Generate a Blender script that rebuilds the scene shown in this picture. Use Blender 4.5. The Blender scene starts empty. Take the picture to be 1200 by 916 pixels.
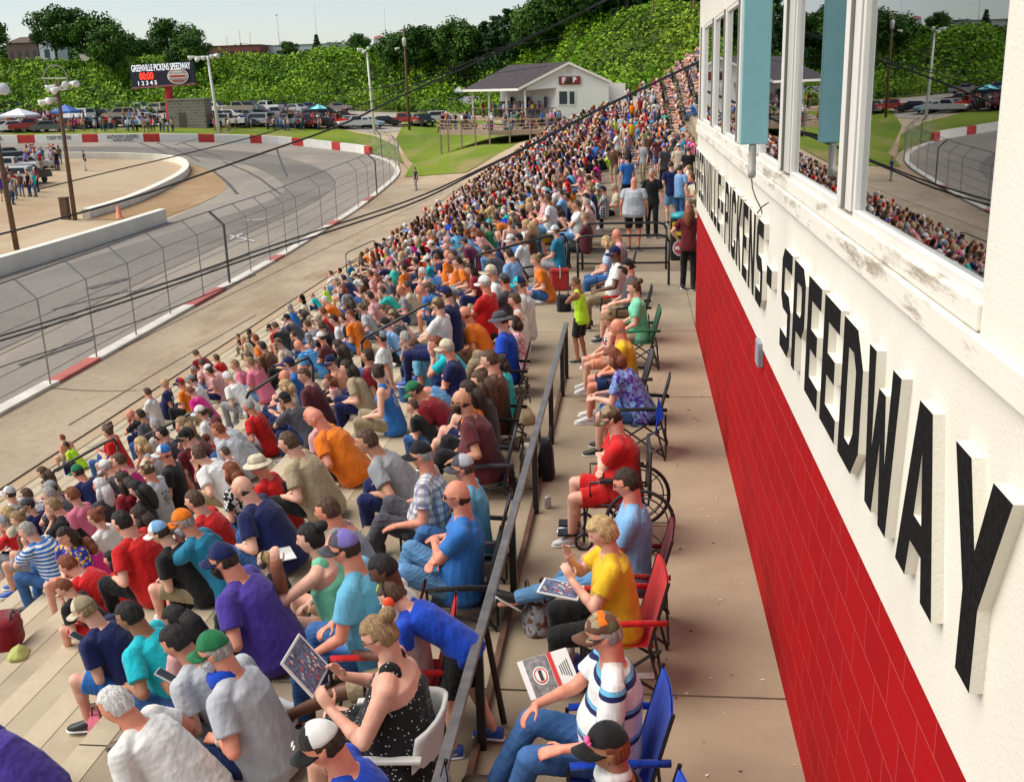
import bpy, bmesh, math, random
import numpy as np
from mathutils import Vector, Matrix, Quaternion
random.seed(7); RS=np.random.RandomState(7)
S=bpy.context.scene; COL=S.collection
R=math.radians
# ------------------------------------------------------------------ camera
PW,PH=1200,916; FPX=1250.0; HC=3.7
_th=math.atan(361.3/1250); _ph=R(1.8); _yaw=math.atan(155.4/(FPX/math.cos(_th)))
_hd=np.array([-math.sin(_yaw),math.cos(_yaw),0.]); FW=_hd*math.cos(_th)+np.array([0,0,-math.sin(_th)])
_r0=np.array([math.cos(_yaw),math.sin(_yaw),0.]); _u0=np.cross(_r0,FW)
RT=_r0*math.cos(_ph)-_u0*math.sin(_ph); UP=_r0*math.sin(_ph)+_u0*math.cos(_ph)
CAM=np.array([0.,0.,HC])
def ray(x,y): return (x-PW/2)/FPX*RT+(PH/2-y)/FPX*UP+FW
def onz(x,y,z):
    d=ray(x,y); return CAM+d*((z-HC)/d[2])
def ony(x,y,Y):
    d=ray(x,y); return CAM+d*(Y/d[1])
def onx(x,y,X):
    d=ray(x,y); return CAM+d*(X/d[0])
def proj(p):
    d=np.asarray(p,float)-CAM; z=d@FW
    return PW/2+FPX*(d@RT)/z, PH/2-FPX*(d@UP)/z, z
cd=bpy.data.cameras.new('camera'); cam=bpy.data.objects.new('camera',cd); COL.objects.link(cam)
cam.matrix_world=Matrix(((RT[0],UP[0],-FW[0],0),(RT[1],UP[1],-FW[1],0),(RT[2],UP[2],-FW[2],HC),(0,0,0,1)))
cd.sensor_width=36; cd.lens=36*FPX/PW; cd.clip_start=.05; cd.clip_end=6000; S.camera=cam
# ------------------------------------------------------------------ terrain
def ss(t):
    t=np.clip(t,0,1); return t*t*(3-2*t)
def G(X,Y):
    X=np.asarray(X,float); Y=np.asarray(Y,float)
    d=np.hypot(X,Y)
    z=-4.0+2.0*ss((-X-24)/40.)*ss((Y-20)/60.)
    z=z+2.4*ss((d-122)/65.)
    # right-hand side beyond the stand climbs towards the back
    z=z+4.0*ss((X+13)/14.)*ss((Y-84)/20.)*(1-ss((d-122)/65.)*.3)+1.7*ss((X+24)/10.)*ss((Y-88)/22.)*(1-ss((d-122)/65.))
    base=198-70*ss((X+35)/45.)
    bank=ss((d-base)/46.)
    top=9.6+1.9*ss((X+85)/35)+2.4*ss((X+45)/40)
    z=z*(1-bank)+bank*top
    z=z-ss((d-300)/600.)*5
    return z
def ong(x,y,tmax=900,off=0.):
    d=ray(x,y); d=d/np.linalg.norm(d); t=8.; pt=t
    while t<tmax:
        p=CAM+d*t
        if p[2]<=G(p[0],p[1])+off:
            a,b=pt,t
            for _ in range(24):
                m=(a+b)/2; p=CAM+d*m
                if p[2]<=G(p[0],p[1])+off: b=m
                else: a=m
            return CAM+d*b
        pt=t; t+=1.0
    return CAM+d*tmax
# ------------------------------------------------------------------ materials
_M={}
def _new(name):
    m=bpy.data.materials.new(name); m.use_nodes=True; nt=m.node_tree
    return m,nt,nt.nodes['Principled BSDF']
def N(nt,t,**k):
    n=nt.nodes.new(t)
    for a,b in k.items():
        if a in n.inputs: n.inputs[a].default_value=b
        else: setattr(n,a,b)
    return n
def mixc(nt,fac,a,b,mode='MIX'):
    n=nt.nodes.new('ShaderNodeMix'); n.data_type='RGBA'; n.blend_type=mode; n.clamp_result=False
    for i,v in ((0,fac),(6,a),(7,b)):
        if hasattr(v,'is_linked') or hasattr(v,'links'): nt.links.new(v,n.inputs[i])
        elif i==0: n.inputs[0].default_value=v
        else: n.inputs[i].default_value=(*v[:3],1)
    return n.outputs[2]
def ramp(nt,src,p0,p1,c0=(0,0,0),c1=(1,1,1)):
    n=nt.nodes.new('ShaderNodeValToRGB'); e=n.color_ramp.elements
    e[0].position=p0; e[1].position=p1; e[0].color=(*c0,1); e[1].color=(*c1,1)
    nt.links.new(src,n.inputs[0]); return n.outputs[0]
def noise(nt,scale,detail=4,rough=.55,vec=None,stretch=None,obj=True):
    n=N(nt,'ShaderNodeTexNoise',Scale=scale,Detail=detail,Roughness=rough)
    tc=nt.nodes.new('ShaderNodeTexCoord'); v=tc.outputs['Object'] if obj else tc.outputs['Generated']
    if stretch:
        mp=nt.nodes.new('ShaderNodeMapping'); mp.inputs['Scale'].default_value=stretch; nt.links.new(v,mp.inputs[0]); v=mp.outputs[0]
    nt.links.new(v,n.inputs['Vector']); return n.outputs[0]
def bump(nt,src,st,dist,b):
    n=N(nt,'ShaderNodeBump',Strength=st,Distance=dist); nt.links.new(src,n.inputs['Height']); nt.links.new(n.outputs[0],b.inputs['Normal'])
def plain(name,c,rough=.6,metal=0,var=.12,scale=6,bst=0,spec=.5):
    k=('p',name,tuple(c),rough)
    if k in _M: return _M[k]
    m,nt,b=_new(name); b.inputs['Roughness'].default_value=rough; b.inputs['Metallic'].default_value=metal
    b.inputs['Specular IOR Level'].default_value=spec
    f=noise(nt,scale); c2=[x*(1-var) for x in c]; c3=[min(1,x*(1+var)+var*.02) for x in c]
    nt.links.new(mixc(nt,ramp(nt,f,.3,.7),c2,c3),b.inputs['Base Color'])
    if bst: bump(nt,noise(nt,scale*6),bst,.01,b)
    _M[k]=m; return m
def emit(name,c,st):
    m,nt,b=_new(name); b.inputs['Base Color'].default_value=(*c,1); b.inputs['Emission Color'].default_value=(*c,1); b.inputs['Emission Strength'].default_value=st; return m
def cloth(c,kind='plain',c2=(1,1,1),c3=None):
    k=('c',tuple(c),kind,tuple(c2),c3)
    if k in _M: return _M[k]
    m,nt,b=_new('cloth'); b.inputs['Roughness'].default_value=.85; b.inputs['Specular IOR Level'].default_value=.2
    b.inputs['Sheen Weight'].default_value=.15
    f=noise(nt,9,5); 
    base=mixc(nt,ramp(nt,f,.3,.75),[x*.82 for x in c],[min(1,x*1.12) for x in c])
    tc=nt.nodes.new('ShaderNodeTexCoord'); sx=nt.nodes.new('ShaderNodeSeparateXYZ'); nt.links.new(tc.outputs['Object'],sx.inputs[0])
    def band(ax,sc,th,ph=0):
        a=N(nt,'ShaderNodeMath',operation='MULTIPLY_ADD'); nt.links.new(sx.outputs[ax],a.inputs[0]); a.inputs[1].default_value=sc; a.inputs[2].default_value=ph
        fr=N(nt,'ShaderNodeMath',operation='FRACT'); nt.links.new(a.outputs[0],fr.inputs[0])
        g=N(nt,'ShaderNodeMath',operation='LESS_THAN'); nt.links.new(fr.outputs[0],g.inputs[0]); g.inputs[1].default_value=th
        return g.outputs[0]
    if kind=='stripe': base=mixc(nt,band(2,22,.42),base,c2)
    if kind=='wide':
        base=mixc(nt,band(2,6.2,.30),base,c2); base=mixc(nt,band(2,6.2,.13,.84),base,c3 or (.25,.6,.95))
    if kind=='plaid':
        base=mixc(nt,band(2,14,.4),base,mixc(nt,.5,base,c2)); base=mixc(nt,band(1,16,.35),base,mixc(nt,.6,base,c2)); base=mixc(nt,band(0,14,.3),base,mixc(nt,.5,base,c3 or c2))
    if kind in('print','dots','camo'):
        v=N(nt,'ShaderNodeTexVoronoi',Scale={'print':34,'dots':42,'camo':26}[kind]); nt.links.new(tc.outputs['Object'],v.inputs['Vector'])
        if kind=='dots': base=mixc(nt,ramp(nt,v.outputs['Distance'],.17,.2,(1,1,1),(0,0,0)),base,c2)
        else:
            sp=nt.nodes.new('ShaderNodeSeparateColor'); nt.links.new(v.outputs['Color'],sp.inputs[0])
            base=mixc(nt,ramp(nt,sp.outputs[0],.5,.52),base,c2)
            if c3: base=mixc(nt,ramp(nt,sp.outputs[1],.62,.64),base,c3)
    if kind=='logo':
        def rng(ax,lo,hi,):
            a=N(nt,'ShaderNodeMath',operation='GREATER_THAN'); nt.links.new(sx.outputs[ax],a.inputs[0]); a.inputs[1].default_value=lo
            g=N(nt,'ShaderNodeMath',operation='LESS_THAN'); nt.links.new(sx.outputs[ax],g.inputs[0]); g.inputs[1].default_value=hi
            q=N(nt,'ShaderNodeMath',operation='MULTIPLY'); nt.links.new(a.outputs[0],q.inputs[0]); nt.links.new(g.outputs[0],q.inputs[1]); return q.outputs[0]
        q=N(nt,'ShaderNodeMath',operation='MULTIPLY'); nt.links.new(rng(1,-.10,.10),q.inputs[0]); nt.links.new(rng(2,.38,.56),q.inputs[1])
        q1=N(nt,'ShaderNodeMath',operation='MULTIPLY'); nt.links.new(q.outputs[0],q1.inputs[0]); nt.links.new(rng(0,-1,.02),q1.inputs[1])
        q2=N(nt,'ShaderNodeMath',operation='MULTIPLY'); nt.links.new(q1.outputs[0],q2.inputs[0]); nt.links.new(ramp(nt,noise(nt,30,1,.5,stretch=(1,1,2.2)),.50,.54),q2.inputs[1]); base=mixc(nt,q2.outputs[0],base,c2)
    nt.links.new(base,b.inputs['Base Color'])
    n1=noise(nt,6.5,2,.45,stretch=(1.9,1.1,.45)); n2=noise(nt,160,2)
    bb=N(nt,'ShaderNodeBump',Strength=.15,Distance=.004); nt.links.new(n2,bb.inputs['Height'])
    b2=N(nt,'ShaderNodeBump',Strength=.5,Distance=.05); nt.links.new(n1,b2.inputs['Height']); nt.links.new(bb.outputs[0],b2.inputs['Normal'])
    nt.links.new(b2.outputs[0],b.inputs['Normal']); _M[k]=m; return m
def denim(c=(.05,.13,.32)):
    k=('d',tuple(c))
    if k in _M: return _M[k]
    m,nt,b=_new('denim'); b.inputs['Roughness'].default_value=.9; b.inputs['Specular IOR Level'].default_value=.15
    f=noise(nt,5,5); g=noise(nt,120,2)
    base=mixc(nt,ramp(nt,f,.35,.72),[x*.82 for x in c],[min(1,x*1.35+.01) for x in c])
    nt.links.new(base,b.inputs['Base Color']); bump(nt,noise(nt,10,2,.5,stretch=(1,1,1.6)),.35,.03,b); _M[k]=m; return m
def skin(c):
    k=('s',tuple(c))
    if k in _M: return _M[k]
    m,nt,b=_new('skin'); b.inputs['Roughness'].default_value=.5; b.inputs['Specular IOR Level'].default_value=.4
    b.inputs['Subsurface Weight'].default_value=0
    f=noise(nt,11,4); nt.links.new(mixc(nt,ramp(nt,f,.35,.7),[c[0]*.95,c[1]*.8,c[2]*.78],[min(1,x*1.1) for x in c]),b.inputs['Base Color'])
    bump(nt,noise(nt,60,3),.15,.004,b); _M[k]=m; return m
def hairm(c):
    k=('h',tuple(c))
    if k in _M: return _M[k]
    m,nt,b=_new('hair'); b.inputs['Roughness'].default_value=.55; b.inputs['Specular IOR Level'].default_value=.35
    f=noise(nt,95,4,.65,stretch=(1,1,.16)); g=noise(nt,9,3); nt.links.new(mixc(nt,ramp(nt,g,.3,.7),mixc(nt,ramp(nt,f,.3,.7),[x*.35 for x in c],[min(1,x*1.5) for x in c]),mixc(nt,ramp(nt,f,.3,.7),[x*.6 for x in c],[min(1,x*2.0+.01) for x in c])),b.inputs['Base Color'])
    bump(nt,f,1.0,.012,b); _M[k]=m; return m
# ------------------------------------------------------------------ object helpers
def tag(o,label=None,cat=None,group=None,kind=None):
    for k,v in (('label',label),('category',cat),('group',group),('kind',kind)):
        if v: o[k]=v
    return o
def empty(name,loc=(0,0,0),rz=0,label=None,cat=None,group=None):
    o=bpy.data.objects.new(name,None); COL.objects.link(o); o.location=loc; o.rotation_euler=(0,0,rz); o.empty_display_size=.2
    return tag(o,label,cat,group)
class MB:
    def __init__(s): s.v=[]; s.f=[]; s.m=[]; s.n=0
    def add(s,v,f,m=0):
        s.v.extend([tuple(map(float,p)) for p in v]); s.f.extend([tuple(int(i)+s.n for i in q) for q in f]); s.m.extend([m]*len(f)); s.n+=len(v); return s
    def box(s,c,d,m=0,rz=0,rx=0,ry=0):
        a,b,e=[x/2 for x in d]; P=np.array([(x,y,z) for x in(-a,a) for y in(-b,b) for z in(-e,e)])
        M=np.array(Matrix.Rotation(rz,3,'Z')@Matrix.Rotation(ry,3,'Y')@Matrix.Rotation(rx,3,'X')); P=P@M.T+np.array(c)
        return s.add(P,[(0,1,3,2),(4,6,7,5),(0,4,5,1),(2,3,7,6),(0,2,6,4),(1,5,7,3)],m)
    def tube(s,pts,r,n=8,m=0,cap=True,flat=None):
        pts=[np.array(p,float) for p in pts]; k=len(pts); rr=r if hasattr(r,'__len__') else [r]*k
        V=[];prev=None
        for i,p in enumerate(pts):
            t=pts[min(i+1,k-1)]-pts[max(i-1,0)]; t=t/(np.linalg.norm(t)+1e-9)
            if prev is None:
                a=np.array([0,0,1.]) if abs(t[2])<.9 else np.array([1.,0,0]); u=np.cross(t,a)
            else: u=prev-t*(prev@t)
            u=u/(np.linalg.norm(u)+1e-9); w=np.cross(t,u); prev=u
            for j in range(n):
                an=2*math.pi*j/n; V.append(p+rr[i]*(math.cos(an)*u+math.sin(an)*w))
        F=[(i*n+j,i*n+(j+1)%n,(i+1)*n+(j+1)%n,(i+1)*n+j) for i in range(k-1) for j in range(n)]
        if cap: F.append(tuple(range(n))[::-1]); F.append(tuple((k-1)*n+j for j in range(n)))
        return s.add(V,F,m)
    def sphere(s,c,r,nu=12,nv=8,m=0):
        r=r if hasattr(r,'__len__') else (r,r,r); V=[];F=[]
        for i in range(nv+1):
            a=math.pi*i/nv
            for j in range(nu):
                b=2*math.pi*j/nu; V.append((c[0]+r[0]*math.sin(a)*math.cos(b),c[1]+r[1]*math.sin(a)*math.sin(b),c[2]+r[2]*math.cos(a)))
        for i in range(nv):
            for j in range(nu): F.append((i*nu+j,(i+1)*nu+j,(i+1)*nu+(j+1)%nu,i*nu+(j+1)%nu))
        return s.add(V,F,m)
    def prism(s,poly,z0,z1,m=0):
        n=len(poly); V=[(x,y,z0) for x,y in poly]+[(x,y,z1) for x,y in poly]
        return s.add(V,[tuple(range(n))[::-1],tuple(range(n,2*n))]+[(i,(i+1)%n,n+(i+1)%n,n+i) for i in range(n)],m)
    def lathe(s,prof,c=(0,0,0),n=16,m=0):
        V=[(c[0]+r*math.cos(2*math.pi*j/n),c[1]+r*math.sin(2*math.pi*j/n),c[2]+z) for r,z in prof for j in range(n)]
        F=[(i*n+j,i*n+(j+1)%n,(i+1)*n+(j+1)%n,(i+1)*n+j) for i in range(len(prof)-1) for j in range(n)]
        F.append(tuple(range(n))[::-1]); F.append(tuple((len(prof)-1)*n+j for j in range(n)))
        return s.add(V,F,m)
    def mesh(s,name,mats,smooth=False):
        me=bpy.data.meshes.new(name); me.from_pydata(s.v,[],s.f)
        for mm in (mats if isinstance(mats,(list,tuple)) else [mats]): me.materials.append(mm)
        me.polygons.foreach_set('material_index',s.m)
        if smooth: me.polygons.foreach_set('use_smooth',[True]*len(s.f))
        me.update(); return me
    def obj(s,name,mats,parent=None,smooth=False,bevel=0,**k):
        o=bpy.data.objects.new(name,s.mesh(name,mats,smooth)); COL.objects.link(o); o.parent=parent
        if bevel:
            b=o.modifiers.new('b','BEVEL'); b.width=bevel; b.segments=2; b.limit_method='ANGLE'
        return tag(o,**k)
def copy_tree(o,parent=None,skip=()):
    c=o.copy(); COL.objects.link(c); c.parent=parent
    for ch in list(o.children):
        copy_tree(ch,c)
    return c
def grid_sheet(name,polys,off,mat,step=1.5,kind='structure',zf=None,parent=None):
    """sheet over the terrain: list of rows of world (x,y) points, quads between rows"""
# ------------------------------------------------------------------ people
def _nrm(v): v=np.asarray(v,float); return v/(np.linalg.norm(v)+1e-9)
def _basis(t,side):
    t=_nrm(t); s=np.array(side,float); s=s-t*(s@t)
    if np.linalg.norm(s)<1e-3: s=np.array([1.,0,0])-t*t[0]
    s=_nrm(s); return t,s,np.cross(t,s)
def capsule(mb,p0,p1,r0,r1,side=(0,1,0),k=(1,1),n=12,e0=1,e1=1,m=0):
    """tapered limb, rounded ends (e=0 flat end); k scales the section along side / across"""
    p0=np.array(p0,float); p1=np.array(p1,float); t,s,w=_basis(p1-p0,side); V=[];rings=[]
    if e0: rings+= [(p0-t*r0*math.sin(a),r0*math.cos(a)) for a in (1.45,1.1,.6)]
    rings+=[(p0,r0),(p0*.5+p1*.5,(r0+r1)/2),(p1,r1)]
    if e1: rings+= [(p1+t*r1*math.sin(a),r1*math.cos(a)) for a in (.6,1.1,1.45)]
    for c,r in rings:
        for j in range(n):
            a=2*math.pi*j/n; V.append(c+r*(k[0]*math.cos(a)*s+k[1]*math.sin(a)*w))
    q=len(rings); F=[(i*n+j,i*n+(j+1)%n,(i+1)*n+(j+1)%n,(i+1)*n+j) for i in range(q-1) for j in range(n)]
    F.append(tuple(range(n))[::-1]); F.append(tuple((q-1)*n+j for j in range(n))); mb.add(V,F,m)
def loft(mb,st,n=20,m=0,e=2.2):
    """st: list of (centre, halfwidth_y, halfdepth, tangent)"""
    V=[]
    for c,hy,hx,t in st:
        t,s,w=_basis(t,(0,1,0)); w=-w
        for j in range(n):
            a=2*math.pi*j/n; ca,sa=math.cos(a),math.sin(a)
            f=(abs(ca)**e+abs(sa)**e)**(-1/e)
            V.append(np.array(c)+f*(hy*ca*s+hx*sa*w))
    q=len(st); F=[(i*n+j,i*n+(j+1)%n,(i+1)*n+(j+1)%n,(i+1)*n+j) for i in range(q-1) for j in range(n)]
    F.append(tuple(range(n))[::-1]); F.append(tuple((q-1)*n+j for j in range(n))); mb.add(V,F,m)
def ik(a,b,l0,l1,pole):
    a=np.array(a,float); b=np.array(b,float); d=b-a; L=np.linalg.norm(d); mx=(l0+l1)*.995
    if L>mx: d=d*mx/L; b=a+d; L=mx
    L=max(L,abs(l0-l1)+.02); t=_nrm(d); x=(l0*l0-l1*l1+L*L)/(2*L); h=math.sqrt(max(l0*l0-x*x,0))
    p=np.array(pole,float); p=_nrm(p-t*(p@t)); return a+t*x+p*h, b
HEAD=(.096,.077,.114)
def head_pts(nu=36,nv=26):
    V=[]
    for i in range(nv+1):
        a=math.pi*i/nv
        for j in range(nu):
            b=2*math.pi*j/nu; d=np.array([math.sin(a)*math.cos(b),math.sin(a)*math.sin(b),math.cos(a)])
            x,y,z=d*np.array(HEAD)
            if z<0:
                q=-z/HEAD[2]; y*=1-.30*q**1.5; x=x*(1-.12*q) if x>0 else x*(1-.45*q)
                if x>0: x+=.012*math.exp(-((z+.095)/.02)**2-(y/.03)**2)
            if x>.04:
                x-=.010*math.exp(-((z-.008)/.016)**2-((abs(y)-.031)/.017)**2)
                x+=.007*math.exp(-((z-.03)/.012)**2)*math.exp(-(y/.05)**2)
                x+=.024*math.exp(-((z+.026)/.013)**2-(y/.0125)**2)+.014*math.exp(-((z+.006)/.02)**2-(y/.010)**2)
                x+=.006*math.exp(-((z+.060)/.010)**2-(y/.022)**2)
                x-=.005*math.exp(-((z+.048)/.006)**2-(y/.02)**2)
            V.append((x,y,z))
    F=[(i*nu+j,(i+1)*nu+j,(i+1)*nu+(j+1)%nu,i*nu+(j+1)%nu) for i in range(nv) for j in range(nu)]
    return np.array(V),F
_HP=head_pts()
def hand(mb,w,d,nrm,side,curl=.5,n=6,m=0,thumb=1,sc=1.0,full=True):
    """w wrist, d direction, nrm palm normal (fingers curl toward it), side = thumb side"""
    d=_nrm(d); nrm=_nrm(np.array(nrm)-d*(np.array(nrm)@d)); s=np.cross(d,nrm); s=s*np.sign(s@np.array(side)+1e-6)
    w=np.array(w,float); pe=w+d*.085*sc
    capsule(mb,w,w+d*.07*sc,.030*sc,.038*sc,side=s,k=(1,.42),n=10,m=m)
    for i,(o,L) in enumerate(((.030,.070),(.010,.079),(-.010,.074),(-.029,.058))):
        p=w+d*.082*sc+s*o*sc; a=curl*.55
        for q in range(3 if full else 1):
            seg=L*(.45,.32,.25)[q]*sc if full else L*sc
            dd=d*math.cos(a)+nrm*math.sin(a); pn=p+dd*seg
            capsule(mb,p,pn,.0088*sc*(1-.08*q),.0088*sc*(1-.08*(q+1)),side=s,n=n,m=m); p=pn; a+=curl
    p=w+d*.02*sc+s*.030*sc+nrm*.008*sc; dd=_nrm(d*.75+s*.65+nrm*.35)
    for q in range(2):
        pn=p+dd*(.042-.008*q)*sc; capsule(mb,p,pn,.0115*sc-.001*q,.0100*sc,side=nrm,n=n,m=m); p=pn; dd=_nrm(dd-s*.45+d*.2+nrm*.1)
def remesh(mb,vox,mats,smooth=2,name='body',wr=0.,seed=0,colour=None):
    me=bpy.data.meshes.new('t'); me.from_pydata(mb.v,[],mb.f); me.update()
    bm=bmesh.new(); bm.from_mesh(me); bmesh.ops.recalc_face_normals(bm,faces=bm.faces); bm.to_mesh(me); bm.free()
    o=bpy.data.objects.new('t',me); COL.objects.link(o)
    r=o.modifiers.new('r','REMESH'); r.mode='VOXEL'; r.voxel_size=vox; r.adaptivity=0
    if smooth:
        s=o.modifiers.new('s','SMOOTH'); s.iterations=smooth; s.factor=.5
    dg=bpy.context.evaluated_depsgraph_get(); out=bpy.data.meshes.new_from_object(o.evaluated_get(dg),depsgraph=dg); out.name=name
    bpy.data.objects.remove(o); bpy.data.meshes.remove(me)
    nv=len(out.vertices); co=np.empty(nv*3,'f'); out.vertices.foreach_get('co',co); co=co.reshape(-1,3)
    if wr:
        no=np.empty(nv*3,'f'); out.vertices.foreach_get('normal',no); no=no.reshape(-1,3); rs=np.random.RandomState(seed)
        h=np.zeros(nv)
        for q in range(6):
            k=rs.normal(size=3)*(9+5*q); k[2]*=1.8; m_=ss(np.sin(co@(rs.normal(size=3)*7)+rs.rand()*6)*.5+.5); h+=m_*((1-np.abs(np.sin(co@k+1.2*np.sin(co@(rs.normal(size=3)*6))+rs.rand()*6)))**2.2*2.2-.7)
        co=co+no*(h*wr/2.2)[:,None]; out.vertices.foreach_set('co',co.astype('f').ravel())
    out.materials.clear()
    for mm in mats: out.materials.append(mm)
    nf=len(out.polygons); mi=np.zeros(nf,'i')
    if colour is not None:
        c=np.empty(nf*3,'f'); out.polygons.foreach_get('center',c); c=c.reshape(-1,3); mi=colour(c).astype('i')
    out.polygons.foreach_set('material_index',mi)
    out.polygons.foreach_set('use_smooth',np.ones(nf,bool)); out.update(); return out
def shell(fr,scale,keep,inner=.80,nu=40,nv=28,wob=0.,seed=0,fn=None):
    """closed shell over the skull: outside where keep(d)>0, tucked inside the head elsewhere"""
    rs=np.random.RandomState(seed); ph=rs.rand(6)*6; V=[]
    for i in range(nv+1):
        a=math.pi*i/nv
        for j in range(nu):
            b=2*math.pi*j/nu; d=np.array([math.sin(a)*math.cos(b),math.sin(a)*math.sin(b),math.cos(a)])
            t=float(ss((keep(d)+.06)/.12)); r=inner+(scale-inner)*t
            if wob: r+=t*wob*(math.sin(9*d[0]+ph[0]+5*d[2])*math.sin(8*d[1]+ph[1])+.6*math.sin(17*d[2]+ph[2]+11*d[1])*math.sin(15*d[0]+ph[3])+.4*math.sin(31*d[0]+ph[4])*math.sin(29*d[1]+ph[5]))
            p=d*np.array(HEAD)*r
            if fn: p=fn(p,d,t)
            V.append(p)
    F=[(i*nu+j,(i+1)*nu+j,(i+1)*nu+(j+1)%nu,i*nu+(j+1)%nu) for i in range(nv) for j in range(nu)]
    return V,F
_HM={}
def hair_mesh(style):
    if style in _HM: return _HM[style]
    mb=MB(); m0=plain('hairslot',(.1,.06,.03))
    if style in('short','curly','long','bun','pony','bob','crew'):
        sc={'short':1.09,'curly':1.22,'long':1.14,'bun':1.10,'pony':1.10,'bob':1.18,'crew':1.05}[style]
        low={'short':-.38,'curly':-.55,'crew':-.25}.get(style,-.5)
        def keep(d):
            f=d[2]-(.42+.10*abs(d[1])) if d[0]>.25 else (d[2]-low-.25*max(0,d[0]+.1) if abs(d[1])<.9 or d[0]<-.1 else d[2]-.02)
            if d[0]>-.15 and d[0]<=.25 and abs(d[1])>.5: f=min(f,d[2]-.05 if style not in('long','bob','curly') else d[2]+.55)
            return f
        V,F=shell(None,sc,keep,wob={'curly':.05,'short':.034,'crew':.012,'long':.03,'bob':.034}.get(style,.024),seed=3); mb.add(V,F)
        if style=='long':
            mb.tube([(-.05,0,.02),(-.095,0,-.08),(-.11,0,-.18),(-.105,0,-.28),(-.10,0,-.36)],[.075,.085,.08,.062,.02],n=12)
            for sy in(-1,1): mb.tube([(-.02,sy*.06,.0),(-.03,sy*.085,-.09),(-.05,sy*.085,-.19),(-.06,sy*.07,-.28)],[.035,.038,.036,.012],n=8)
        if style=='bob':
            mb.tube([(-.03,0,.0),(-.06,0,-.08),(-.065,0,-.15)],[.085,.09,.06],n=12)
            for sy in(-1,1): mb.tube([(0,sy*.06,.02),(.01,sy*.082,-.06),(.0,sy*.075,-.13)],[.035,.036,.016],n=8)
        if style=='bun': mb.sphere((-.10,0,.085),(.05,.05,.045),12,8)
        if style=='pony': mb.tube([(-.10,0,.05),(-.15,0,.03),(-.175,0,-.06),(-.16,0,-.17),(-.15,0,-.22)],[.028,.036,.038,.026,.006],n=9)
    if style=='fringe':
        V,F=shell(None,1.035,lambda d:min(.22-d[2]+.5*d[0],d[2]+.62,-.12-d[0]),wob=.010,seed=4); mb.add(V,F)
    if style=='beard':
        V,F=shell(None,1.10,lambda d:min(-.36-d[2]+.25*abs(d[1]),d[0]-.15),wob=.03,seed=5,fn=lambda p,d,t:p*np.array([1,1,1])+np.array([.012*t,0,-.012*t])); mb.add(V,F)
    me=mb.mesh('hair_'+style,m0,True); _HM[style]=me; return me
def cap_mesh(kind):
    if kind in _HM: return _HM[kind]
    mb=MB(); ms=[plain('capslot',(.1,.1,.1)),plain('capslot',(.1,.1,.1))]
    if kind in('cap','capback','visorup'):
        V,F=shell(None,1.16,lambda d:d[2]-.20-.06*d[0],inner=.82,fn=lambda p,d,t:p+np.array([0,0,.010*t]))
        base=mb.n; mb.add(V,F)
        for i,f in enumerate(mb.f):
            c=np.mean([mb.v[q] for q in f],axis=0); mb.m[i]=1 if c[0]<.015 else 0
        sg=1 if kind=='cap' else -1; P=[];F=[];nn=14
        for k in range(nn+1):
            a=(k/nn-.5)*math.pi*.92; ca,sa=math.cos(a),math.sin(a)
            for (rx,ry,z) in ((.098,.082,.034),(.185,.078,.030)):
                x=rx*ca if rx<.15 else .075+.115*ca; y=ry*sa; zz=z-.035*(y/.08)**2-(.018 if rx>.15 else 0)
                P.append((sg*x,y,zz+.004)); P.append((sg*x,y,zz-.003))
        for k in range(nn):
            b=4*k; F+=[(b,b+2,b+6,b+4),(b+1,b+5,b+7,b+3),(b+2,b+3,b+7,b+6),(b,b+4,b+5,b+1)]
        F+=[(0,1,3,2),(4*nn,4*nn+2,4*nn+3,4*nn+1)]; mb.add(P,F,0); mb.sphere((0,0,.143),(.008,.008,.005),8,4,1)
    if kind=='hat':
        V,F=shell(None,1.18,lambda d:d[2]-.22,fn=lambda p,d,t:p*np.array([1,1,1])+np.array([0,0,.018*t*(d[2]<.8)])); mb.add(V,F)
        mb.lathe([(.085,.045),(.12,.036),(.168,.018),(.17,.014),(.12,.030),(.085,.038)],n=28,m=1)
    mb.v=[(x*.93,y*.93,z*.925) for x,y,z in mb.v]
    me=mb.mesh('hat_'+kind,ms,True); _HM[kind]=me; return me
def muffs_mesh():
    if 'mf' in _HM: return _HM['mf']
    mb=MB(); 
    for sy in(-1,1): mb.sphere((0,sy*.098,-.010),(.042,.032,.052),14,10)
    mb.tube([(0,.10*math.sin(a),.02+.115*math.cos(a)) for a in np.linspace(-1.35,1.35,13)],.008,n=6,m=1)
    _HM['mf']=mb.mesh('ear_muffs',[plain('mf',(.9,.08,.02)),plain('mfb',(.02,.02,.02))],True); return _HM['mf']
def glasses_mesh():
    if 'gl' in _HM: return _HM['gl']
    mb=MB()
    for sy in(-1,1):
        mb.tube([(.094+.0*math.cos(a),sy*.031+.019*math.cos(a),.009+.014*math.sin(a)) for a in np.linspace(0,2*math.pi,13)],.0022,n=5,cap=False)
        mb.tube([(.092,sy*.048,.012),(.055,sy*.074,.012),(.0,sy*.079,.008)],.0028,n=5)
    mb.tube([(.104,-.012,.012),(.107,0,.014),(.104,.012,.012)],.002,n=5)
    _HM['gl']=mb.mesh('glasses',plain('frame',(.02,.015,.015),.3),True); return _HM['gl']
def shade_mesh():
    if 'sh' in _HM: return _HM['sh']
    mb=MB()
    for sy in(-1,1):
        mb.sphere((.091,sy*.031,.007),(.006,.022,.017),12,8); mb.tube([(.092,sy*.048,.012),(.055,sy*.075,.012),(.0,sy*.079,.008)],.003,n=5)
    mb.tube([(.104,-.012,.012),(.107,0,.014),(.104,.012,.012)],.0025,n=5)
    _HM['sh']=mb.mesh('sunglasses',plain('lens',(.01,.01,.012),.15),True); return _HM['sh']
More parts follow.
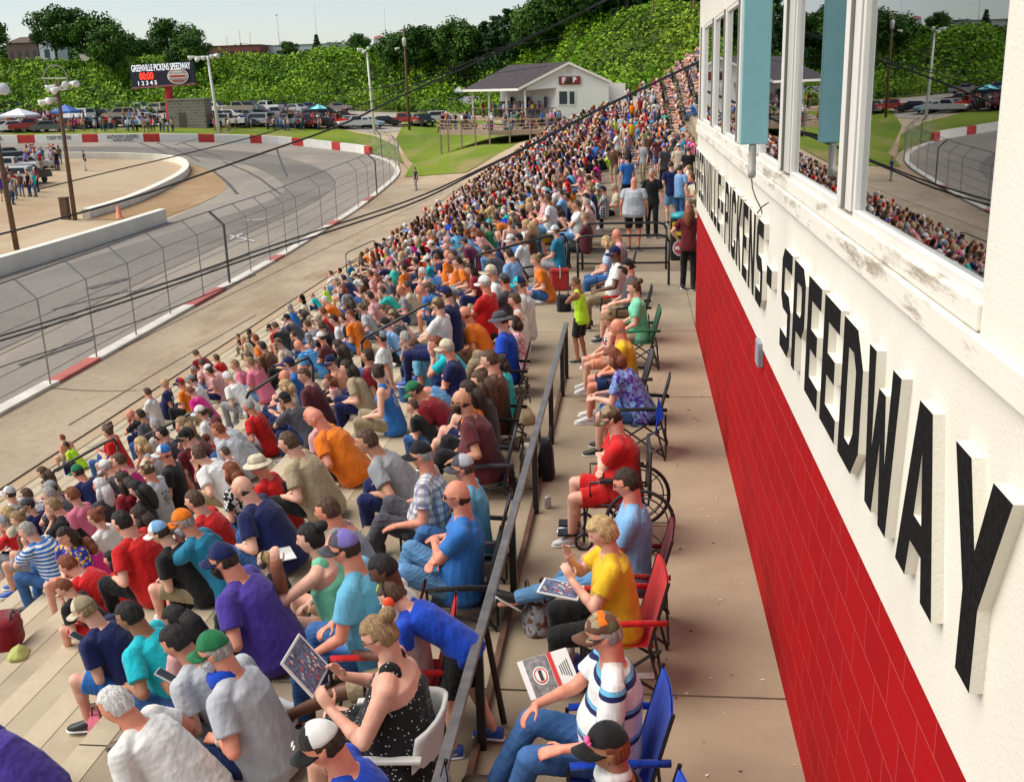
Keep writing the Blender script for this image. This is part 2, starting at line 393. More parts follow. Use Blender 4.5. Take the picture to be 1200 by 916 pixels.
def shoe_mesh():
    if 'shoe' in _HM: return _HM['shoe']
    mb=MB(); st=[]
    for x,hy,hz,zc in((-.075,.030,.045,-.02),(-.05,.038,.055,-.015),(0,.038,.055,-.012),(.06,.042,.040,-.028),(.12,.045,.030,-.040),(.165,.036,.022,-.046),(.185,.018,.014,-.05)):
        st.append(((x,0,zc),hy,hz,(1,0,0)))
    loft(mb,st,n=14,m=0); 
    st=[((x,0,-.066),hy+.004,.010,(1,0,0)) for x,hy in((-.082,.026),(-.05,.040),(0,.040),(.06,.044),(.12,.047),(.17,.038),(.192,.016))]
    loft(mb,st,n=12,m=1)
    mb.v=[(x,y,max(z,-.076)) for x,y,z in mb.v]
    _HM['shoe']=mb.mesh('shoe',[plain('shoe',(.02,.02,.02)),plain('sole',(.7,.7,.7))],True); return _HM['shoe']
SK={'l':(.72,.42,.31),'p':(.80,.52,.41),'t':(.55,.29,.18),'r':(.70,.30,.20),'b':(.13,.06,.035),'m':(.36,.18,.10)}
EYE=plain('eye',(.03,.02,.015),.2); LIP=plain('lip',(.45,.13,.10),.5)
_PB={}
def body_set(key,P,vox):
    """build meshes for one pose. returns dict"""
    if key in _PB: return _PB[key]
    g=P.get('g',1.); bel=P.get('belly',0.); fem=P.get('fem',0); A=P.get
    hz=A('hz',.13); lean=R(A('lean',12)); up=R(A('lean',12)+A('hunch',12)); tw=A('twist',0.)
    hip=np.array([0,0,hz]); u1=np.array([math.sin(lean),0,math.cos(lean)]); u2=np.array([math.sin(up),math.sin(tw)*.25,math.cos(up)]); u2=_nrm(u2)
    waist=hip+u1*.16; chest=waist+_nrm(u1+u2)*.20; nb=chest+u2*.17
    shw=A('shw',.185 if not fem else .160)*(.6+.4*g)
    hd=nb+_nrm(u2*.8+np.array([.25,0,.6]))*.19; hd=hd+np.array([A('hfx',.0),A('hfy',0),0])
    yaw,pit=R(A('yaw',0)),R(A('pitch',8)); HR=np.array(Matrix.Rotation(yaw,3,'Z')@Matrix.Rotation(pit,3,'Y'))
    # --- legs
    hipj={s:hip+np.array([.03,s*.085*g,-.01]) for s in(-1,1)}
    ft=A('feet',{1:(.42,.12,-.19),-1:(.45,-.12,-.19)}); kn={};an={}
    for s in(-1,1):
        kn[s],an[s]=ik(hipj[s],ft[s],.43,.42,A('kpole',{1:(.5,.25,1),-1:(.5,-.25,1)})[s])
    sh={s:nb+np.array([0,0,-.035])+np.array([.012,s*shw,-.01])+np.array([-s*math.sin(tw)*.1,0,0]) for s in(-1,1)}
    arm=A('arms',('knee','knee')); el={};wr={};hdv={}
    for s,mode in((1,arm[0]),(-1,arm[1])):
        pole=(-.5,s*.6,-.8); cur=.45; hn=None
        if isinstance(mode,tuple): t=np.array(mode[0]); hdr=mode[1]; pole=mode[2] if len(mode)>2 else pole
        elif mode=='knee': t=kn[s]+np.array([-.10,-s*.01,.065]); hdr=(.8,0,-.35)
        elif mode=='thigh': t=kn[s]*.5+hipj[s]*.5+np.array([0,-s*.02,.10+.02*g]); hdr=(.9,-s*.4,-.1)
        elif mode=='clasp': t=np.array([kn[s][0]-.03,s*.035,kn[s][2]+.03]); hdr=(.7,-s*.5,-.3); cur=.7
        elif mode=='lap': t=np.array([.24+.05*g,s*.06,hz+.13]); hdr=(.6,-s*.9,-.1); cur=.6
        elif mode=='chin': t=hd+np.array([.04,s*.0,-.20]); hdr=(.3,0,1); cur=.8; pole=(.6,s*.5,-1)
        elif mode=='phone': t=np.array([.33,s*.055,hz+.25]); hdr=(.7,-s*.25,.5); cur=.6
        elif mode=='read': t=np.array([.36,s*.17,hz+.36]); hdr=(.5,-s*.2,.8); cur=.6
        elif mode=='cross': t=np.array([.17+.03*g,-s*.10,chest[2]-.10+s*.03]); hdr=(.1,-s,.1); cur=.3; pole=(.2,s,-.8)
        elif mode=='rest': t=np.array([.27,s*.25,hz+.17]); hdr=(.9,0,-.2); cur=.4
        elif mode=='behind': t=np.array([-.22,s*.27,hz-.08]); hdr=(-.3,s*.2,-1); cur=.0; pole=(-1,s*.3,0)
        elif mode=='hang': t=sh[s]+np.array([.05,s*.07+.02*s*g,-.50]); hdr=(.12,0,-1); cur=.3; pole=(-1,s*.3,0)
        elif mode=='hip': t=hip+np.array([.02,s*.19*g,.08]); hdr=(.3,-s*.6,-.6); pole=(-.3,s,0)
        elif mode=='up': t=sh[s]+np.array([.26,s*.05,.10]); hdr=(.1,-s*.1,1); pole=(.3,s*.4,-1)
        elif mode=='ear': t=hd+np.array([.02,s*.12,-.05]); hdr=(.1,-s*.3,1); cur=.7; pole=(.5,s,-.5)
        el[s],wr[s]=ik(sh[s],t,.28,.25,pole); hdv[s]=(_nrm(hdr),cur)
    af=.75+.25*g; lf=.72+.28*g; full=vox<.011
    # --- body
    B=MB()
    def torso(mb,inf,top=True,bot=-.10,bk=1.0,shd=True,hem=0.):
        q=[(hip+u1*bot,.135*g+hem*2,.105*g+hem*2),(hip+u1*(bot*.3),.172*g+hem,.125*g+hem),(waist,(.150 if not fem else .135)*g+bel*.05,.105*g+bel*.06),
           (chest,.165*(.45+.55*g),.112*(.4+.6*g)+bel*.02),(chest+u2*.10,.165*(.5+.5*g)+.008,.10*(.5+.5*g)),(nb-u2*.01,.11,.075),(nb+u2*.035,.062,.060)]
        offs=[0,.0,.02*bel+.03*(g-1),.015+(.015*fem),.01,0,.012]
        if not top: q=q[:-1]; offs=offs[:-1]
        st=[]
        for i,(c,a,b) in enumerate(q):
            t=u1 if i<3 else u2; st.append((c+np.array([offs[i]+(bel*.035 if i in(2,) else 0),0,0]),a+inf,b+inf,t))
        if not shd: st=st[:-2]+[(chest+u2*.118,.125,.10,u2)]
        loft(mb,st)
        if bel: mb.sphere(waist+np.array([.05+.02*bel,0,.03]),(.12+.035*bel+inf,.15+.035*bel+inf,.14+inf),16,12)
        if fem:
            for s in(-1,1): mb.sphere(chest+u2*.015+np.array([.085*(.6+.4*g),s*.07,0]),(.065+inf,.065+inf,.062+inf),12,8)
        for s in((-1,1) if shd else ()): capsule(mb,nb+u2*.0,sh[s],.055+inf*.6,.056*af+inf*.6,n=12)
    torso(B,0.)
    capsule(B,nb-u2*.03,hd+HR@np.array([-.02,0,-.03]),.066*(.7+.3*g)*(.88 if fem else 1),.062*(.75+.25*g)*(.88 if fem else 1),n=14)
    HV,HF=_HP; B.add((HV@HR.T)+hd,HF)
    for s in(-1,1):
        c=hd+HR@np.array([-.008,s*.074,-.003]); B.sphere(c,(.018,.010,.030),10,8)
        capsule(B,sh[s],el[s],.053*af,.039*af,n=12); capsule(B,el[s],wr[s],.040*af,.025*(.85+.15*g),n=12)
        mid=el[s]*.7+wr[s]*.3; capsule(B,mid,mid*.8+wr[s]*.2,.040*af,.036*af,n=10)
        d,c=hdv[s]; side=np.array([0,-s*1.,0.])+np.array([0,0,.6]); nr=np.array([.0,-s*.5,-.8]) if abs(d[2])<.75 else np.array([.3 if d[2]>0 else .1,-s*1.,0])
        hand(B,wr[s],d,nr,side,curl=c,full=full)
        capsule(B,hipj[s],kn[s],.083*lf,.056*lf,n=14); capsule(B,kn[s],an[s],.055*lf,.036*(.8+.2*g),n=12)
        mid=kn[s]*.72+an[s]*.28; capsule(B,mid+np.array([-.012,0,0]),mid*.7+an[s]*.3,.053*lf,.045*lf,n=12)
        fa=A('fang',{1:8,-1:-8})[s]; fd=np.array([math.cos(R(fa)),math.sin(R(fa)),A('fp',{1:-.05,-1:-.05})[s]])
        capsule(B,an[s]+np.array([-.02,0,-.03]),an[s]+_nrm(fd)*.13+np.array([0,0,-.045]),.036,.026,side=(0,1,0),k=(1.1,.8),n=10)
    ep=[hd+HR@np.array([.087,s*.029,.008]) for s in(-1,1)]; lp=hd+HR@np.array([.098,0,-.054])
    def colr(c):
        m=np.zeros(len(c)); L=(c-hd)@HR
        for s in(-1,1): m[((L[:,0]>.063)&(((L[:,1]-s*.029)/.0105)**2+((L[:,2]-.006)/.0050)**2<1))]=1
        m[(L[:,0]>.063)&((L[:,1]/.023)**2+((L[:,2]+.055)/.0075)**2<1)]=2
        m[(L[:,0]>.063)&((abs(L[:,1]-0)>.014)&(abs(L[:,1])<.048)&(abs(L[:,2]-.027)<.0032))]=3
        return m
    mats=[skin(SK['l']),EYE,LIP,plain('brow',(.12,.07,.04))]
    D={'body':remesh(B,vox,mats,2,'person',colour=colr)}
    # --- clothes
    T=A('top','tee'); Q=MB(); inf=.014
    if T!='none':
        if T in('tee','long','polo'):
            torso(Q,inf,top=False,bot=-.115,hem=.011)
            sl={'tee':.62,'polo':.66,'long':1.}[T]
            for s in(-1,1):
                e=sh[s]+(el[s]-sh[s])*sl
                capsule(Q,sh[s],e,.056*af+.016,.049*af+.017+(.006 if T!='long' else -.008),n=16,e1=0 if T!='long' else 1)
                if T=='long': capsule(Q,el[s],el[s]+(wr[s]-el[s])*.93,.045*af+.008,.032,n=14,e1=0)
            if T=='polo':
                capsule(Q,nb+u2*.012,nb+u2*.055+np.array([.01,0,0]),.072,.064,n=16,e0=0,e1=0)
        elif T=='tank':
            torso(Q,inf,top=False,bot=-.115,hem=.011,shd=False)
            for s in(-1,1): capsule(Q,chest+u2*.05+np.array([0,s*.10,0]),nb+np.array([0,s*.085,.008]),.045,.058,side=(0,1,0),k=(.75,1.15),n=10)
        D['shirt']=remesh(Q,vox*1.05,[cloth((.5,.5,.5))],3,'shirt',wr=.0014 if vox<.012 else .0014,seed=A('seed',1))
    Bt=A('bottom','jeans'); Q=MB()
    if Bt!='none':
        f={'jeans':1.,'shorts':.86,'short':.5,'capri':1.,'skirt':.8}[Bt]
        loft(Q,[(hip-u1*.085,.13*g,.11*g,u1),(hip-u1*.03,.182*g,.137*g,u1),(hip+u1*.03,.176*g,.13*g,u1),(hip+u1*.05,.15*g,.10*g,u1)])
        for s in(-1,1):
            e=hipj[s]+(kn[s]-hipj[s])*f; hi=.016 if Bt!='jeans' else .010
            capsule(Q,hipj[s],e,.086*lf+hi,.060*lf+hi+(.014 if Bt in('shorts','skirt') else .004),n=16,e1=1 if Bt in('jeans','capri') else 0)
            if Bt=='jeans': capsule(Q,kn[s],an[s]+(an[s]-kn[s])*.02,.058*lf+.014,.058,n=14,e1=0)
            if Bt=='capri': capsule(Q,kn[s],kn[s]+(an[s]-kn[s])*.55,.058*lf+.012,.055*lf,n=14,e1=0)
        if Bt=='skirt': loft(Q,[(hip+np.array([.05,0,-.02]),.15*g,.10,(1,0,.1)),((kn[1]+kn[-1])/2*.8+hip*.2,.19*g,.09,(1,0,.1)),((kn[1]+kn[-1])/2,.17*g,.08,(1,0,-.5))])
        D['pants']=remesh(Q,vox*1.05,[denim()],2,'trousers',wr=.004,seed=A('seed',1)+5)
    D['hd']=hd; D['HR']=HR; D['an']=an; D['kn']=kn; D['wr']=wr; D['hdv']=hdv; D['P']=P; D['el']=el
    _PB[key]=D; return D
SHOES={'k':((.02,.02,.022),(.75,.75,.75)),'w':((.7,.7,.7),(.75,.75,.75)),'b':((.10,.06,.035),(.05,.04,.03)),'g':((.25,.25,.27),(.7,.7,.7)),'u':((.03,.10,.45),(.8,.8,.8))}
HC_={'k':(.012,.010,.010),'d':(.035,.020,.013),'n':(.09,.05,.028),'a':(.20,.06,.025),'y':(.50,.34,.16),'g':(.33,.31,.29),'w':(.75,.73,.70),'o':(.28,.18,.09)}
PEOPLE=[]
def dress(D,loc,rz,sc,shirt,pants,hair='short',hc='n',sk='l',hat=None,hatc=None,shoes='k',extra=(),label=None,group=None,lod=0):
    """assemble one person from a body set"""
    b=bpy.data.objects.new('person',D['body']); COL.objects.link(b); b.location=loc; b.rotation_euler=(0,0,rz); b.scale=(sc,)*3
    def slot(o,i,m): o.material_slots[i].link='OBJECT'; o.material_slots[i].material=m
    slot(b,0,skin(SK[sk])); slot(b,3,hairm(tuple(.45*a+.55*c*.55 for a,c in zip(HC_[hc if hc!='w' else 'g'],SK[sk]))))
    def kid(me,name,ms,M=None,par=b):
        o=bpy.data.objects.new(name,me); COL.objects.link(o); o.parent=par
        for i,m in enumerate(ms): slot(o,i,m)
        if M is not None: o.matrix_local=M
        return o
    HM=Matrix.Translation(Vector(D['hd']))@Matrix([list(r) for r in D['HR']]).to_4x4()
    P=D['P']
    if 'shirt' in D: kid(D['shirt'],'dress' if P.get('dress') else 'shirt',[shirt])
    if 'pants' in D: kid(D['pants'],'shorts' if P.get('bottom') in('shorts','short') else 'trousers',[pants])
    if hair!='bald': kid(hair_mesh(hair),'hair',[hairm(HC_[hc])],HM@(Matrix.Scale(.87 if hair=='curly' else .96,4) if hat else Matrix.Identity(4)))
    if hat:
        c1,c2=hatc if hatc else ((.1,.1,.1),(.1,.1,.1))
        f=lambda c: c if not isinstance(c,tuple) else cloth(c)
        kid(cap_mesh(hat),'hat' if hat=='hat' else 'cap',[f(c1),f(c2)],HM)
    if 'glasses' in extra: kid(glasses_mesh(),'glasses',[plain('frame',(.03,.02,.02),.3)],HM)
    if 'shades' in extra: kid(shade_mesh(),'sunglasses',[plain('lens',(.01,.01,.012),.15)],HM)
    if 'muffs' in extra: kid(muffs_mesh(),'ear_muffs',[plain('mf',(.9,.08,.02),.35),plain('mfb',(.02,.02,.02))],HM)
    if 'muffk' in extra: kid(muffs_mesh(),'ear_muffs',[plain('mfk',(.03,.03,.035),.35),plain('mfb',(.02,.02,.02))],HM)
    if 'beard' in extra: kid(hair_mesh('beard'),'beard',[hairm(HC_[hc])],HM)
    if 'beardw' in extra: kid(hair_mesh('beard'),'beard',[hairm(HC_['w'])],HM)
    if shoes and lod<2:
        c=SHOES[shoes]
        for s in(-1,1):
            fa=R(P.get('fang',{1:8,-1:-8})[s]); pt=P.get('spitch',{1:0,-1:0})[s]
            M=Matrix.Translation(Vector(D['an'][s])+Vector((0,0,-.005)))@Matrix.Rotation(fa,4,'Z')@Matrix.Rotation(R(pt),4,'Y')
            kid(shoe_mesh(),'shoe',[plain('shoe',c[0],.5),plain('sole',c[1],.6)],M)
    if label: b['label']=label
    b['category']='person'
    if group: b['group']=group
    PEOPLE.append(b); return b
# ------------------------------------------------------------------ world, light
w=bpy.data.worlds.new('World'); S.world=w; w.use_nodes=True; nt=w.node_tree; bg=nt.nodes['Background']
sky=nt.nodes.new('ShaderNodeTexSky'); sky.sky_type='NISHITA'; sky.sun_disc=False; sky.sun_elevation=R(52)
SUNV=Vector((-.62,-.10,.80)).normalized()
sky.sun_elevation=math.asin(SUNV.z); sky.sun_rotation=math.atan2(SUNV.x,SUNV.y); sky.air_density=1.0; sky.dust_density=.6; sky.ozone_density=1.6
bw_=nt.nodes.new('ShaderNodeRGBToBW'); nt.links.new(sky.outputs[0],bw_.inputs[0]); sm=nt.nodes.new('ShaderNodeMix'); sm.data_type='RGBA'; sm.clamp_result=False; sm.inputs[0].default_value=.42; nt.links.new(sky.outputs[0],sm.inputs[6]); nt.links.new(bw_.outputs[0],sm.inputs[7]); nt.links.new(sm.outputs[2],bg.inputs[0]); bg.inputs[1].default_value=.10
l=bpy.data.lights.new('sun','SUN'); l.energy=3.2; l.angle=R(58); l.color=(1,.93,.82); lo=bpy.data.objects.new('sun',l); COL.objects.link(lo)
lo.rotation_euler=SUNV.to_track_quat('Z','Y').to_euler()
S.view_settings.view_transform='Standard'; S.view_settings.look='None'; S.view_settings.exposure=.50
S.cycles.max_bounces=6; S.cycles.transparent_max_bounces=16; S.cycles.use_denoising=True
# ------------------------------------------------------------------ setting materials
def concrete(name='concrete',c=(.40,.315,.215),dark=.66):
    m,nt,b=_new(name); b.inputs['Roughness'].default_value=.9
    f=noise(nt,.9,6,.6); f2=noise(nt,14,4); v=N(nt,'ShaderNodeTexVoronoi',Scale=2.6); tc=nt.nodes.new('ShaderNodeTexCoord'); nt.links.new(tc.outputs['Object'],v.inputs['Vector'])
    base=mixc(nt,ramp(nt,f,.3,.7),[x*dark for x in c],c); base=mixc(nt,ramp(nt,f2,.35,.75),mixc(nt,.5,base,[x*.8 for x in c]),base)
    n3=noise(nt,1.1,5,.6); base=mixc(nt,ramp(nt,n3,.50,.74,(0,0,0),(.40,.40,.40)),base,(.17,.13,.09))
    spot=ramp(nt,v.outputs['Distance'],.022,.035,(1,1,1),(0,0,0)); base=mixc(nt,spot,base,(.62,.58,.52))
    v2=N(nt,'ShaderNodeTexVoronoi',Scale=1.7); mp=N(nt,'ShaderNodeMapping'); mp.inputs['Location'].default_value=(3.3,7.1,0); nt.links.new(tc.outputs['Object'],mp.inputs[0]); nt.links.new(mp.outputs[0],v2.inputs['Vector'])
    base=mixc(nt,ramp(nt,v2.outputs['Distance'],.02,.032,(1,1,1),(0,0,0)),base,(.07,.05,.04))
    nt.links.new(base,b.inputs['Base Color']); bump(nt,f2,.25,.01,b); return m
def dirt(name,c1,c2,c3=None,sc=.12,rough=.95,fine=9):
    m,nt,b=_new(name); b.inputs['Roughness'].default_value=rough; b.inputs['Specular IOR Level'].default_value=.15
    f=noise(nt,sc,7,.6); base=mixc(nt,ramp(nt,f,.35,.66),c1,c2)
    if c3: base=mixc(nt,ramp(nt,noise(nt,sc*2.7,6,.65,stretch=(1,.35,1)),.50,.72),base,c3)
    g=noise(nt,fine,4); base=mixc(nt,ramp(nt,g,.3,.8),mixc(nt,.75,base,(0,0,0),'MIX') if False else mixc(nt,.22,base,(.05,.04,.03)),base)
    nt.links.new(base,b.inputs['Base Color']); bump(nt,g,.3,.05,b); return m
CONC=concrete(); CONC2=concrete('terrace_concrete',(.47,.385,.265),.80)
SAND=dirt('sand',(.50,.37,.235),(.60,.48,.33),(.42,.28,.16),.06)
ASPH=dirt('asphalt',(.27,.245,.212),(.37,.335,.29),(.44,.37,.285),.05,fine=3)
GRASS=dirt('grass',(.12,.20,.015),(.22,.29,.025),(.36,.28,.12),.09,fine=2.5)
GRAVEL=dirt('gravel',(.38,.34,.29),(.50,.46,.40),(.25,.2,.14),.1)
BLACK=plain('black_steel',(.012,.011,.012),.4,spec=.5); STEEL=plain('galvanised',(.35,.35,.34),.45,.4); WOODP=plain('pole_wood',(.13,.075,.04),.85,var=.3,scale=3)
WHITE=plain('white_paint',(.78,.76,.70),.6,var=.05,scale=2); REDP=plain('red_paint',(.50,.03,.025),.6,var=.15,scale=1.5)
# ------------------------------------------------------------------ ground
def ground():
    xs=np.unique(np.concatenate([np.arange(-100,60,2.),np.arange(-420,-100,7.),np.arange(60,260,7.),[-3000,-2000,-1200,-800,-600,400,800,1500,3000]]))
    ys=np.unique(np.concatenate([np.arange(-30,300,2.),np.arange(300,700,10.),[-2000,-600,-200,-80,900,1200,2000,3000,4500]]))
    X,Y=np.meshgrid(xs,ys); Z=G(X,Y); V=np.stack([X,Y,Z],-1).reshape(-1,3); n=len(xs)
    F=[(j*n+i,j*n+i+1,(j+1)*n+i+1,(j+1)*n+i) for j in range(len(ys)-1) for i in range(n-1)]
    mb=MB(); mb.add(V,F); 
    d=np.hypot(X,Y); base=198-70*ss((X+35)/45.); g=(d>base-6)
    gi=g.reshape(-1); mb.m=[1 if gi[f[0]] else 0 for f in F]
    mb.obj('ground',[SAND,dirt('bank_soil',(.05,.08,.015),(.10,.15,.03),None,.1)],smooth=True,kind='structure')
ground()
def resample(P,n):
    P=np.array(P,float); s=np.concatenate([[0],np.cumsum(np.linalg.norm(np.diff(P,axis=0),axis=1))]); t=np.linspace(0,s[-1],n)
    return np.stack([np.interp(t,s,P[:,i]) for i in range(P.shape[1])],1)
def smoothp(P,it=2):
    P=np.array(P,float)
    for _ in range(it):
        Q=[P[0]]
        for a,b in zip(P[:-1],P[1:]): Q+= [a*.75+b*.25,a*.25+b*.75]
        Q.append(P[-1]); P=np.array(Q)
    return P
def ruled(name,A,B,off,mat,nu=80,nv=14,kind='structure',**k):
    A=resample(A,nu+1); B=resample(B,nu+1); V=[];
    for i in range(nu+1):
        for j in range(nv+1):
            p=A[i]*(1-j/nv)+B[i]*j/nv; V.append((p[0],p[1],float(G(p[0],p[1]))+off))
    F=[(i*(nv+1)+j,i*(nv+1)+j+1,(i+1)*(nv+1)+j+1,(i+1)*(nv+1)+j) for i in range(nu) for j in range(nv)]
    mb=MB(); mb.add(V,F); return mb.obj(name,mat,smooth=True,kind=kind,**k)
P2=lambda L:[tuple(ong(*q)[:2]) for q in L]
front=[(-16.1,-25),(-16.1,10),(-16.25,26.6),(-16.5,32.5),(-16.75,40),(-16.95,47.4),(-17.2,52.4),(-17.85,62.2),(-18.3,69.2)]
turn=P2([(459,210.5),(464,203),(462,197),(457,191.5),(447,187),(428,180.5),(400,177),(345,170.5),(295,168),(235,167),(180,166.8),(100,167.6),(0,168.5),(-120,170)])
WALL=smoothp(front+turn,2)
inner=[(-34,-25),(-33,10)]+P2([(0,322),(94,292),(188,262),(235,240),(263,226),(268,213),(248,200),(215,190),(130,184.5),(0,184.5),(-120,186)])
INNER=smoothp(inner,2)
ruled('racetrack',WALL,INNER,.035,ASPH,220,18)
# racing groove: darker band of rubber around the turn
g1=P2([(345,330),(400,225),(385,200),(330,182),(250,175),(150,173),(0,174),(-100,175)]); g2=P2([(250,330),(330,235),(335,215),(300,195),(240,184),(150,179),(0,180.5),(-100,181)])
ruled('tyre_groove',smoothp([(-19,-25),(-19.5,25),(-21,45)]+g1[1:],2),smoothp([(-25,-25),(-26,25),(-27,45)]+g2[1:],2),.055,dirt('groove',(.18,.165,.15),(.27,.248,.22),None,.08,fine=3),160,8)
# dirt patch inside turn, paved apron of the front straight, verge grass, parking
ruled('dirt_patch',P2([(190,257),(233,240),(262,226),(267,213),(248,201),(222,192)]),P2([(100,258),(150,241),(190,222),(214,209),(219,198),(214,192)]),.03,dirt('turn_dirt',(.38,.24,.12),(.50,.36,.22),(.30,.17,.08),.1),40,8)
def offs(P,d):
    P=np.array(P); t=np.gradient(P,axis=0); t/=np.linalg.norm(t,axis=1)[:,None]; return P+d*np.stack([t[:,1],-t[:,0]],1)
ruled('grass_verge',offs(WALL[len(WALL)*45//100:],1.2),P2([(466,172),(440,160),(400,152),(330,150),(250,147.5),(200,147),(120,151),(0,157),(-120,160)]),.04,GRASS,120,6)
ruled('grass_slope',P2([(474,208),(484,192),(472,178),(464,163),(476,140),(500,130)]),P2([(545,203),(568,190),(600,172),(650,150),(700,135),(720,120)]),.05,GRASS,50,16)
ruled('parking_lot',P2([(500,150),(440,157),(400,150),(330,149),(250,146.5),(120,150),(0,156),(-120,159)]),P2([(560,123),(470,129),(400,127),(330,126.5),(250,126),(120,126),(0,126),(-120,127)]),.05,GRAVEL,70,12)
ruled('grass_strip',P2([(640,122),(560,124.5),(480,133),(425,131),(398,128.5)]),P2([(640,112),(560,115),(480,119),(425,119),(398,120)]),.07,GRASS,40,8)
ruled('apron_pavement',[(-15.7,-20),(-15.9,20),(-16.2,40),(-17.5,62),(-19,86)],[(-12.9,-20),(-12.9,20),(-12.9,40),(-12.9,62),(-13.5,86)],.035,dirt('old_pavement',(.42,.335,.235),(.52,.42,.30),(.34,.24,.15),.25,fine=5),60,6)
# skid marks as thin sheets on the asphalt
def streak(L,wd,name='skid_mark',c=(.07,.068,.07)):
    P=smoothp(P2(L),1); ruled(name,P,offs(P,wd),.075,plain('rubber_mark',c,.8,var=.4,scale=.8),30,1)
for L,wd in (([(98,340),(120,334),(146,328)],.45),([(165,168),(190,178),(207,186)],.25),([(185,168),(212,178),(235,190)],.2),([(215,168),(240,178),(262,186)],.2),([(325,174),(332,195),(338,208)],.2),
             ([(250,200),(268,214),(280,228)],.25),([(60,365),(110,352),(150,342)],.12),([(20,430),(70,412),(110,398)],.12),([(150,345),(220,325),(290,300)],.12),([(262,190),(300,205),(330,228)],.2)): streak(L,wd)
for L in ([(287,259),(332,260)],[(288,260),(318,256)],[(270,277),(300,284)],[(268,282),(283,275)],[(290,283),(276,285)]): streak(L,.15,'painted_mark',(.6,.6,.58))
# long crack lines on the apron
for L in ([(0,481),(150,406),(300,331),(400,283),(520,226)],[(80,500),(200,428),(300,370)],[(46,455),(110,460),(160,459)]): 
    P=smoothp([tuple(onz(*q,-4.0)[:2]) for q in L],1); ruled('pavement_crack',P,offs(P,.035),.05,plain('crack',(.12,.08,.05),.9),60,1)
# ------------------------------------------------------------------ outer wall with red sections
def wall_strip(mb,P,h0,h1,th,mi,z=None):
    P=np.array(P); Q=offs(P,th)
    V=[];n=len(P)
    for p,q in zip(P,Q):
        for (a,zz) in ((p,h0),(p,h1),(q,h1),(q,h0)): V.append((a[0],a[1],float(G(a[0],a[1]))+zz))
    F=[]
    for i in range(n-1):
        for j in range(4): F.append((4*i+j,4*i+(j+1)%4,4*i+4+(j+1)%4,4*i+4+j))
    F+=[(0,1,2,3),(4*n-1,4*n-2,4*n-3,4*n-4)]; mb.add(V,F,mi)
WR=resample(WALL,900); sx=np.array([proj((p[0],p[1],float(G(*p))))[:2] for p in WR])
bw=empty('barrier_wall',(0,0,0),0,'long low concrete track wall painted white with red sections round the turn','wall')
wb=MB(); rb=MB(); mb=MB()
redpx=[(22,42),(97,117),(169,188),(235,252),(295,309),(343.5,356),(389.5,400),(427,433)]
isr=[]
tl=np.arange(len(WR)); near=len(WR)
turn0=int(np.argmax(WR[:,1]>84))
for i in range(len(WR)):
    x,y=sx[i]
    if i<turn0:
        r=(50<x<103 and WR[i][1]>20) or (215<x<252) or (312<x<322) or (381<x<391) or (424<x<432)
        if WR[i][1]<15: r=int((WR[i][1]+30)/6)%3==0
    else: r=any(a<x<b for a,b in redpx)
    isr.append(r)
i=0
WD=WR
while i<len(WR)-1:
    j=i
    while j<len(WR)-1 and isr[j]==isr[i]: j+=1
    wall_strip(rb if isr[i] else wb,WR[i:j+1],-.3,.13 if i<turn0 else .95,.42,int(i<turn0)); i=j
wb.obj('white_section',[WHITE,plain('chalky_white',(.66,.62,.55),.9,var=.15,scale=1.2)],bw); rb.obj('red_section',[REDP,plain('faded_red',(.46,.13,.11),.9,var=.2,scale=1.2)],bw)
def text_mesh(s,size,ext=.0,bold=.0,name='lettering',sx_=1.):
    cu=bpy.data.curves.new('t','FONT'); cu.body=s; cu.size=size; cu.extrude=ext; cu.offset=bold; cu.align_x='CENTER'; cu.align_y='CENTER'
    o=bpy.data.objects.new('t',cu); COL.objects.link(o); dg=bpy.context.evaluated_depsgraph_get(); me=bpy.data.meshes.new_from_object(o.evaluated_get(dg),depsgraph=dg); me.name=name
    bpy.data.objects.remove(o); bpy.data.curves.remove(cu); return me
def text_obj(s,size,loc,xdir,up,mat,parent=None,ext=.004,bold=0,name='lettering',wid=None,sy=1.):
    me=text_mesh(s,size,ext,bold,name); me.materials.clear(); me.materials.append(mat); o=bpy.data.objects.new(name,me); COL.objects.link(o)
    x=Vector(xdir).normalized(); y=Vector(up).normalized(); z=x.cross(y); k=1.
    if wid:
        xs=[v.co.x for v in me.vertices]; k=wid/(max(xs)-min(xs))
    M=Matrix(((x.x*k,y.x*sy,z.x,loc[0]),(x.y*k,y.y*sy,z.y,loc[1]),(x.z*k,y.z*sy,z.z,loc[2]),(0,0,0,1)))
    o.parent=parent
    if parent: o.matrix_parent_inverse=parent.matrix_basis.inverted()
    o.matrix_basis=M; return o
DK=plain('dark_lettering',(.03,.03,.04),.7)
def wall_text(s,px0,px1,size,dz=.5,mat=DK):
    ii=[i for i in range(turn0,len(WR)) if px0<=sx[i][0]<=px1]
    if not ii: return
    a,b=WR[ii[-1]],WR[ii[0]]; t=b-a; L=np.linalg.norm(t); c=(a+b)/2; nn=np.array([t[1],-t[0]])/L
    # face toward the track (towards the camera side)
    if nn@(-c)<0: nn=-nn
    c=c+nn*.05; text_obj(s,size,(c[0],c[1],float(G(*c))+dz),(t[0],t[1],0),(0,0,1),mat,bw,wid=L*.96,ext=.01)
wall_text('ANTHONY ANDERS',124,164,.62,.62); wall_text('RACING  SERVICES',130,158,.34,.25)
wall_text('TONY PORTER',53,87,.62,.6); wall_text('HILL',-12,7,.6,.6)
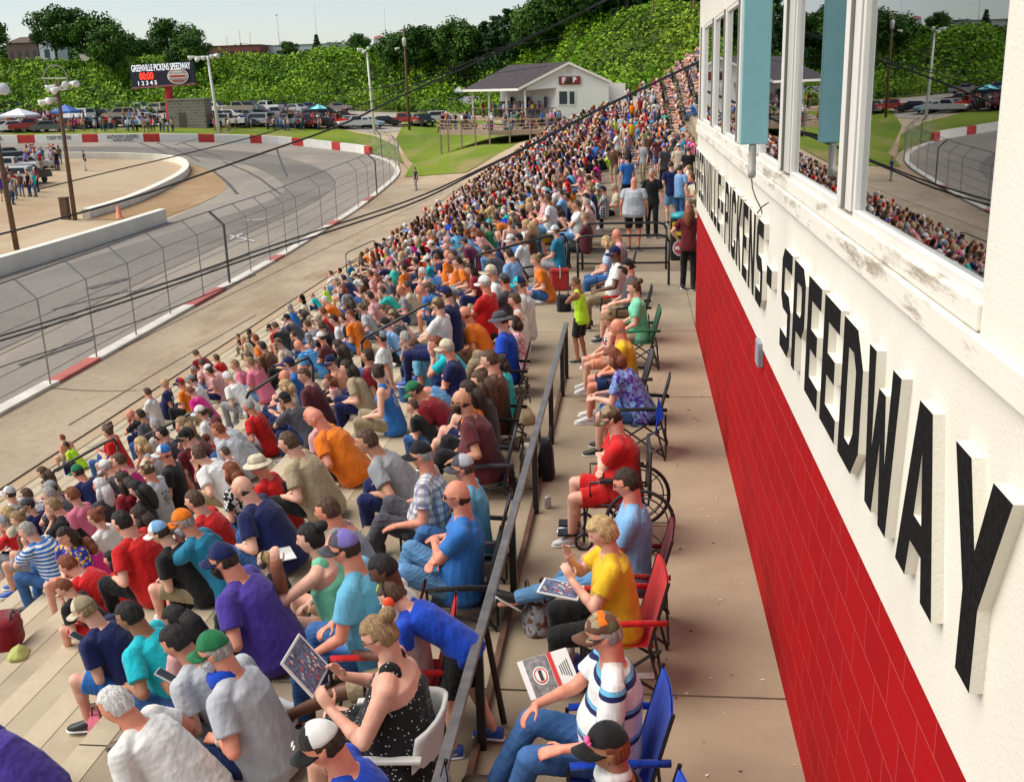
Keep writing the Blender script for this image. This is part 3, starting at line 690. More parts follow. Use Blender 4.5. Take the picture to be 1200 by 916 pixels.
# ------------------------------------------------------------------ catch fence
cf=empty('catch_fence',(0,0,0),0,'tall steel catch fence with angled tops along the track wall','fence')
FP=[(-16.0,10),(-16.05,14.3),(-16.1,18.4),(-16.15,22.5),(-16.27,26.62),(-16.44,29.6),(-16.54,32.49),(-16.79,35.77),(-16.85,39),(-16.9,41.9),(-16.98,44.69),(-17.01,47.4),(-17.08,50),(-17.2,52.38),(-17.6,58),(-17.89,62.18),(-18.38,69.22)]
far=P2([(459,210.5),(465,204),(464,196),(459,190),(449,186),(432,181)]); FPT=[tuple(p) for p in resample(np.array([(-18.6,73)]+far),12)]
FP=np.array(FP+FPT); FPo=offs(resample(FP,len(FP)),0)
tn=np.gradient(FP,axis=0); tn/=np.linalg.norm(tn,axis=1)[:,None]; nn=np.stack([-tn[:,1],tn[:,0]],1)
FH=2.5; tips=[];kinks=[];feet=[]
for (x,y),n_,i in zip(FP,nn,range(len(FP))):
    x+=.32*(-n_[0])*-1*-1; y+=.32*(-n_[1]); z=float(G(x,y)); k=(x,y,z+FH); tp=(x+n_[0]*.55,y+n_[1]*.55,z+FH+.55)
    mb=MB(); mb.tube([(x,y,z-.1),k,tp],.027 if i%9 else .055,6); mb.obj('post',STEEL if i%9 else plain('dark_post',(.10,.10,.10),.5),cf); tips.append(tp); kinks.append(k); feet.append((x,y,z))
mb=MB(); mb.tube(tips,.022,5); mb.tube(kinks,.012,5)
for h in (.45,.95,1.5,2.0): mb.tube([(a,b,c+h) for a,b,c in feet],.011,4)
mb.obj('cable',plain('cable',(.16,.15,.15),.6),cf)
m,nt_,b_=_new('chain_link'); tr=nt_.nodes.new('ShaderNodeBsdfTransparent'); mx=nt_.nodes.new('ShaderNodeMixShader'); mx.inputs[0].default_value=.10
b_.inputs['Base Color'].default_value=(.42,.42,.40,1); nt_.links.new(tr.outputs[0],mx.inputs[1]); nt_.links.new(b_.outputs[0],mx.inputs[2]); nt_.links.new(mx.outputs[0],nt_.nodes['Material Output'].inputs[0])
mb=MB(); V=[];n=len(feet)
for a,b,c in zip(feet,kinks,tips): V+=[(a[0],a[1],a[2]+.02),b,c]
mb.add(V,[(3*i+j,3*i+3+j,3*i+4+j,3*i+1+j) for i in range(n-1) for j in (0,1)]); mb.obj('chain_link_mesh',m,cf)
# ------------------------------------------------------------------ inner walls
def low_wall(L,h,th,label,name='barrier_wall'):
    P=resample(smoothp(P2(L),2),60); mb=MB(); wall_strip(mb,P,-.2,h,th,0); return mb.obj(name,plain('chalk_wall',(.80,.77,.66),.8,var=.08,scale=.8),label=label,cat='wall')
low_wall([(-60,340),(0,322),(94,292.5),(188,261)],.85,.45,'straight thick white concrete pit wall beside the near straight')
low_wall([(97,256),(150,240),(190,221),(211,209),(217,200),(211,192),(190,188),(130,186),(60,186),(0,187),(-100,188)],.6,.5,'low white kerb wall curving round the end of the sandy infield')
# ------------------------------------------------------------------ walkway, terraces
ROWN=13; RX=lambda k:-(2.35+.70*k)
def bmp(X,Y):
    X=np.asarray(X,float); Y=np.asarray(Y,float); return 1.35*ss((Y-50)/30.)*ss((X+12)/8.)+2.1*ss((X+1.5)/6.)*ss((Y-45)/33.)
def row_z(k,X,Y): return -.27*k+float(bmp(X,Y))
cuts=[-4,-.7,2.6,5.93,12.46,15.97,21.2]
mb=MB()
for a,b in zip(cuts[:-1],cuts[1:]):
    mb.box(((-2.35+.93)/2,(a+b)/2,-.15),(.93+2.35,b-a-.022,.30))
mb.box(((-2.35+.93)/2-.02,8.6,-.17),(.93+2.3,25.2,.29),1)
mb.box((1.3,18.8,-.15),(.72,4.9,.29)); mb.obj('walkway',[CONC,plain('joint',(.06,.045,.035),.9)],kind='structure')
ycut=np.array(cuts+list(np.arange(24,85,3.2)))
mb=MB()
YE=82.
for k in range(1,ROWN+2):
    x0,x1=RX(k),RX(k-1); zb=-.27*k
    for a,b in zip(ycut[:-1],ycut[1:]):
        if a>=YE: continue
        nsub=3 if b>30 else 1
        for q in range(nsub):
            ya=a+(b-a)*q/nsub+(.008 if q==0 else 0); yb=a+(b-a)*(q+1)/nsub-(.008 if q==nsub-1 else 0)
            za,zc=zb+float(bmp(x0,ya)),zb+float(bmp(x0,yb))
            mb.add([(x0,ya,za),(x1,ya,za),(x1,yb,zc),(x0,yb,zc),(x0,ya,za-.32),(x0,yb,zc-.32)],[(0,1,2,3),(0,3,5,4)],[0,1,2][RS.randint(0,3)])
            xf=x0+.20; mb.add([(x0-.004,ya,za+.004),(xf,ya,za+.004),(xf,yb,zc+.004),(x0-.004,yb,zc+.004),(x0-.004,ya,za-.05),(x0-.004,yb,zc-.05)],[(0,1,2,3),(0,3,5,4)],3)
mb.add([(RX(ROWN+1)-.002,-5,-4.2),(RX(ROWN+1)-.002,YE,-4.2),(RX(ROWN+1)-.002,YE,-3.76),(RX(ROWN+1)-.002,-5,-3.76)],[(0,1,2,3)])
mb.obj('terrace_steps',[CONC2,concrete('tc2',(.50,.415,.29),.84),concrete('tc3',(.38,.31,.215),.82),concrete('tc4',(.58,.485,.34),.86)],kind='structure')
mb=MB()   # level beyond the landing, and the upper terraces behind the press box
for a in np.arange(21.2,YE,3.04):
    b=a+3.04
    for x0,x1 in ((-2.35,-.9),(-.9,1.55)):
        za,zc=float(bmp(x0,a)),float(bmp(x0,b)); mb.add([(x0,a,za-.01),(x1,a,za-.01),(x1,b,zc-.01),(x0,b,zc-.01)],[(0,1,2,3)],0)
    for k in range(1,13):
        x0=1.55+.7*(k-1); x1=x0+.7; za,zc=.27*k+float(bmp(x0,a)),.27*k+float(bmp(x0,b))
        mb.add([(x0,a,za),(x1,a,za),(x1,b,zc),(x0,b,zc),(x0,a,za-.33),(x0,b,zc-.33)],[(0,1,2,3),(0,3,5,4)],1)
mb.obj('upper_terrace',[dirt('path_gravel',(.20,.15,.10),(.32,.25,.18),None,.8),CONC2],kind='structure')
# steel bottom edge: low earth behind the far end
# ------------------------------------------------------------------ handrails
def rail_thing(label,posts,top,name='handrail',mat=BLACK,r=.024,mid=None,group=None):
    e=empty(name,(top[0][0],top[0][1],posts[0][0][2]),0,label,'handrail',group); o=np.array(e.location)
    mb=MB(); mb.tube([np.array(p)-o for p in top],r,8); mb.obj('top_rail',mat,e,smooth=True)
    for a,b in posts:
        mb=MB(); mb.tube([np.array(a)-o,np.array(b)-o],r*.95,8); mb.obj('post',mat,e,smooth=True)
    if mid:
        mb=MB(); mb.tube([np.array(p)-o for p in mid],r*.8,8); mb.obj('mid_rail',mat,e,smooth=True)
    return e
hr=empty('handrail',(-.87,5,0),0,'long dark handrail running the length of the walkway above the terrace','handrail')
mb=MB(); mb.box((0,4.4-5,.70),(.058,18.0,.035)); mb.obj('top_rail',plain('worn_steel',(.16,.145,.14),.35,.3,var=.3,scale=9),hr,bevel=.008)
mb=MB(); mb.box((-.03,4.4-5,.03),(.045,18.0,.045)); mb.obj('bottom_rail',plain('rusty_steel',(.10,.045,.025),.7,var=.4,scale=5),hr,bevel=.006)
for y in (-1.5,1.2,3.35,5.3,7.02,8.81,10.7,12.5,13.3):
    mb=MB(); mb.box((0,y-5,.34),(.05,.05,.68)); mb.obj('post',BLACK,hr,bevel=.006)
for y in (5.6,):
    mb=MB(); mb.tube([(.0,y-5.0,.62),(.10,y-5.62+.55,.02)],.02,6); mb.obj('brace',BLACK,hr)
for xa,xb,y,n_,g_ in ((-9.5,-8.3,15.5,'lowest in the row of aisle rails, by the bottom steps','a'),(-8.0,-6.7,15.5,'second from the bottom in the near aisle','a'),(-6.05,-4.95,15.5,'midway up the near aisle among the crowd','a'),(-4.2,-3.0,15.7,'second from the top in the near aisle','a')):
    zf=lambda x:-.27*math.ceil((-x-2.35)/.7)
    za,zb_=zf(xa),zf(xb); h=.80
    rail_thing('short black arched handrail '+n_,[((xa,y,za),(xa,y,za+h-.1)),((xb,y,zb_),(xb,y,zb_+h-.1))],[(xa,y,za+h-.1),(xa+.06,y,za+h-.01),(xa+.2,y,za+h+.06),(xb-.2,y,zb_+h-.06),(xb-.05,y,zb_+h),(xb,y,zb_+h-.1)],mid=[(xa,y,za+.35),(xb,y,zb_+.32)],group='black aisle handrails')
rail_thing('black arched handrail above the orange shirt near the landing',[((-2.9,19.3,-.27),(-2.9,19.3,.62)),((-1.25,19.9,0),(-1.25,19.9,.82))],[(-2.9,19.3,.62),(-2.8,19.3,.70),(-1.6,19.8,.93),(-1.32,19.9,.95),(-1.25,19.9,.82)],mid=[(-2.9,19.3,.3),(-1.25,19.9,.45)],group='black aisle handrails')
rail_thing('black arched handrail standing alone by the bottom edge of the far terrace',[((-11.9,43,-3.78),(-11.9,43,-2.95)),((-10.6,43,-3.24),(-10.6,43,-2.5))],[(-11.9,43,-2.95),(-11.8,43,-2.85),(-10.8,43,-2.42),(-10.65,43,-2.40),(-10.6,43,-2.5)],mid=[(-11.9,43,-3.4),(-10.6,43,-2.9)],group='black aisle handrails')
for y,lb in ((19.76,'front'),(21.53,'rear')):
    x1=.63; h=.93
    rail_thing('black landing barrier of bent pipe across the walkway, the %s one of the pair'%lb,[((x1,y,0),(x1,y,h-.12)),((-1.05,y,0),(-1.05,y,h-.12))],[(-1.05,y,h-.12),(-1.02,y,h-.03),(-.9,y,h),(.45,y,h),(.58,y,h-.03),(x1,y,h-.12)],mid=[(-1.05,y,.42),(x1,y,.42)],name='barrier_rail')
# ------------------------------------------------------------------ press box building on the right
WX=.93; WE=16.25
def redwall():
    m,nt,b=_new('red_block'); b.inputs['Roughness'].default_value=.75; b.inputs['Specular IOR Level'].default_value=.12
    tc=nt.nodes.new('ShaderNodeTexCoord'); mp=N(nt,'ShaderNodeMapping'); mp.inputs['Rotation'].default_value=(R(90),0,R(90)); nt.links.new(tc.outputs['Object'],mp.inputs[0])
    sp=nt.nodes.new('ShaderNodeSeparateXYZ'); nt.links.new(tc.outputs['Object'],sp.inputs[0]); cb=nt.nodes.new('ShaderNodeCombineXYZ'); nt.links.new(sp.outputs[1],cb.inputs[0]); nt.links.new(sp.outputs[2],cb.inputs[1])
    br=N(nt,'ShaderNodeTexBrick',Scale=1.0); br.inputs['Brick Width'].default_value=.40; br.inputs['Row Height'].default_value=.205; br.inputs['Mortar Size'].default_value=.004; br.inputs['Mortar Smooth'].default_value=.2
    br.inputs['Color1'].default_value=(.40,.003,.004,1); br.inputs['Color2'].default_value=(.33,.002,.004,1); br.inputs['Mortar'].default_value=(.50,.07,.06,1)
    nt.links.new(cb.outputs[0],br.inputs['Vector'])
    n1=noise(nt,2.0,5,.6,stretch=(1,1,.3)); base=mixc(nt,ramp(nt,n1,.25,.8),br.outputs['Color'],mixc(nt,.35,br.outputs['Color'],(.30,.01,.02)))
    n2=noise(nt,3,6,.7,stretch=(1,4,.5)); base=mixc(nt,ramp(nt,n2,.64,.78,(0,0,0),(.28,.28,.28)),base,(.50,.20,.17)); n5=noise(nt,18,4,.7); base=mixc(nt,ramp(nt,n5,.70,.74,(0,0,0),(.5,.5,.5)),base,(.45,.28,.24)); n4=noise(nt,26,5,.7,stretch=(1,1,.12)); base=mixc(nt,ramp(nt,n4,.60,.75,(0,0,0),(.35,.35,.35)),base,(.16,.004,.006))
    nt.links.new(base,b.inputs['Base Color'])
    inv=N(nt,'ShaderNodeBump',Strength=.8,Distance=.012); inv.invert=True; nt.links.new(br.outputs['Fac'],inv.inputs['Height']); b2=N(nt,'ShaderNodeBump',Strength=.25,Distance=.01); nt.links.new(noise(nt,45,3),b2.inputs['Height']); nt.links.new(inv.outputs[0],b2.inputs['Normal']); nt.links.new(b2.outputs[0],b.inputs['Normal'])
    return m
def stucco():
    m,nt,b=_new('white_stucco'); b.inputs['Roughness'].default_value=.85
    n1=noise(nt,1.2,5,.6); n2=noise(nt,3,6,.7,stretch=(1,.6,2.))
    base=mixc(nt,ramp(nt,n1,.3,.75),(.70,.67,.58),(.76,.735,.66)); base=mixc(nt,ramp(nt,n2,.62,.8,(0,0,0),(.22,.22,.22)),base,(.45,.40,.32))
    nt.links.new(base,b.inputs['Base Color']); bump(nt,noise(nt,70,4,.6),.35,.008,b); return m
def worn():
    m,nt,b=_new('peeling_paint'); b.inputs['Roughness'].default_value=.8
    n1=noise(nt,6,8,.75,stretch=(1,.22,1.6)); n2=noise(nt,1.1,4)
    base=mixc(nt,ramp(nt,n1,.52,.62),(.74,.71,.63),(.34,.29,.22)); base=mixc(nt,ramp(nt,n2,.36,.50),(.74,.72,.64),base)
    nt.links.new(base,b.inputs['Base Color']); bump(nt,n1,.5,.006,b); return m
STU=stucco(); FRM=plain('frame_white',(.72,.71,.67),.45,var=.06,scale=3)
pb=empty('press_box',(WX,8,0),0,'long press box building of red painted block with a white upper wall and windows','building')
def prt(mb,name,mats,par=None,**k):
    mb.v=[(x-WX,y-8,z) for x,y,z in mb.v]; return mb.obj(name,mats,par or pb,**k)
def wbox(mb,x0,x1,y0,y1,z0,z1,m=0): mb.box(((x0+x1)/2,(y0+y1)/2,(z0+z1)/2),(x1-x0,y1-y0,z1-z0),m)
mb=MB(); wbox(mb,WX,WX+.25,-4,WE,-.2,1.80); wbox(mb,WX+.253,WX+4.0,WE-.25,WE-.003,-.2,1.79); prt(mb,'red_wall',redwall())
mb=MB(); wbox(mb,WX-.012,WX+.25,-4,WE+.01,1.80,3.02); wbox(mb,WX+.253,WX+4,WE-.25,WE+.008,1.802,3.02)
wbox(mb,WX-.012,WX+.25,-4,2.90,3.02,5.2); wbox(mb,WX-.010,WX+.25,2.90,WE,4.35,5.2); prt(mb,'white_wall',STU)
# windows: piers between openings (Y ranges), glass set back
WINS=[(2.90,4.72),(5.07,6.66),(7.18,8.35),(8.75,9.9),(10.3,11.5),(11.9,13.2),(13.6,15.2)]
piers=[(a[1],b[0]) for a,b in zip(WINS[:-1],WINS[1:])]+[(15.2,WE)]
for a,b in piers:
    mb=MB(); wbox(mb,WX-.012,WX+.16,a+.03,b-.03,3.12,4.35); wbox(mb,WX-.03,WX-.012,(a+b)/2-.030,(a+b)/2-.020,3.12,4.35,1); prt(mb,'window_pier',[FRM,plain('seam',(.20,.20,.19),.7)],bevel=.006)
mb=MB(); wbox(mb,WX-.040,WX-.012,-1,WE+.02,2.92,3.02); wbox(mb,WX-.026,WX+.10,2.90,WE+.015,3.022,3.10); prt(mb,'window_sill',worn(),bevel=.008)
mg,ntg,bg_=_new('window_glass'); 
gl=N(ntg,'ShaderNodeBsdfGlossy',Roughness=.01); gl.inputs[0].default_value=(.95,.97,1,1); trn=ntg.nodes.new('ShaderNodeBsdfTransparent'); trn.inputs[0].default_value=(.75,.82,.80,1)
fr=N(ntg,'ShaderNodeFresnel',IOR=1.75); mxx=ntg.nodes.new('ShaderNodeMixShader'); mf=N(ntg,'ShaderNodeMath',operation='MULTIPLY_ADD'); mf.inputs[1].default_value=1.25; mf.inputs[2].default_value=.12; mf.use_clamp=True
ntg.links.new(fr.outputs[0],mf.inputs[0]); ntg.links.new(mf.outputs[0],mxx.inputs[0]); ntg.links.new(trn.outputs[0],mxx.inputs[1]); ntg.links.new(gl.outputs[0],mxx.inputs[2]); ntg.links.new(mxx.outputs[0],ntg.nodes['Material Output'].inputs[0])
for i,(a,b) in enumerate(WINS):
    mb=MB()
    for (y0,y1,z0,z1) in ((a,a+.035,3.10,4.35),(b-.035,b,3.10,4.35),(a+.035,b-.035,3.10,3.135),(a+.035,b-.035,4.31,4.35)): wbox(mb,WX-.006,WX+.05,y0,y1,z0,z1)
    fo=prt(mb,'window',FRM,bevel=.004)
    mb=MB(); wbox(mb,WX+.018,WX+.024,a+.03,b-.03,3.13,4.315); prt(mb,'pane',mg,fo)
# room behind the glass
mb=MB(); DI=plain('dark_room',(.05,.045,.04),.8)
wbox(mb,WX+2.6,WX+2.7,-1,WE-.3,2.2,4.6); wbox(mb,WX+.26,WX+2.6,-1,WE-.3,2.3,2.4,1); wbox(mb,WX+.26,WX+2.6,-1,WE-.3,4.5,4.6); wbox(mb,WX+.26,WX+2.6,-1.1,-1.0,2.4,4.5); wbox(mb,WX+.26,WX+2.6,WE-.36,WE-.3,2.4,4.5)
wbox(mb,WX+.30,WX+.75,2.95,WE-.6,2.95,3.0,1)
prt(mb,'interior',[DI,plain('counter',(.12,.10,.08),.6)])
for y,z in ((3.35,3.2),(3.42,3.2),(4.05,3.2)):
    mb=MB(); mb.tube([(WX+.12,y,z),(WX+.12,y+.01,4.4)],.005,5); prt(mb,'blind_cord',FRM)
mb=MB(); wbox(mb,WX-.35,WX+4.1,-4,WE+.35,5.202,5.4); prt(mb,'roof',plain('fascia',(.5,.48,.44),.7))
mb=MB(); wbox(mb,WX-.045,WX,7.62,7.80,1.66,1.84); prt(mb,'junction_box',plain('grey_box',(.28,.30,.34),.5),bevel=.006)
# panel antenna hanging outside the glass
an=empty('panel_antenna',(.716,6.75,3.285),0,'flat pale blue antenna panel hung outside the window, grey plug and loose wire below','antenna')
mb=MB(); mb.box((0,0,.62),(.165,.05,1.22)); mb.obj('panel',plain('pale_blue',(.22,.47,.52),.5,var=.05),an,bevel=.006)
mb=MB(); mb.lathe([(.02,0),(.024,-.02),(.022,-.15),(.026,-.152),(.024,-.19),(.012,-.20)],(-.005,0,.008),12); mb.obj('plug',plain('grey_plug',(.30,.30,.28),.4),an,smooth=True)
mb=MB(); mb.tube([(-.005,0,-.19),(0,-.01,-.25),(.02,-.03,-.31),(.05,-.06,-.37),(.055,-.08,-.40)],.004,6); mb.tube([(.025,-.08,-.40),(.055,-.07,-.36),(.095,-.06,-.335)],.004,6); mb.obj('wire',plain('wire',(.02,.03,.03),.5),an)
mb=MB(); mb.box((.10,.03,1.15),(.25,.03,.04)); mb.obj('bracket',STEEL,an)
# ------------------------------------------------------------------ letters
LT={'I':[(0,0),(1.15,0),(1.15,6.5),(0,6.5)],'L':[(0,0),(3.6,0),(3.6,1.05),(1.1,1.05),(1.1,6.5),(0,6.5)],
'E':[(0,0),(3.6,0),(3.6,1.05),(1.1,1.05),(1.1,2.75),(2.9,2.75),(2.9,3.75),(1.1,3.75),(1.1,5.45),(3.6,5.45),(3.6,6.5),(0,6.5)],
'-':[(0.2,2.7),(2.6,2.7),(2.6,3.9),(0.2,3.9)],
'G':[(.8,0),(3.0,0),(3.8,.8),(3.8,3.4),(1.9,3.4),(1.9,2.4),(2.7,2.4),(2.7,1.3),(2.4,1.05),(1.4,1.05),(1.1,1.35),(1.1,5.1),(1.4,5.45),(2.4,5.45),(2.7,5.1),(2.7,4.6),(3.8,4.6),(3.8,5.7),(3.0,6.5),(.8,6.5),(0,5.7),(0,.8)],
'C':[(.8,0),(3.0,0),(3.8,.8),(3.8,1.9),(2.7,1.9),(2.7,1.3),(2.4,1.05),(1.4,1.05),(1.1,1.35),(1.1,5.1),(1.4,5.45),(2.4,5.45),(2.7,5.1),(2.7,4.6),(3.8,4.6),(3.8,5.7),(3.0,6.5),(.8,6.5),(0,5.7),(0,.8)],
'S':[(.0,0),(3.0,0),(3.8,.8),(3.8,3.0),(3.0,3.75),(1.1,3.75),(1.1,5.45),(3.8,5.45),(3.8,6.5),(.8,6.5),(0,5.7),(0,3.4),(.8,2.7),(2.7,2.7),(2.7,1.05),(0,1.05)],
'P':[(0,0),(1.1,0),(1.1,2.5),(3.0,2.5),(3.8,3.3),(3.8,5.7),(3.0,6.5),(0,6.5),(0,5.45),(2.4,5.45),(2.7,5.1),(2.7,3.85),(2.4,3.5),(1.1,3.5),(1.1,5.448),(0,5.448)],
'R':[(0,0),(1.1,0),(1.1,2.5),(1.9,2.5),(2.7,0),(3.9,0),(3.0,2.6),(3.8,3.3),(3.8,5.7),(3.0,6.5),(0,6.5),(0,5.45),(2.4,5.45),(2.7,5.1),(2.7,3.85),(2.4,3.5),(1.1,3.5),(1.1,5.448),(0,5.448)],
'D':[(0,0),(2.6,0),(3.8,1.4),(3.8,5.1),(2.6,6.5),(0,6.5),(0,5.45),(2.1,5.45),(2.7,4.7),(2.7,1.8),(2.1,1.05),(1.1,1.05),(1.1,5.448),(0,5.448)],
'N':[(0,0),(1.05,0),(1.05,3.9),(2.8,0),(3.9,0),(3.9,6.5),(2.85,6.5),(2.85,2.6),(1.1,6.5),(0,6.5)],
'V':[(1.5,0),(2.7,0),(4.2,6.5),(3.05,6.5),(2.1,1.9),(1.15,6.5),(0,6.5)],
'K':[(0,0),(1.1,0),(1.1,2.4),(1.5,3.0),(2.8,0),(4.0,0),(2.2,3.9),(3.9,6.5),(2.7,6.5),(1.1,4.0),(1.1,6.5),(0,6.5)],
'W':[(.7,0),(1.7,0),(2.3,3.2),(2.9,0),(3.9,0),(4.6,6.5),(3.6,6.5),(3.3,2.6),(2.75,5.2),(1.85,5.2),(1.3,2.6),(1.0,6.5),(0,6.5)],
'A':[(0,0),(1.1,0),(1.4,1.5),(2.8,1.5),(3.1,0),(4.2,0),(2.75,6.5),(1.45,6.5),(.55,2.45),(1.6,2.4),(2.1,4.9),(2.6,2.4),(.548,2.42)],
'Y':[(1.55,0),(2.65,0),(2.65,2.6),(4.2,6.5),(3.0,6.5),(2.1,3.9),(1.2,6.5),(0,6.5),(1.55,2.6)]}
sgn=empty('wall_sign',(WX,9,2.2),0,'row of thick block capitals spelling the speedway name, black faces, white sides','sign')
STR='GREENVILLE-PICKENS-SPEEDWAY'
u=.655/6.5; ux=.60/6.5; wd={c:max(p[0] for p in LT[c])*ux*.98 for c in LT}; gap=.075; tot=sum(wd[c]+gap for c in STR)-gap
bf=plain('black_face',(.006,.005,.006),.95,var=.3,scale=40,spec=.12)
from mathutils.geometry import tessellate_polygon
def grow(P,d):
    P=np.array(P,float); n=len(P); a=sum(P[i][0]*P[(i+1)%n][1]-P[(i+1)%n][0]*P[i][1] for i in range(n)); sg_=1 if a>0 else -1; Q=[]
    for i in range(n):
        e0=_nrm(P[i]-P[i-1]); e1=_nrm(P[(i+1)%n]-P[i]); n0=np.array([e0[1],-e0[0]])*sg_; n1=np.array([e1[1],-e1[0]])*sg_; m=n0+n1; L=m@m
        Q.append(P[i]+(m*2/L*d if L>.35 else n0*d))
    return [tuple(q) for q in Q]
HL={'P':[(1.1,3.5),(2.4,3.5),(2.7,3.85),(2.7,5.1),(2.4,5.45),(1.1,5.45)],'D':[(1.1,1.05),(2.1,1.05),(2.7,1.8),(2.7,4.7),(2.1,5.45),(1.1,5.45)],'A':[(1.6,2.45),(2.6,2.45),(2.1,4.9)]}
HL['R']=HL['P']
LT['P']=[(0,0),(1.1,0),(1.1,2.5),(3.0,2.5),(3.8,3.3),(3.8,5.7),(3.0,6.5),(0,6.5)]; LT['R']=[(0,0),(1.1,0),(1.1,2.5),(1.9,2.5),(2.7,0),(3.9,0),(3.0,2.6),(3.8,3.3),(3.8,5.7),(3.0,6.5),(0,6.5)]
LT['D']=[(0,0),(2.6,0),(3.8,1.4),(3.8,5.1),(2.6,6.5),(0,6.5)]; LT['A']=[(0,0),(1.1,0),(1.4,1.5),(2.8,1.5),(3.1,0),(4.2,0),(2.75,6.5),(1.45,6.5)]
LT={c:[(x+.07,z) for x,z in grow(P_,.07)] for c,P_ in LT.items()}; HL={c:[(x+.07,z) for x,z in grow(P_,-.05)] for c,P_ in HL.items()}
def word(W,ya,yb):
    w_=[max(p[0] for p in LT[c]) for c in W]; tot=sum(w_[:-1]); k=(ya-yb-.085*(len(W)-1))/max(tot,1); y=ya; ux=min(k,.108)
    gp=(ya-yb-tot*ux)/max(len(W)-1,1)
    for c,ww in zip(W,w_):
        loops=[LT[c]]+([HL[c]] if c in HL else []); mb=MB(); allp=[]
        for Lp in loops: allp+=[(-(x*ux),(z+.07)/6.64*.605+2.11) for x,z in Lp]
        N_=len(allp); V=[(WX-.048,y+a,z) for a,z in allp]+[(WX-.012,y+a,z) for a,z in allp]
        o=0; L3=[]
        for Lp in loops: L3.append([Vector((allp[o+i][0],allp[o+i][1],0)) for i in range(len(Lp))]); o+=len(Lp)
        mb.add(V,[tuple(t) for t in tessellate_polygon(L3)],0); F=[]; o=0
        for Lp in loops:
            n=len(Lp); F+=[(o+i,o+(i+1)%n,N_+o+(i+1)%n,N_+o+i) for i in range(n)]; o+=n
        mb.add([],[],1); mb.f+=F; mb.m+=[1]*len(F)
        mb.v=[(a-WX,b-9,d-2.2) for a,b,d in mb.v]; mb.obj('letter',[bf,STU],sgn); y-=ww*ux+gp
word('GREENVILLE',16.22,11.70); word('-',11.24,10.9); word('PICKENS',10.74,7.90); word('-',7.27,6.8); word('SPEEDWAY',6.50,2.90)
# ------------------------------------------------------------------ poles, lamps, scoreboard
def pole(pt,pb_,label,r0=.16,r1=.10,mat=WOODP,name='utility_pole',zoff=0,D=None):
    b=ong(*pb_) if D is None else ony(*pb_,D); t=ony(pt[0],pt[1],b[1]); z=float(G(b[0],b[1]))
    e=empty(name,(b[0],b[1],z),0,label,'pole'); mb=MB(); mb.tube([(0,0,-.3),(float(t[0]-b[0])*.5,0,(t[2]-z)*.5),(float(t[0]-b[0]),0,float(t[2]-z))],[r0,(r0+r1)/2,r1],10); mb.obj('shaft',mat,e,smooth=True)
    return e,np.array([t[0]-b[0],0,t[2]-z]),b
def lamp(e,p,d,r=.45,L=.55):
    r*=.72
    d=_nrm(d); q=np.array(p,float); mb=MB(); mb.tube([q-d*.3,q-d*.1,q,q+d*L*.5,q+d*L*.9,q+d*L],[.08,.11,.13,r*.62,r*.85,r*.84],12,cap=True); mb.obj('lamp_head',plain('lamp_white',(.78,.78,.74),.4),e,smooth=True)
def px_on(e,b,x,y): 
    p=ony(x,y,b[1]); return p-np.array(e.location)
e,t,b=pole((66,95),(88,258),'leaning wooden pole in the sandy infield with floodlights clustered near its top',.15,.10)
for x,y,d in ((62,102,(-1,-.5,-.3)),(68,104,(-.5,-1,-.5)),(76,99,(.6,-1,-.1)),(85,98,(1,-.6,-.1)),(54,119,(-1,-.8,-.4)),(62,117,(-.3,-1,-.2))): lamp(e,px_on(e,b,x,y),d,.36,.42)
mb=MB(); a,c=px_on(e,b,56,108),px_on(e,b,84,104); mb.tube([a,c],.05,6); a,c=px_on(e,b,56,120),px_on(e,b,70,120); mb.tube([a,c],.05,6)
cc=px_on(e,b,65,92); mb.tube([cc+np.array([.75*math.cos(q),0,.75*math.sin(q)]) for q in np.linspace(-.4,math.pi+.4,13)],.03,5); mb.tube([px_on(e,b,48,92),px_on(e,b,78,92)],.03,5); mb.obj('cross_arm',STEEL,e)
e,t,b=pole((-14,105),(20,293),'wooden pole at the left edge behind the pit wall, floodlight near its top',.15,.11); lamp(e,px_on(e,b,-2,107),(1,-.6,.2),.5,.6)
e,t,b=pole((243,66),(257,156),'tall white steel light pole between the block shed and the parked cars',.24,.14,WHITE,'light_pole')
for x,y,d in ((226,67,(-1,-.5,-.3)),(234,69,(-.6,-1,-.3)),(240,67,(0,-1,-.3)),(247,66,(.6,-1,-.2)),(252,65,(1,-.6,-.2))): lamp(e,px_on(e,b,x,y),d,.5,.6)
mb=MB(); mb.tube([px_on(e,b,228,67),px_on(e,b,254,66)],.08,6); mb.obj('cross_arm',STEEL,e)
e,t,b=pole((430,62),(439,158),'white steel light pole at the bend of the catch fence',.20,.12,WHITE,'light_pole')
for x,y,d in ((423,58,(-1,-.5,-.1)),(428,60,(-.4,-1,-.4)),(431,57,(.4,-1,0))): lamp(e,px_on(e,b,x,y),d,.4,.5)
e,t,b=pole((473,34),(480,153),'brown wooden utility pole with a transformer can, beside the parked red truck',.19,.12)
c=px_on(e,b,473.5,50); mb=MB(); mb.lathe([(.0,-.55),(.25,-.5),(.28,.45),(.2,.6),(0,.62)],(c[0]+.1,-.35,c[2]),12); mb.obj('transformer',plain('can',(.62,.62,.60),.4),e,smooth=True)
lamp(e,px_on(e,b,466,57),(-1,-.6,-.3),.3,.35); mb=MB(); mb.tube([px_on(e,b,467,36),px_on(e,b,478,35)],.07,6); mb.obj('cross_arm',WOODP,e)
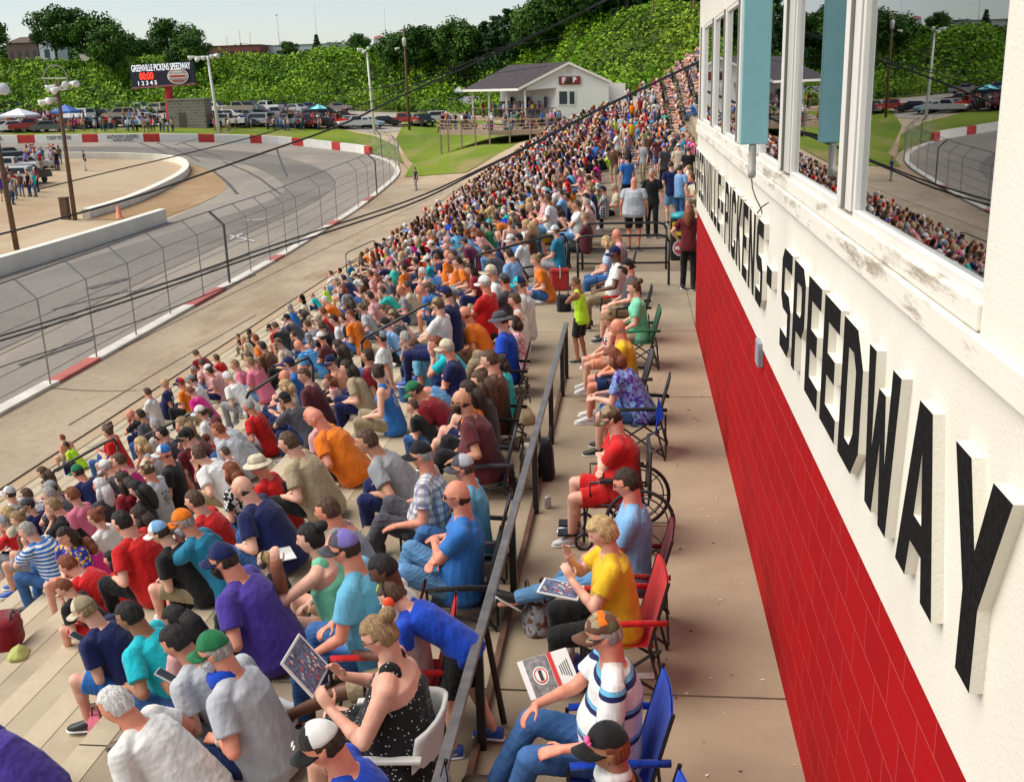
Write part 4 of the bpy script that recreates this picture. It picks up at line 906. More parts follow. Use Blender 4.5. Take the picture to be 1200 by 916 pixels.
for pt,pb_,lb in (((640,4),(640,38),'leftmost of the thin poles before the dark wood on the hill'),((659,4),(660,41),'thin pole before the dark wood, left one of a close pair'),((663,4),(664,40),'thin pole before the dark wood, right one of a close pair'),((765,0),(766,34),'single thin pole at the dark edge of the hilltop wood'),((813,-6),(814,32),'pale pole nearest the building corner on the hill')):
    pole(pt,pb_,lb,.17,.12)
pole((688,22),(689,34),'short white post at the hilltop edge',.2,.18,WHITE)
for pt,pb_,lb in (((324,18),(329,56),'distant tall floodlight mast with flat lamp bar above the hilltop'),):
    e,t,b=pole(pt,pb_,lb,.3,.18,STEEL,'light_mast'); mb=MB(); mb.box((float(t[0]),0,float(t[2])),(2.2,.4,.6)); mb.obj('lamp_bar',STEEL,e)
pole((368,6),(372,54),'hair-thin radio mast left of the centre treeline',.25,.12,STEEL,'radio_mast'); pole((450,8),(452,55),'thin radio mast behind the white roadside sign',.22,.12,STEEL,'radio_mast')
for x,y0_,y1_ in ((281,36,56),(266,42,56),(293,37,54),(199,53,68),(242,42,58)): pole((x-.5,y0_),(x,y1_),{281:'third',266:'second',293:'rightmost',199:'lone leaning',242:'leftmost'}[x]+' far wooden pole on the skyline near the low white warehouse',.16,.12)
# scoreboard
B0=ong(198,148); D=B0[1]; sb=empty('scoreboard',tuple(B0),0,'dark trackside scoreboard on a red post, white title and red digits lit','scoreboard'); O=np.array(sb.location)
tl_,tr_,bl_=ony(153.5,76,D),ony(227,70.5,D),ony(155.5,101.5,D); c=(np.array(ony(191,87,D)))-O
W_=float(np.linalg.norm(tr_-tl_)); H_=float(abs(tl_[2]-bl_[2])); ax=_nrm(tr_-tl_); 
mb=MB(); mb.box((0,0,0),(W_,.7,H_)); brd=mb.obj('board',plain('board_navy',(.012,.014,.035),.4),sb); brd.location=c; brd.rotation_euler=(0,-math.asin(ax[2]),0)
mb=MB(); pz=ony(196,101,D)-O; mb.tube([(0,.5,-.3),(float(pz[0]),.5,float(pz[2])+.8)],.55,12); mb.obj('post',REDP,sb)
mb=MB(); mb.box((0,0,0),(W_+.1,.8,.22)); q=mb.obj('ledge',plain('rust_pink',(.35,.12,.12),.7),sb); q.location=c-np.array([0,0,H_/2+.12]); q.rotation_euler=(0,-math.asin(ax[2]),0)
upv=(-ax[2]*0,0,1); fc=c+O+np.array([0,-.55,0])
def sbt(s,fx,fz,size,wid,mat,sy=1.): 
    p=fc+ax*(fx*W_)+np.array([0,0,fz*H_]); return text_obj(s,size,p,ax,(0,0,1),mat,sb,wid=wid,bold=.012,sy=sy)
WT=emit('white_led',(.85,.87,.9),.5); RD=emit('red_led',(1,.03,.015),2.2)
sbt('GREENVILLE PICKENS SPEEDWAY',0,.30,.95,W_*.94,WT,1.25); sbt('00:00',-.24,-.06,1.25,W_*.22,RD,1.0); sbt('1 2 3 4 5',-.24,-.37,.75,W_*.30,WT)
mb=MB()
for r_,mi,dy in ((1.,0,0),(.88,1,-.02),(.80,2,-.04)):
    n=28; mb.add([(1.5*r_*math.cos(2*math.pi*i/n),-.0+dy,1.02*r_*math.sin(2*math.pi*i/n)) for i in range(n)],[tuple(range(n))],mi)
mb.box((0,-.07,0),(2.5,.03,.55),0); mb.box((0,-.10,0),(2.2,.02,.28),3); mb.box((0,-.07,.55),(1.4,.03,.18),0); mb.box((0,-.07,-.55),(1.4,.03,.18),3)
q=mb.obj('round_logo',[WHITE,REDP,plain('grey_disc',(.45,.45,.47),.5),REDP],sb); q.location=tuple(fc-O+ax*(W_*.26)+np.array([0,-.02,-.15*H_]))
# block shed
a=ong(225,148.5); z=float(G(a[0],a[1])); s_=empty('block_shed',tuple(a),R(8),'grey concrete block shed beside the scoreboard post','shed')
def blockmat(c1=(.20,.175,.15),c2=(.27,.24,.20)):
    m,nt,b=_new('grey_block'); b.inputs['Roughness'].default_value=.9; br=N(nt,'ShaderNodeTexBrick',Scale=1.); br.inputs['Brick Width'].default_value=.8; br.inputs['Row Height'].default_value=.4; br.inputs['Mortar Size'].default_value=.03
    br.inputs['Color1'].default_value=(*c1,1); br.inputs['Color2'].default_value=(*c2,1); br.inputs['Mortar'].default_value=(.4,.36,.3,1)
    tc=nt.nodes.new('ShaderNodeTexCoord'); mp=N(nt,'ShaderNodeMapping'); mp.inputs['Rotation'].default_value=(R(90),0,0); nt.links.new(tc.outputs['Object'],mp.inputs[0]); nt.links.new(mp.outputs[0],br.inputs['Vector']); nt.links.new(br.outputs['Color'],b.inputs['Base Color']); return m
mb=MB(); mb.box((0,0,1.5),(4.9,4,4.0)); mb.obj('wall',blockmat(),s_); mb=MB(); mb.box((0,0,3.6),(5.1,4.2,.2)); mb.obj('roof',plain('slab',(.3,.27,.24),.8),s_); mb=MB(); mb.box((-.6,-2.02,.9),(1.,.04,2.)); mb.obj('door',plain('shed_door',(.10,.09,.08),.6),s_)
# overhead cables
def cable(L,r,label,Ds):
    pts=[ony(x,y,d) for (x,y),d in zip(L,Ds)]; P=smoothp(pts,2); mb=MB(); o=P[0].copy(); mb.tube(P-o,r,6); q=mb.obj('overhead_cable',plain('cable_black',(.012,.012,.013),.5),label=label,cat='cable'); q.location=tuple(o)
L1=[(-40,283),(0,275),(70,256),(150,234),(215,212),(300,182),(400,148),(470,112),(540,82),(620,45),(672,19),(720,-4)]
cable(L1,.040,'thickest black cable sagging across the track and bank',[34,34.5,35.5,36.7,37.7,39,40.5,41.6,42.7,44,44.8,45.5])
L2=[(45,222),(130,201),(215,181),(300,160),(380,136),(440,118),(510,91),(560,68),(620,44),(690,10),(730,-12)]
cable(L2,.022,'thinner black cable just above the thickest one',[34,35.5,37,38.5,40,41,42,43,44,45,46])
L3=[(-30,402),(0,394),(75,371),(150,347),(225,321),(300,294),(395,263),(490,232),(555,202),(620,171),(700,128),(760,100),(816,73),(850,60)]
cable(L3,.022,'upper one of two parallel cables over the lower crowd and the fence',[22,22.3,23,23.7,24.4,25,26,27,28,29,30.5,31.5,32.5,33])
cable([(x,y+5.5 if x<520 else y+1.5) for x,y in L3],.024,'lower one of two parallel cables over the lower crowd and the fence',[21.8,22.1,22.8,23.5,24.2,24.8,25.8,26.8,27.8,28.8,30.3,31.3,32.3,32.8])
cable([(-30,442),(0,430),(80,404),(150,381),(225,352),(300,322)],.014,'faint thin wire below the paired cables on the left',[22,22.3,23,23.7,24.4,25])
for L,lb in (([(205,170),(400,116),(560,70)],'thin wire rising over the bank left of the roof'),([(290,118),(480,100),(640,78)],'pale thin wire across the middle of the bank'),([(560,60),(700,38),(820,22)],'thin wire before the dark hilltop wood')):
    cable(L,.02,lb,[70,72,74])
# ------------------------------------------------------------------ vegetation
def leafmat(name,rough=.6):
    m,nt,b=_new(name); a=N(nt,'ShaderNodeAttribute'); a.attribute_name='Col'; nt.links.new(a.outputs[0],b.inputs['Base Color']); b.inputs['Roughness'].default_value=rough; b.inputs['Specular IOR Level'].default_value=.15
    return m
LEAF=leafmat('leaves')
def quads(name,C,size,nrm,cols,mat,parent=None,**k):
    """many leaf-sized quads at centres C"""
    n=len(C); nrm=nrm/np.linalg.norm(nrm,axis=1)[:,None]; a=RS.normal(size=(n,3)); a-=nrm*(a*nrm).sum(1)[:,None]; a/=np.linalg.norm(a,axis=1)[:,None]; b=np.cross(nrm,a)
    s=size[:,None]; V=np.stack([C-a*s-b*s*.6,C+a*s-b*s*.6,C+a*s*.7+b*s*.7,C-a*s*.7+b*s*.7],1).reshape(-1,3)
    me=bpy.data.meshes.new(name); me.vertices.add(4*n); me.vertices.foreach_set('co',V.astype('f').ravel()); me.loops.add(4*n); me.loops.foreach_set('vertex_index',np.arange(4*n,dtype='i'))
    me.polygons.add(n); me.polygons.foreach_set('loop_start',np.arange(0,4*n,4,dtype='i')); me.update(calc_edges=True)
    ca=me.color_attributes.new('Col','FLOAT_COLOR','CORNER'); cc=np.ones((n,4,4),'f'); cc[:,:,:3]=cols[:,None,:]; ca.data.foreach_set('color',cc.ravel()); me.materials.append(mat)
    o=bpy.data.objects.new(name,me); COL.objects.link(o); o.parent=parent; return tag(o,**k)
# bank cover of low bushes: mounds of leaves
def lump(X,Y):
    return (np.sin(X*.31+1.7*np.sin(Y*.23))*np.sin(Y*.29+1.3*np.sin(X*.19))+.6*np.sin(X*.83+Y*.41)*np.sin(Y*.9-X*.3)+.35*np.sin(X*1.9+2)*np.sin(Y*2.1))
n=420000; ang=RS.uniform(R(-37),R(9.5),n); ang2=RS.uniform(R(-37),R(24),n); ang=ang2
X0=np.sin(ang); Y0=np.cos(ang); rr=RS.uniform(0,1,n)
base=None
d=RS.uniform(120,262,n); X=X0*d; Y=Y0*d; bs=198-70*ss((X+35)/45.); keep=(d>bs-3+2*np.sin(X*.3))&(d<bs+56); X,Y,d,bs=X[keep],Y[keep],d[keep],bs[keep]
lm=lump(X,Y); hill=np.clip((d-bs)/56,0,1); right=ss((X+10)/30.)
hgt=RS.uniform(0,1,len(X))**.6*(2.1+2.0*lm)*(1-.55*right*hill)*(1-.62*ss((hill-.45)*3)); Z=G(X,Y)+np.maximum(hgt,.05)
big=noisev=np.sin(X*.07+1)*np.sin(Y*.09)+.5*np.sin(X*.17+Y*.05)
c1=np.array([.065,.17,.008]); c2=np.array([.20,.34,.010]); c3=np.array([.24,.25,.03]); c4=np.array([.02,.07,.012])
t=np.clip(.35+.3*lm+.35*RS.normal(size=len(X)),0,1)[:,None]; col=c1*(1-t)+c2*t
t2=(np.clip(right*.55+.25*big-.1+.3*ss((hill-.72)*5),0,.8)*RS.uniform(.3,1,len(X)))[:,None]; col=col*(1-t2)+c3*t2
t3=(np.clip(-.05-lm,0,1)*.95)[:,None]; col=col*(1-t3)+c4*t3; col*=RS.uniform(.65,1.5,len(X))[:,None]  # hollows between mounds: shade put into the leaf colour as dark gaps
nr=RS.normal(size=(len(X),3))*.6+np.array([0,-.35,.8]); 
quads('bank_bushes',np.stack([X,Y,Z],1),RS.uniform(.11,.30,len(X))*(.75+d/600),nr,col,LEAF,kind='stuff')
# trees
def tree_mesh(kind,seed,nleaf):
    rs=np.random.RandomState(seed)
    P=[];Nn=[];cc=[]
    if kind=='broad':
        nb=34; B=[]
        for i in range(nb):
            v=rs.normal(size=3); v/=np.linalg.norm(v); r=rs.uniform(.35,1.0)**.6; B.append((v*np.array([.78,.78,.62])*r*.5+np.array([0,0,.62]),rs.uniform(.10,.19)))
        dark,light=np.array([.025,.075,.014]),np.array([.10,.20,.025])
    else:
        B=[]
        for i in range(46):
            h=rs.uniform(.18,1.); w=(1-h)*.22+.03; a=rs.uniform(0,6.28); B.append((np.array([w*math.cos(a),w*math.sin(a),h]),.05+.07*(1-h)))
        dark,light=np.array([.012,.045,.016]),np.array([.05,.11,.025])
    per=nleaf//len(B)
    for c,r in B:
        v=rs.normal(size=(per,3)); v/=np.linalg.norm(v,axis=1)[:,None]; q=c+v*(r*rs.uniform(.55,1.12,(per,1)))*np.array([1,1,.8]); P.append(q); Nn.append(v+rs.normal(size=(per,3))*.45)
        t=np.clip(.3+.25*rs.normal()+.35*rs.normal(size=per),0,1)[:,None]; cc.append(dark*(1-t)+light*t)
    return np.concatenate(P),np.concatenate(Nn),np.concatenate(cc),B
TP={}
for kind,seeds in (('broad',(1,2,3)),('pine',(4,5))):
    for sd in seeds:
        P,Nn,cc,B=tree_mesh(kind,sd,5200 if kind=='broad' else 3600)
        o=quads('crown',P,np.full(len(P),.020 if kind=='broad' else .016)*np.random.RandomState(sd).uniform(.7,1.3,len(P)),Nn,cc,LEAF); me=o.data; bpy.data.objects.remove(o)
        mb=MB(); mb.tube([(0,0,-.03),(.004,0,.2),(0,.005,.5),(0,0,.8)],[.026,.02,.013,.003],8)
        for c,r in B[:9]: mb.tube([(0,0,.22+.25*c[2]*.5),tuple(c*.55+np.array([0,0,.18])),tuple(c)],[.010,.007,.002],5)
        TP[(kind,sd)]=(me,mb.mesh('trunk',plain('bark',(.09,.06,.04),.9,var=.3),True))
def tree(px,pyb,pyt,D,kind,sd,label,wide=1.,group='trees along the hilltop',dz=0):
    b=ony(px,pyb,D); t=ony(px,pyt,D); h=float(t[2]-b[2]); z=float(b[2]); g=float(G(b[0],b[1]))
    if z>g: h+=z-g; z=g
    e=empty('tree',(float(b[0]),float(b[1]),z),sd*1.3+px,label,'tree',group); e.scale=(h*wide,h*wide,h)
    for me,nm in zip(TP[(kind,sd)],('crown','trunk')):
        o=bpy.data.objects.new(nm,me); COL.objects.link(o); o.parent=e
    return e
i=0
for px,b,t,D,k,w,lb in ((-14,62,18,205,'broad',1.0,'broad green tree cut by the left edge of the photo'),(66,66,4,212,'broad',1.0,'large dark leafy tree, left one of the big pair above the small house'),(106,70,4,210,'broad',1.05,'large dark leafy tree, right one of the big pair above the parked white van'),(131,66,28,200,'broad',.95,'smaller leafy tree hanging low to the right of the big dark pair'),
   (36,56,42,300,'broad',1.2,'hazy low tree behind the brown house roof'),(208,66,17,215,'broad',1.15,'round dark tree alone on the hilltop above the scoreboard'),(220,68,38,205,'broad',1.1,'lighter bush-like tree just below the round dark tree'),(160,60,44,290,'broad',1.6,'low distant tree between the big pair and the round tree'),(180,60,46,300,'broad',1.5,'low distant tree just left of the round dark tree'),
   (372,62,41,240,'pine',1.0,'small pointed tree beside the radio mast'),(340,64,47,225,'broad',1.1,'small rounded tree before the warehouse right end'),(422,62,37,225,'broad',1.1,'rounded tree left of the white roadside sign'),(462,58,38,215,'broad',1.,'small tree right of the white roadside sign'),
   (486,56,28,215,'broad',1.,'light green tree left of the dark tree above the bank'),(508,56,25,218,'broad',1.1,'tallest light green tree of the centre treeline'),(538,54,22,214,'broad',1.,'dark spreading tree in the centre treeline'),(552,56,28,225,'broad',1.1,'tree joined to the right of the dark spreading tree'),(568,54,26,215,'pine',1.2,'thin ragged tree between the dark spreading tree and the pines'),(525,56,30,235,'broad',1.3,'pale tree behind and between the centre trees'),
   (582,52,20,208,'pine',1.25,'first pointed pine from the left of the dark row'),(597,50,12,206,'pine',1.2,'second pointed pine from the left of the dark row'),(611,50,11,206,'pine',1.2,'third pointed pine, tallest tip against the sky'),(622,50,6,200,'broad',.9,'leafy green tree at the left end of the dark wood'),(636,46,-14,196,'broad',.9,'bright green tree standing before the dark wood'),(650,44,-20,200,'broad',.9,'mid green tree right of the bright one at the wood edge')):
    i+=1; tree(px,b,t,D,k,(1,2,3)[i%3] if k=='broad' else (4,5)[i%2],lb,w)
rs=np.random.RandomState(5)
for q in range(30):
    px=655+q*7.2+rs.uniform(-3,3); D=rs.uniform(182,215); tree(px,42-(px-655)*.05,-30-rs.uniform(0,40),D,'pine' if q%3 else 'broad',(4,5)[q%2] if q%3 else (1,2,3)[q%3-0],'dark tree of the shaded hilltop wood above the white building',.95 if q%3 else .8,'dark hilltop wood')
for q in range(14):
    px=-5+q*30+rs.uniform(-8,8); tree(px,60,51+rs.uniform(-2,3),rs.uniform(380,460),'broad',(1,2,3)[q%3],'hazy far treeline tree low on the skyline at the left',2.4,'far treeline')
# ------------------------------------------------------------------ far buildings
def bld(px0,px1,pyb,pyt,D,dep,label,wall,roofc=None,nwin=3,rh=0.,name='house'):
    a=ony(px0,pyb,D); b=ony(px1,pyb,D); t=ony(px0,pyt,D); W_=float(b[0]-a[0]); zb=min(float(a[2]),float(G(a[0],D))); H_=float(t[2]-zb); e=empty(name,(float(a[0]),D,zb),0,label,'building')
    mb=MB(); mb.box((W_/2,dep/2,H_/2),(W_,dep,H_)); mb.obj('wall',plain('far_wall',wall,.8),e)
    if roofc:
        mb=MB(); mb.add([(-.3,-.3,H_),(W_+.3,-.3,H_),(W_+.3,dep+.3,H_),(-.3,dep+.3,H_),(.4,dep/2,H_+rh),(W_-.4,dep/2,H_+rh)],[(0,1,5,4),(1,2,5),(2,3,4,5),(3,0,4),(0,3,2,1)]); mb.obj('roof',plain('far_roof',roofc,.8),e)
    for i in range(nwin):
        mb=MB(); mb.box((W_*(i+.5)/nwin,-.03,H_*.58),(W_/nwin*.35,.08,H_*.3)); mb.obj('window',plain('far_glass',(.05,.06,.07),.3),e)
    return e
bld(8,44,58,51,255,12,'low brown roofed house on the hilltop at far left',(.16,.10,.08),(.10,.06,.045),4,1.6)
bld(46,63,58,49.5,240,6,'small blue and white hut beside the brown house',(.55,.60,.66),(.25,.3,.36),1,.3,'hut')
bld(92,115,58,48,236,6,'plain cream box trailer parked on the hilltop under the big trees',(.62,.58,.47),None,1,0,'trailer')
bld(226,305,66,55,262,30,'low red brick building beside the long white warehouse',(.28,.09,.06),(.45,.44,.42),6,.1,'brick_building')
bld(303,385,66,54,268,60,'long low white warehouse roof on the skyline',(.62,.63,.60),(.66,.67,.66),5,.2,'warehouse')
e=empty('roadside_sign',tuple(ony(448,58,230)),0,'white roadside sign panel with a red oval on the hilltop','sign'); O=np.array(e.location)
a,b=ony(438,46,230)-O,ony(459,56,230)-O; mb=MB(); mb.box(tuple((a+b)/2),(float(b[0]-a[0]),.4,float(a[2]-b[2]))); mb.obj('panel',plain('sign_white',(.6,.6,.57),.6),e)
a=ony(443.5,44.5,230)-O; mb=MB(); mb.sphere(tuple(a),(1.0,.3,.42),16,8); mb.obj('red_oval',plain('oval',(.5,.04,.05),.5),e); mb=MB(); mb.box((float(a[0]),-.35,float(a[2])),(1.2,.05,.25)); mb.obj('oval_band',WHITE,e)
mb=MB(); mb.tube([(-1.2,0,-2),(-1.2,0,1.)],.12,6); mb.tube([(1.2,0,-2),(1.2,0,1.)],.12,6); mb.obj('posts',STEEL,e)
# ------------------------------------------------------------------ concession building with porch and deck
YC=118.; Pc=lambda x,y,D=YC: np.array(ony(x,y,D))
cb=empty('concession_building',tuple(Pc(690,148)),0,'white gabled concession building with dark shingle roof and open porch beyond the stand','building'); O=np.array(cb.location)
SID=plain('white_siding',(.74,.75,.73),.6,var=.04,scale=.6); ROOF=plain('shingles',(.045,.036,.042),.9,var=.25,scale=2.5)
Lx=np.array([-.62,.785,0.])*11.5     # long axis, away to the left
fl=Pc(652,137)-O; fr_=Pc(713.5,137)-O; el=Pc(613.5,103)-O; er=Pc(714.5,96.5)-O; pk=Pc(667,74)-O; zf=float(fl[2]); gx=float(fl[0]); gr=float(fr_[0]); x_e=float(el[0]); ze=float(er[2]); zl=float(el[2])
def sidez(x): # roof underside height over x in the gable plane
    return float(pk[2]-(pk[2]-el[2])*(pk[0]-x)/(pk[0]-el[0])) if x<pk[0] else float(pk[2]-(pk[2]-er[2])*(x-pk[0])/(er[0]-pk[0]))
mb=MB(); g=[(gx,zf-1.),(gr,zf-1.),(gr,sidez(gr)-.1),(float(pk[0]),float(pk[2])-.1),(x_e+.3,sidez(x_e+.3)-.1),(x_e+.3,sidez(x_e+.3)-.42),(gx,sidez(x_e+.3)-.25)]
def ext(mb,poly,v,m=0,y=0.):
    n=len(poly); V=[(x,y,z) for x,z in poly]+[(x+v[0],y+v[1],z+v[2]) for x,z in poly]
    mb.add(V,[tuple(range(n)),tuple(range(n,2*n))[::-1]]+[(i,n+i,n+(i+1)%n,(i+1)%n) for i in range(n)],m)
ext(mb,g,(0,.25,0)); mb.obj('gable_wall',SID,cb)
mb=MB(); ext(mb,[(gx,zf-1.),(gr,zf-1.),(gr,sidez(gr)-.15),(float(pk[0]),float(pk[2])-.15),(gx,sidez(gx)-.15)],Lx,y=.26); mb.obj('main_block',SID,cb)
mb=MB()
for (xa,xb) in ((x_e-.5,float(pk[0])),(float(pk[0]),gr+.35)):
    za,zb=sidez(xa) if xa>x_e else sidez(x_e)-.13,sidez(min(xb,gr))-(.08 if xb>gr else 0); ext(mb,[(xa,za-.06),(xb,zb-.06),(xb,zb+.12),(xa,za+.12)],Lx*1.04,y=-.35)
mb.obj('roof',ROOF,cb)
mb=MB(); 
for (xa,xb) in ((x_e-.5,float(pk[0])),(float(pk[0]),gr+.35)):
    za,zb=sidez(xa) if xa>x_e else sidez(x_e)-.13,sidez(min(xb,gr))-(.08 if xb>gr else 0); ext(mb,[(xa,za-.14),(xb,zb-.14),(xb,zb+.13),(xa,za+.13)],(0,.06,0),y=-.42)
ext(mb,[(x_e-.58,sidez(x_e)-.30),(x_e-.5,sidez(x_e)-.30),(x_e-.5,sidez(x_e)-.05),(x_e-.58,sidez(x_e)-.05)],Lx*1.04,y=-.42); mb.obj('white_trim',WHITE,cb)
mb=MB(); w0=Pc(713.7,97)-O; ext(mb,[(gr,zf-1),(gr+1.75,zf-1),(gr+1.75,ze-.15),(gr,ze-.02)],(-.5,4,0),y=.6); mb.obj('side_wing',SID,cb)
mb=MB(); mb.box((float((fl[0]+fr_[0])/2),.05,zf-1.25),(float(fr_[0]-fl[0])+.1,.5,2.2)); mb.obj('foundation',blockmat(),cb)
for a,b in ((655,665),(667,673.5)):
    p,q=Pc(a,107)-O,Pc(b,122.5)-O; mb=MB(); mb.box(((p[0]+q[0])/2,-.03,(p[2]+q[2])/2),(q[0]-p[0]+.22,.08,p[2]-q[2]+.22)); fo=mb.obj('window',WHITE,cb); mb=MB(); mb.box(((p[0]+q[0])/2,-.08,(p[2]+q[2])/2),(q[0]-p[0]-.05,.04,p[2]-q[2]-.08)); mb.obj('pane',plain('dark_glass',(.03,.05,.06),.15),fo)
p=Pc(667,81)-O; mb=MB(); mb.box((p[0],-.04,p[2]),(.55,.08,.75)); mb.obj('vent',plain('vent',(.55,.55,.52),.7),cb)
sg=Pc(667.5,94.5)-O; e=empty('food_sign',tuple(sg+O+np.array([0,-.1,0])),0,'dark red food sign of merged rounded shapes on the white gable','sign')
mb=MB(); mb.box((0,0,0),(2.3,.16,.85)); mb.obj('sign_panel',plain('maroon',(.22,.02,.025),.6),e,bevel=.07); 
for s_,x_ in (('F',-.62),('B',.55)): text_obj(s_,.75,tuple(sg+O+np.array([x_,-.21,0])),(1,0,0),(0,0,1),WHITE,e,bold=.05)
mb=MB(); mb.sphere((-.05,-.1,0),(.42,.09,.36),14,8); mb.obj('round_mark',plain('dark_mark',(.05,.02,.02),.5),e)
# porch
PORCH=plain('porch_wood',(.16,.10,.07),.8); DECKW=plain('deck_wood',(.33,.24,.17),.85,var=.2,scale=2)
zp=zf-.1; zd=float((Pc(593,149)-O)[2])
mb=MB(); ext(mb,[(x_e,zp-.2),(gx,zp-.2),(gx,zp),(x_e,zp)],Lx,y=0.); mb.obj('porch_floor',DECKW,cb)
for t_ in (0,.34,.67,1.0):
    q=np.array([x_e+.12,.1,0])+Lx*t_*.98; mb=MB(); mb.box((q[0],q[1],(zd+sidez(x_e))/2-.1),(.2,.2,sidez(x_e)-zd-.2)); mb.obj('porch_post',WHITE,cb)
mb=MB()
for t_ in np.linspace(0,1,5): 
    pass
mb.tube([(x_e,.0,zp+1.0),(gx,.0,zp+1.0)],.05,4); mb.tube([(x_e,.0,zp+.15),(gx,.0,zp+.15)],.04,4)
for x_ in np.arange(x_e+.2,gx,.22): mb.tube([(x_,0,zp+.15),(x_,0,zp+1.)],.022,4)
q=np.array([x_e,0,0]); mb.tube([(x_e,0,zp+1.),tuple(np.array([x_e,0,zp+1.])+Lx)],.05,4)
for t_ in np.arange(.03,1,.04): q=np.array([x_e,0,0])+Lx*t_; mb.tube([(q[0],q[1],zp+.1),(q[0],q[1],zp+1.)],.022,4)
mb.obj('porch_railing',PORCH,cb)
for i_ in range(3):
    q=np.array([gx-.05,0,0])+Lx*(.18+.3*i_); mb=MB(); mb.box((q[0],q[1]+.1,zp+1.6),(.1,1.3,1.2)); mb.obj('serving_hatch',plain('hatch',(.05,.04,.035),.7),cb)
# deck on posts
dk=empty('timber_deck',tuple(O),0,'raised timber viewing deck on posts with handrails beside the concession building','deck')
fa=Pc(516,148.5,114)-O; pts=[Pc(516,147,121)-O,Pc(516,149,114)-O,Pc(574,155,109.5)-O,Pc(636,154,109.5)-O,Pc(662,150,114)-O]; zt=zd
dp=[(float(p[0]),float(p[1])) for p in pts]+[(float(pts[-1][0]),8.),(dp_x:=float(pts[0][0])+2,9.)]
mb=MB(); mb.prism(dp,zt-.45,zt); mb.obj('deck_floor',DECKW,dk)
edge=resample([(a,b) for a,b in dp[:5]],13)
mb=MB(); 
for h in (1.05,.62,.3): mb.tube([(a,b,zt+h) for a,b in edge],.045,4)
mb.obj('deck_railing',DECKW,dk)
for a,b in edge:
    g=float(G(a+O[0],b+O[1]))-O[2]; mb=MB(); mb.box((a,b,(g-.2+zt+1.1)/2),(.15,.15,zt+1.1-g+.2)); mb.obj('deck_post',DECKW,dk)
mb=MB(); 
for i_ in range(6): mb.box((x_e-1.2+.28*i_,1.2,zd+(zp-zd)*(i_+.5)/6),(.30,1.6,.08))
mb.tube([(x_e-1.4,.4,zd+1.),(x_e+.2,.4,zp+1.)],.05,4); mb.tube([(x_e-1.4,2.0,zd+1.),(x_e+.2,2.,zp+1.)],.05,4); mb.obj('stair',DECKW,dk)
# canopies and umbrellas
def canopy(px,py,w_,h_,c,label,D=None,kind='flat'):
    b=ong(px,py); e=empty('canopy_tent' if kind=='flat' else 'umbrella',tuple(b),0,label,'canopy' if kind=='flat' else 'umbrella'); mb=MB()
    if kind=='flat':
        mb.add([(-w_,-w_,h_),(w_,-w_,h_),(w_,w_,h_),(-w_,w_,h_),(0,0,h_+.9),(-w_,-w_,h_-.25),(w_,-w_,h_-.25),(w_,w_,h_-.25),(-w_,w_,h_-.25)],[(0,1,4),(1,2,4),(2,3,4),(3,0,4),(0,5,6,1),(1,6,7,2),(2,7,8,3),(3,8,5,0)])
        mb.obj('roof',plain('canopy',c,.7),e)
        for sx_ in(-1,1):
            for sy in(-1,1): mb=MB(); mb.tube([(sx_*w_*.95,sy*w_*.95,0),(sx_*w_*.95,sy*w_*.95,h_)],.03,5); mb.obj('leg',STEEL,e)
    else:
        n=10; V=[(w_*math.cos(2*math.pi*i/n),w_*math.sin(2*math.pi*i/n),h_-.05*(i%2)) for i in range(n)]+[(0,0,h_+.65)]; 
        mb.add(V,[(i,(i+1)%n,n) for i in range(n)],0); mb.m=[i%2 for i in range(n)]; mb.obj('cover',[plain('canopy',c,.7),plain('canopy',tuple(min(1,x*2.2+.1) for x in c),.7)],e); mb=MB(); mb.tube([(0,0,0),(0,0,h_+.6)],.03,5); mb.obj('pole',STEEL,e)
canopy(25,152,1.9,1.9,(.72,.74,.78),'white canopy tent among the crowd and cars at far left'); canopy(80,150,1.4,2.2,(.06,.16,.50),'blue canopy among the parked cars at left'); canopy(374,141,1.4,1.7,(.10,.50,.60),'turquoise and pale umbrella among parked cars right of centre',kind='u'); canopy(549,133,2.2,2.3,(.10,.09,.10),'dark grey umbrella behind the left end of the deck',kind='u'); canopy(538,122,.9,2.3,(.60,.61,.58),'small white square topped kiosk behind the deck')
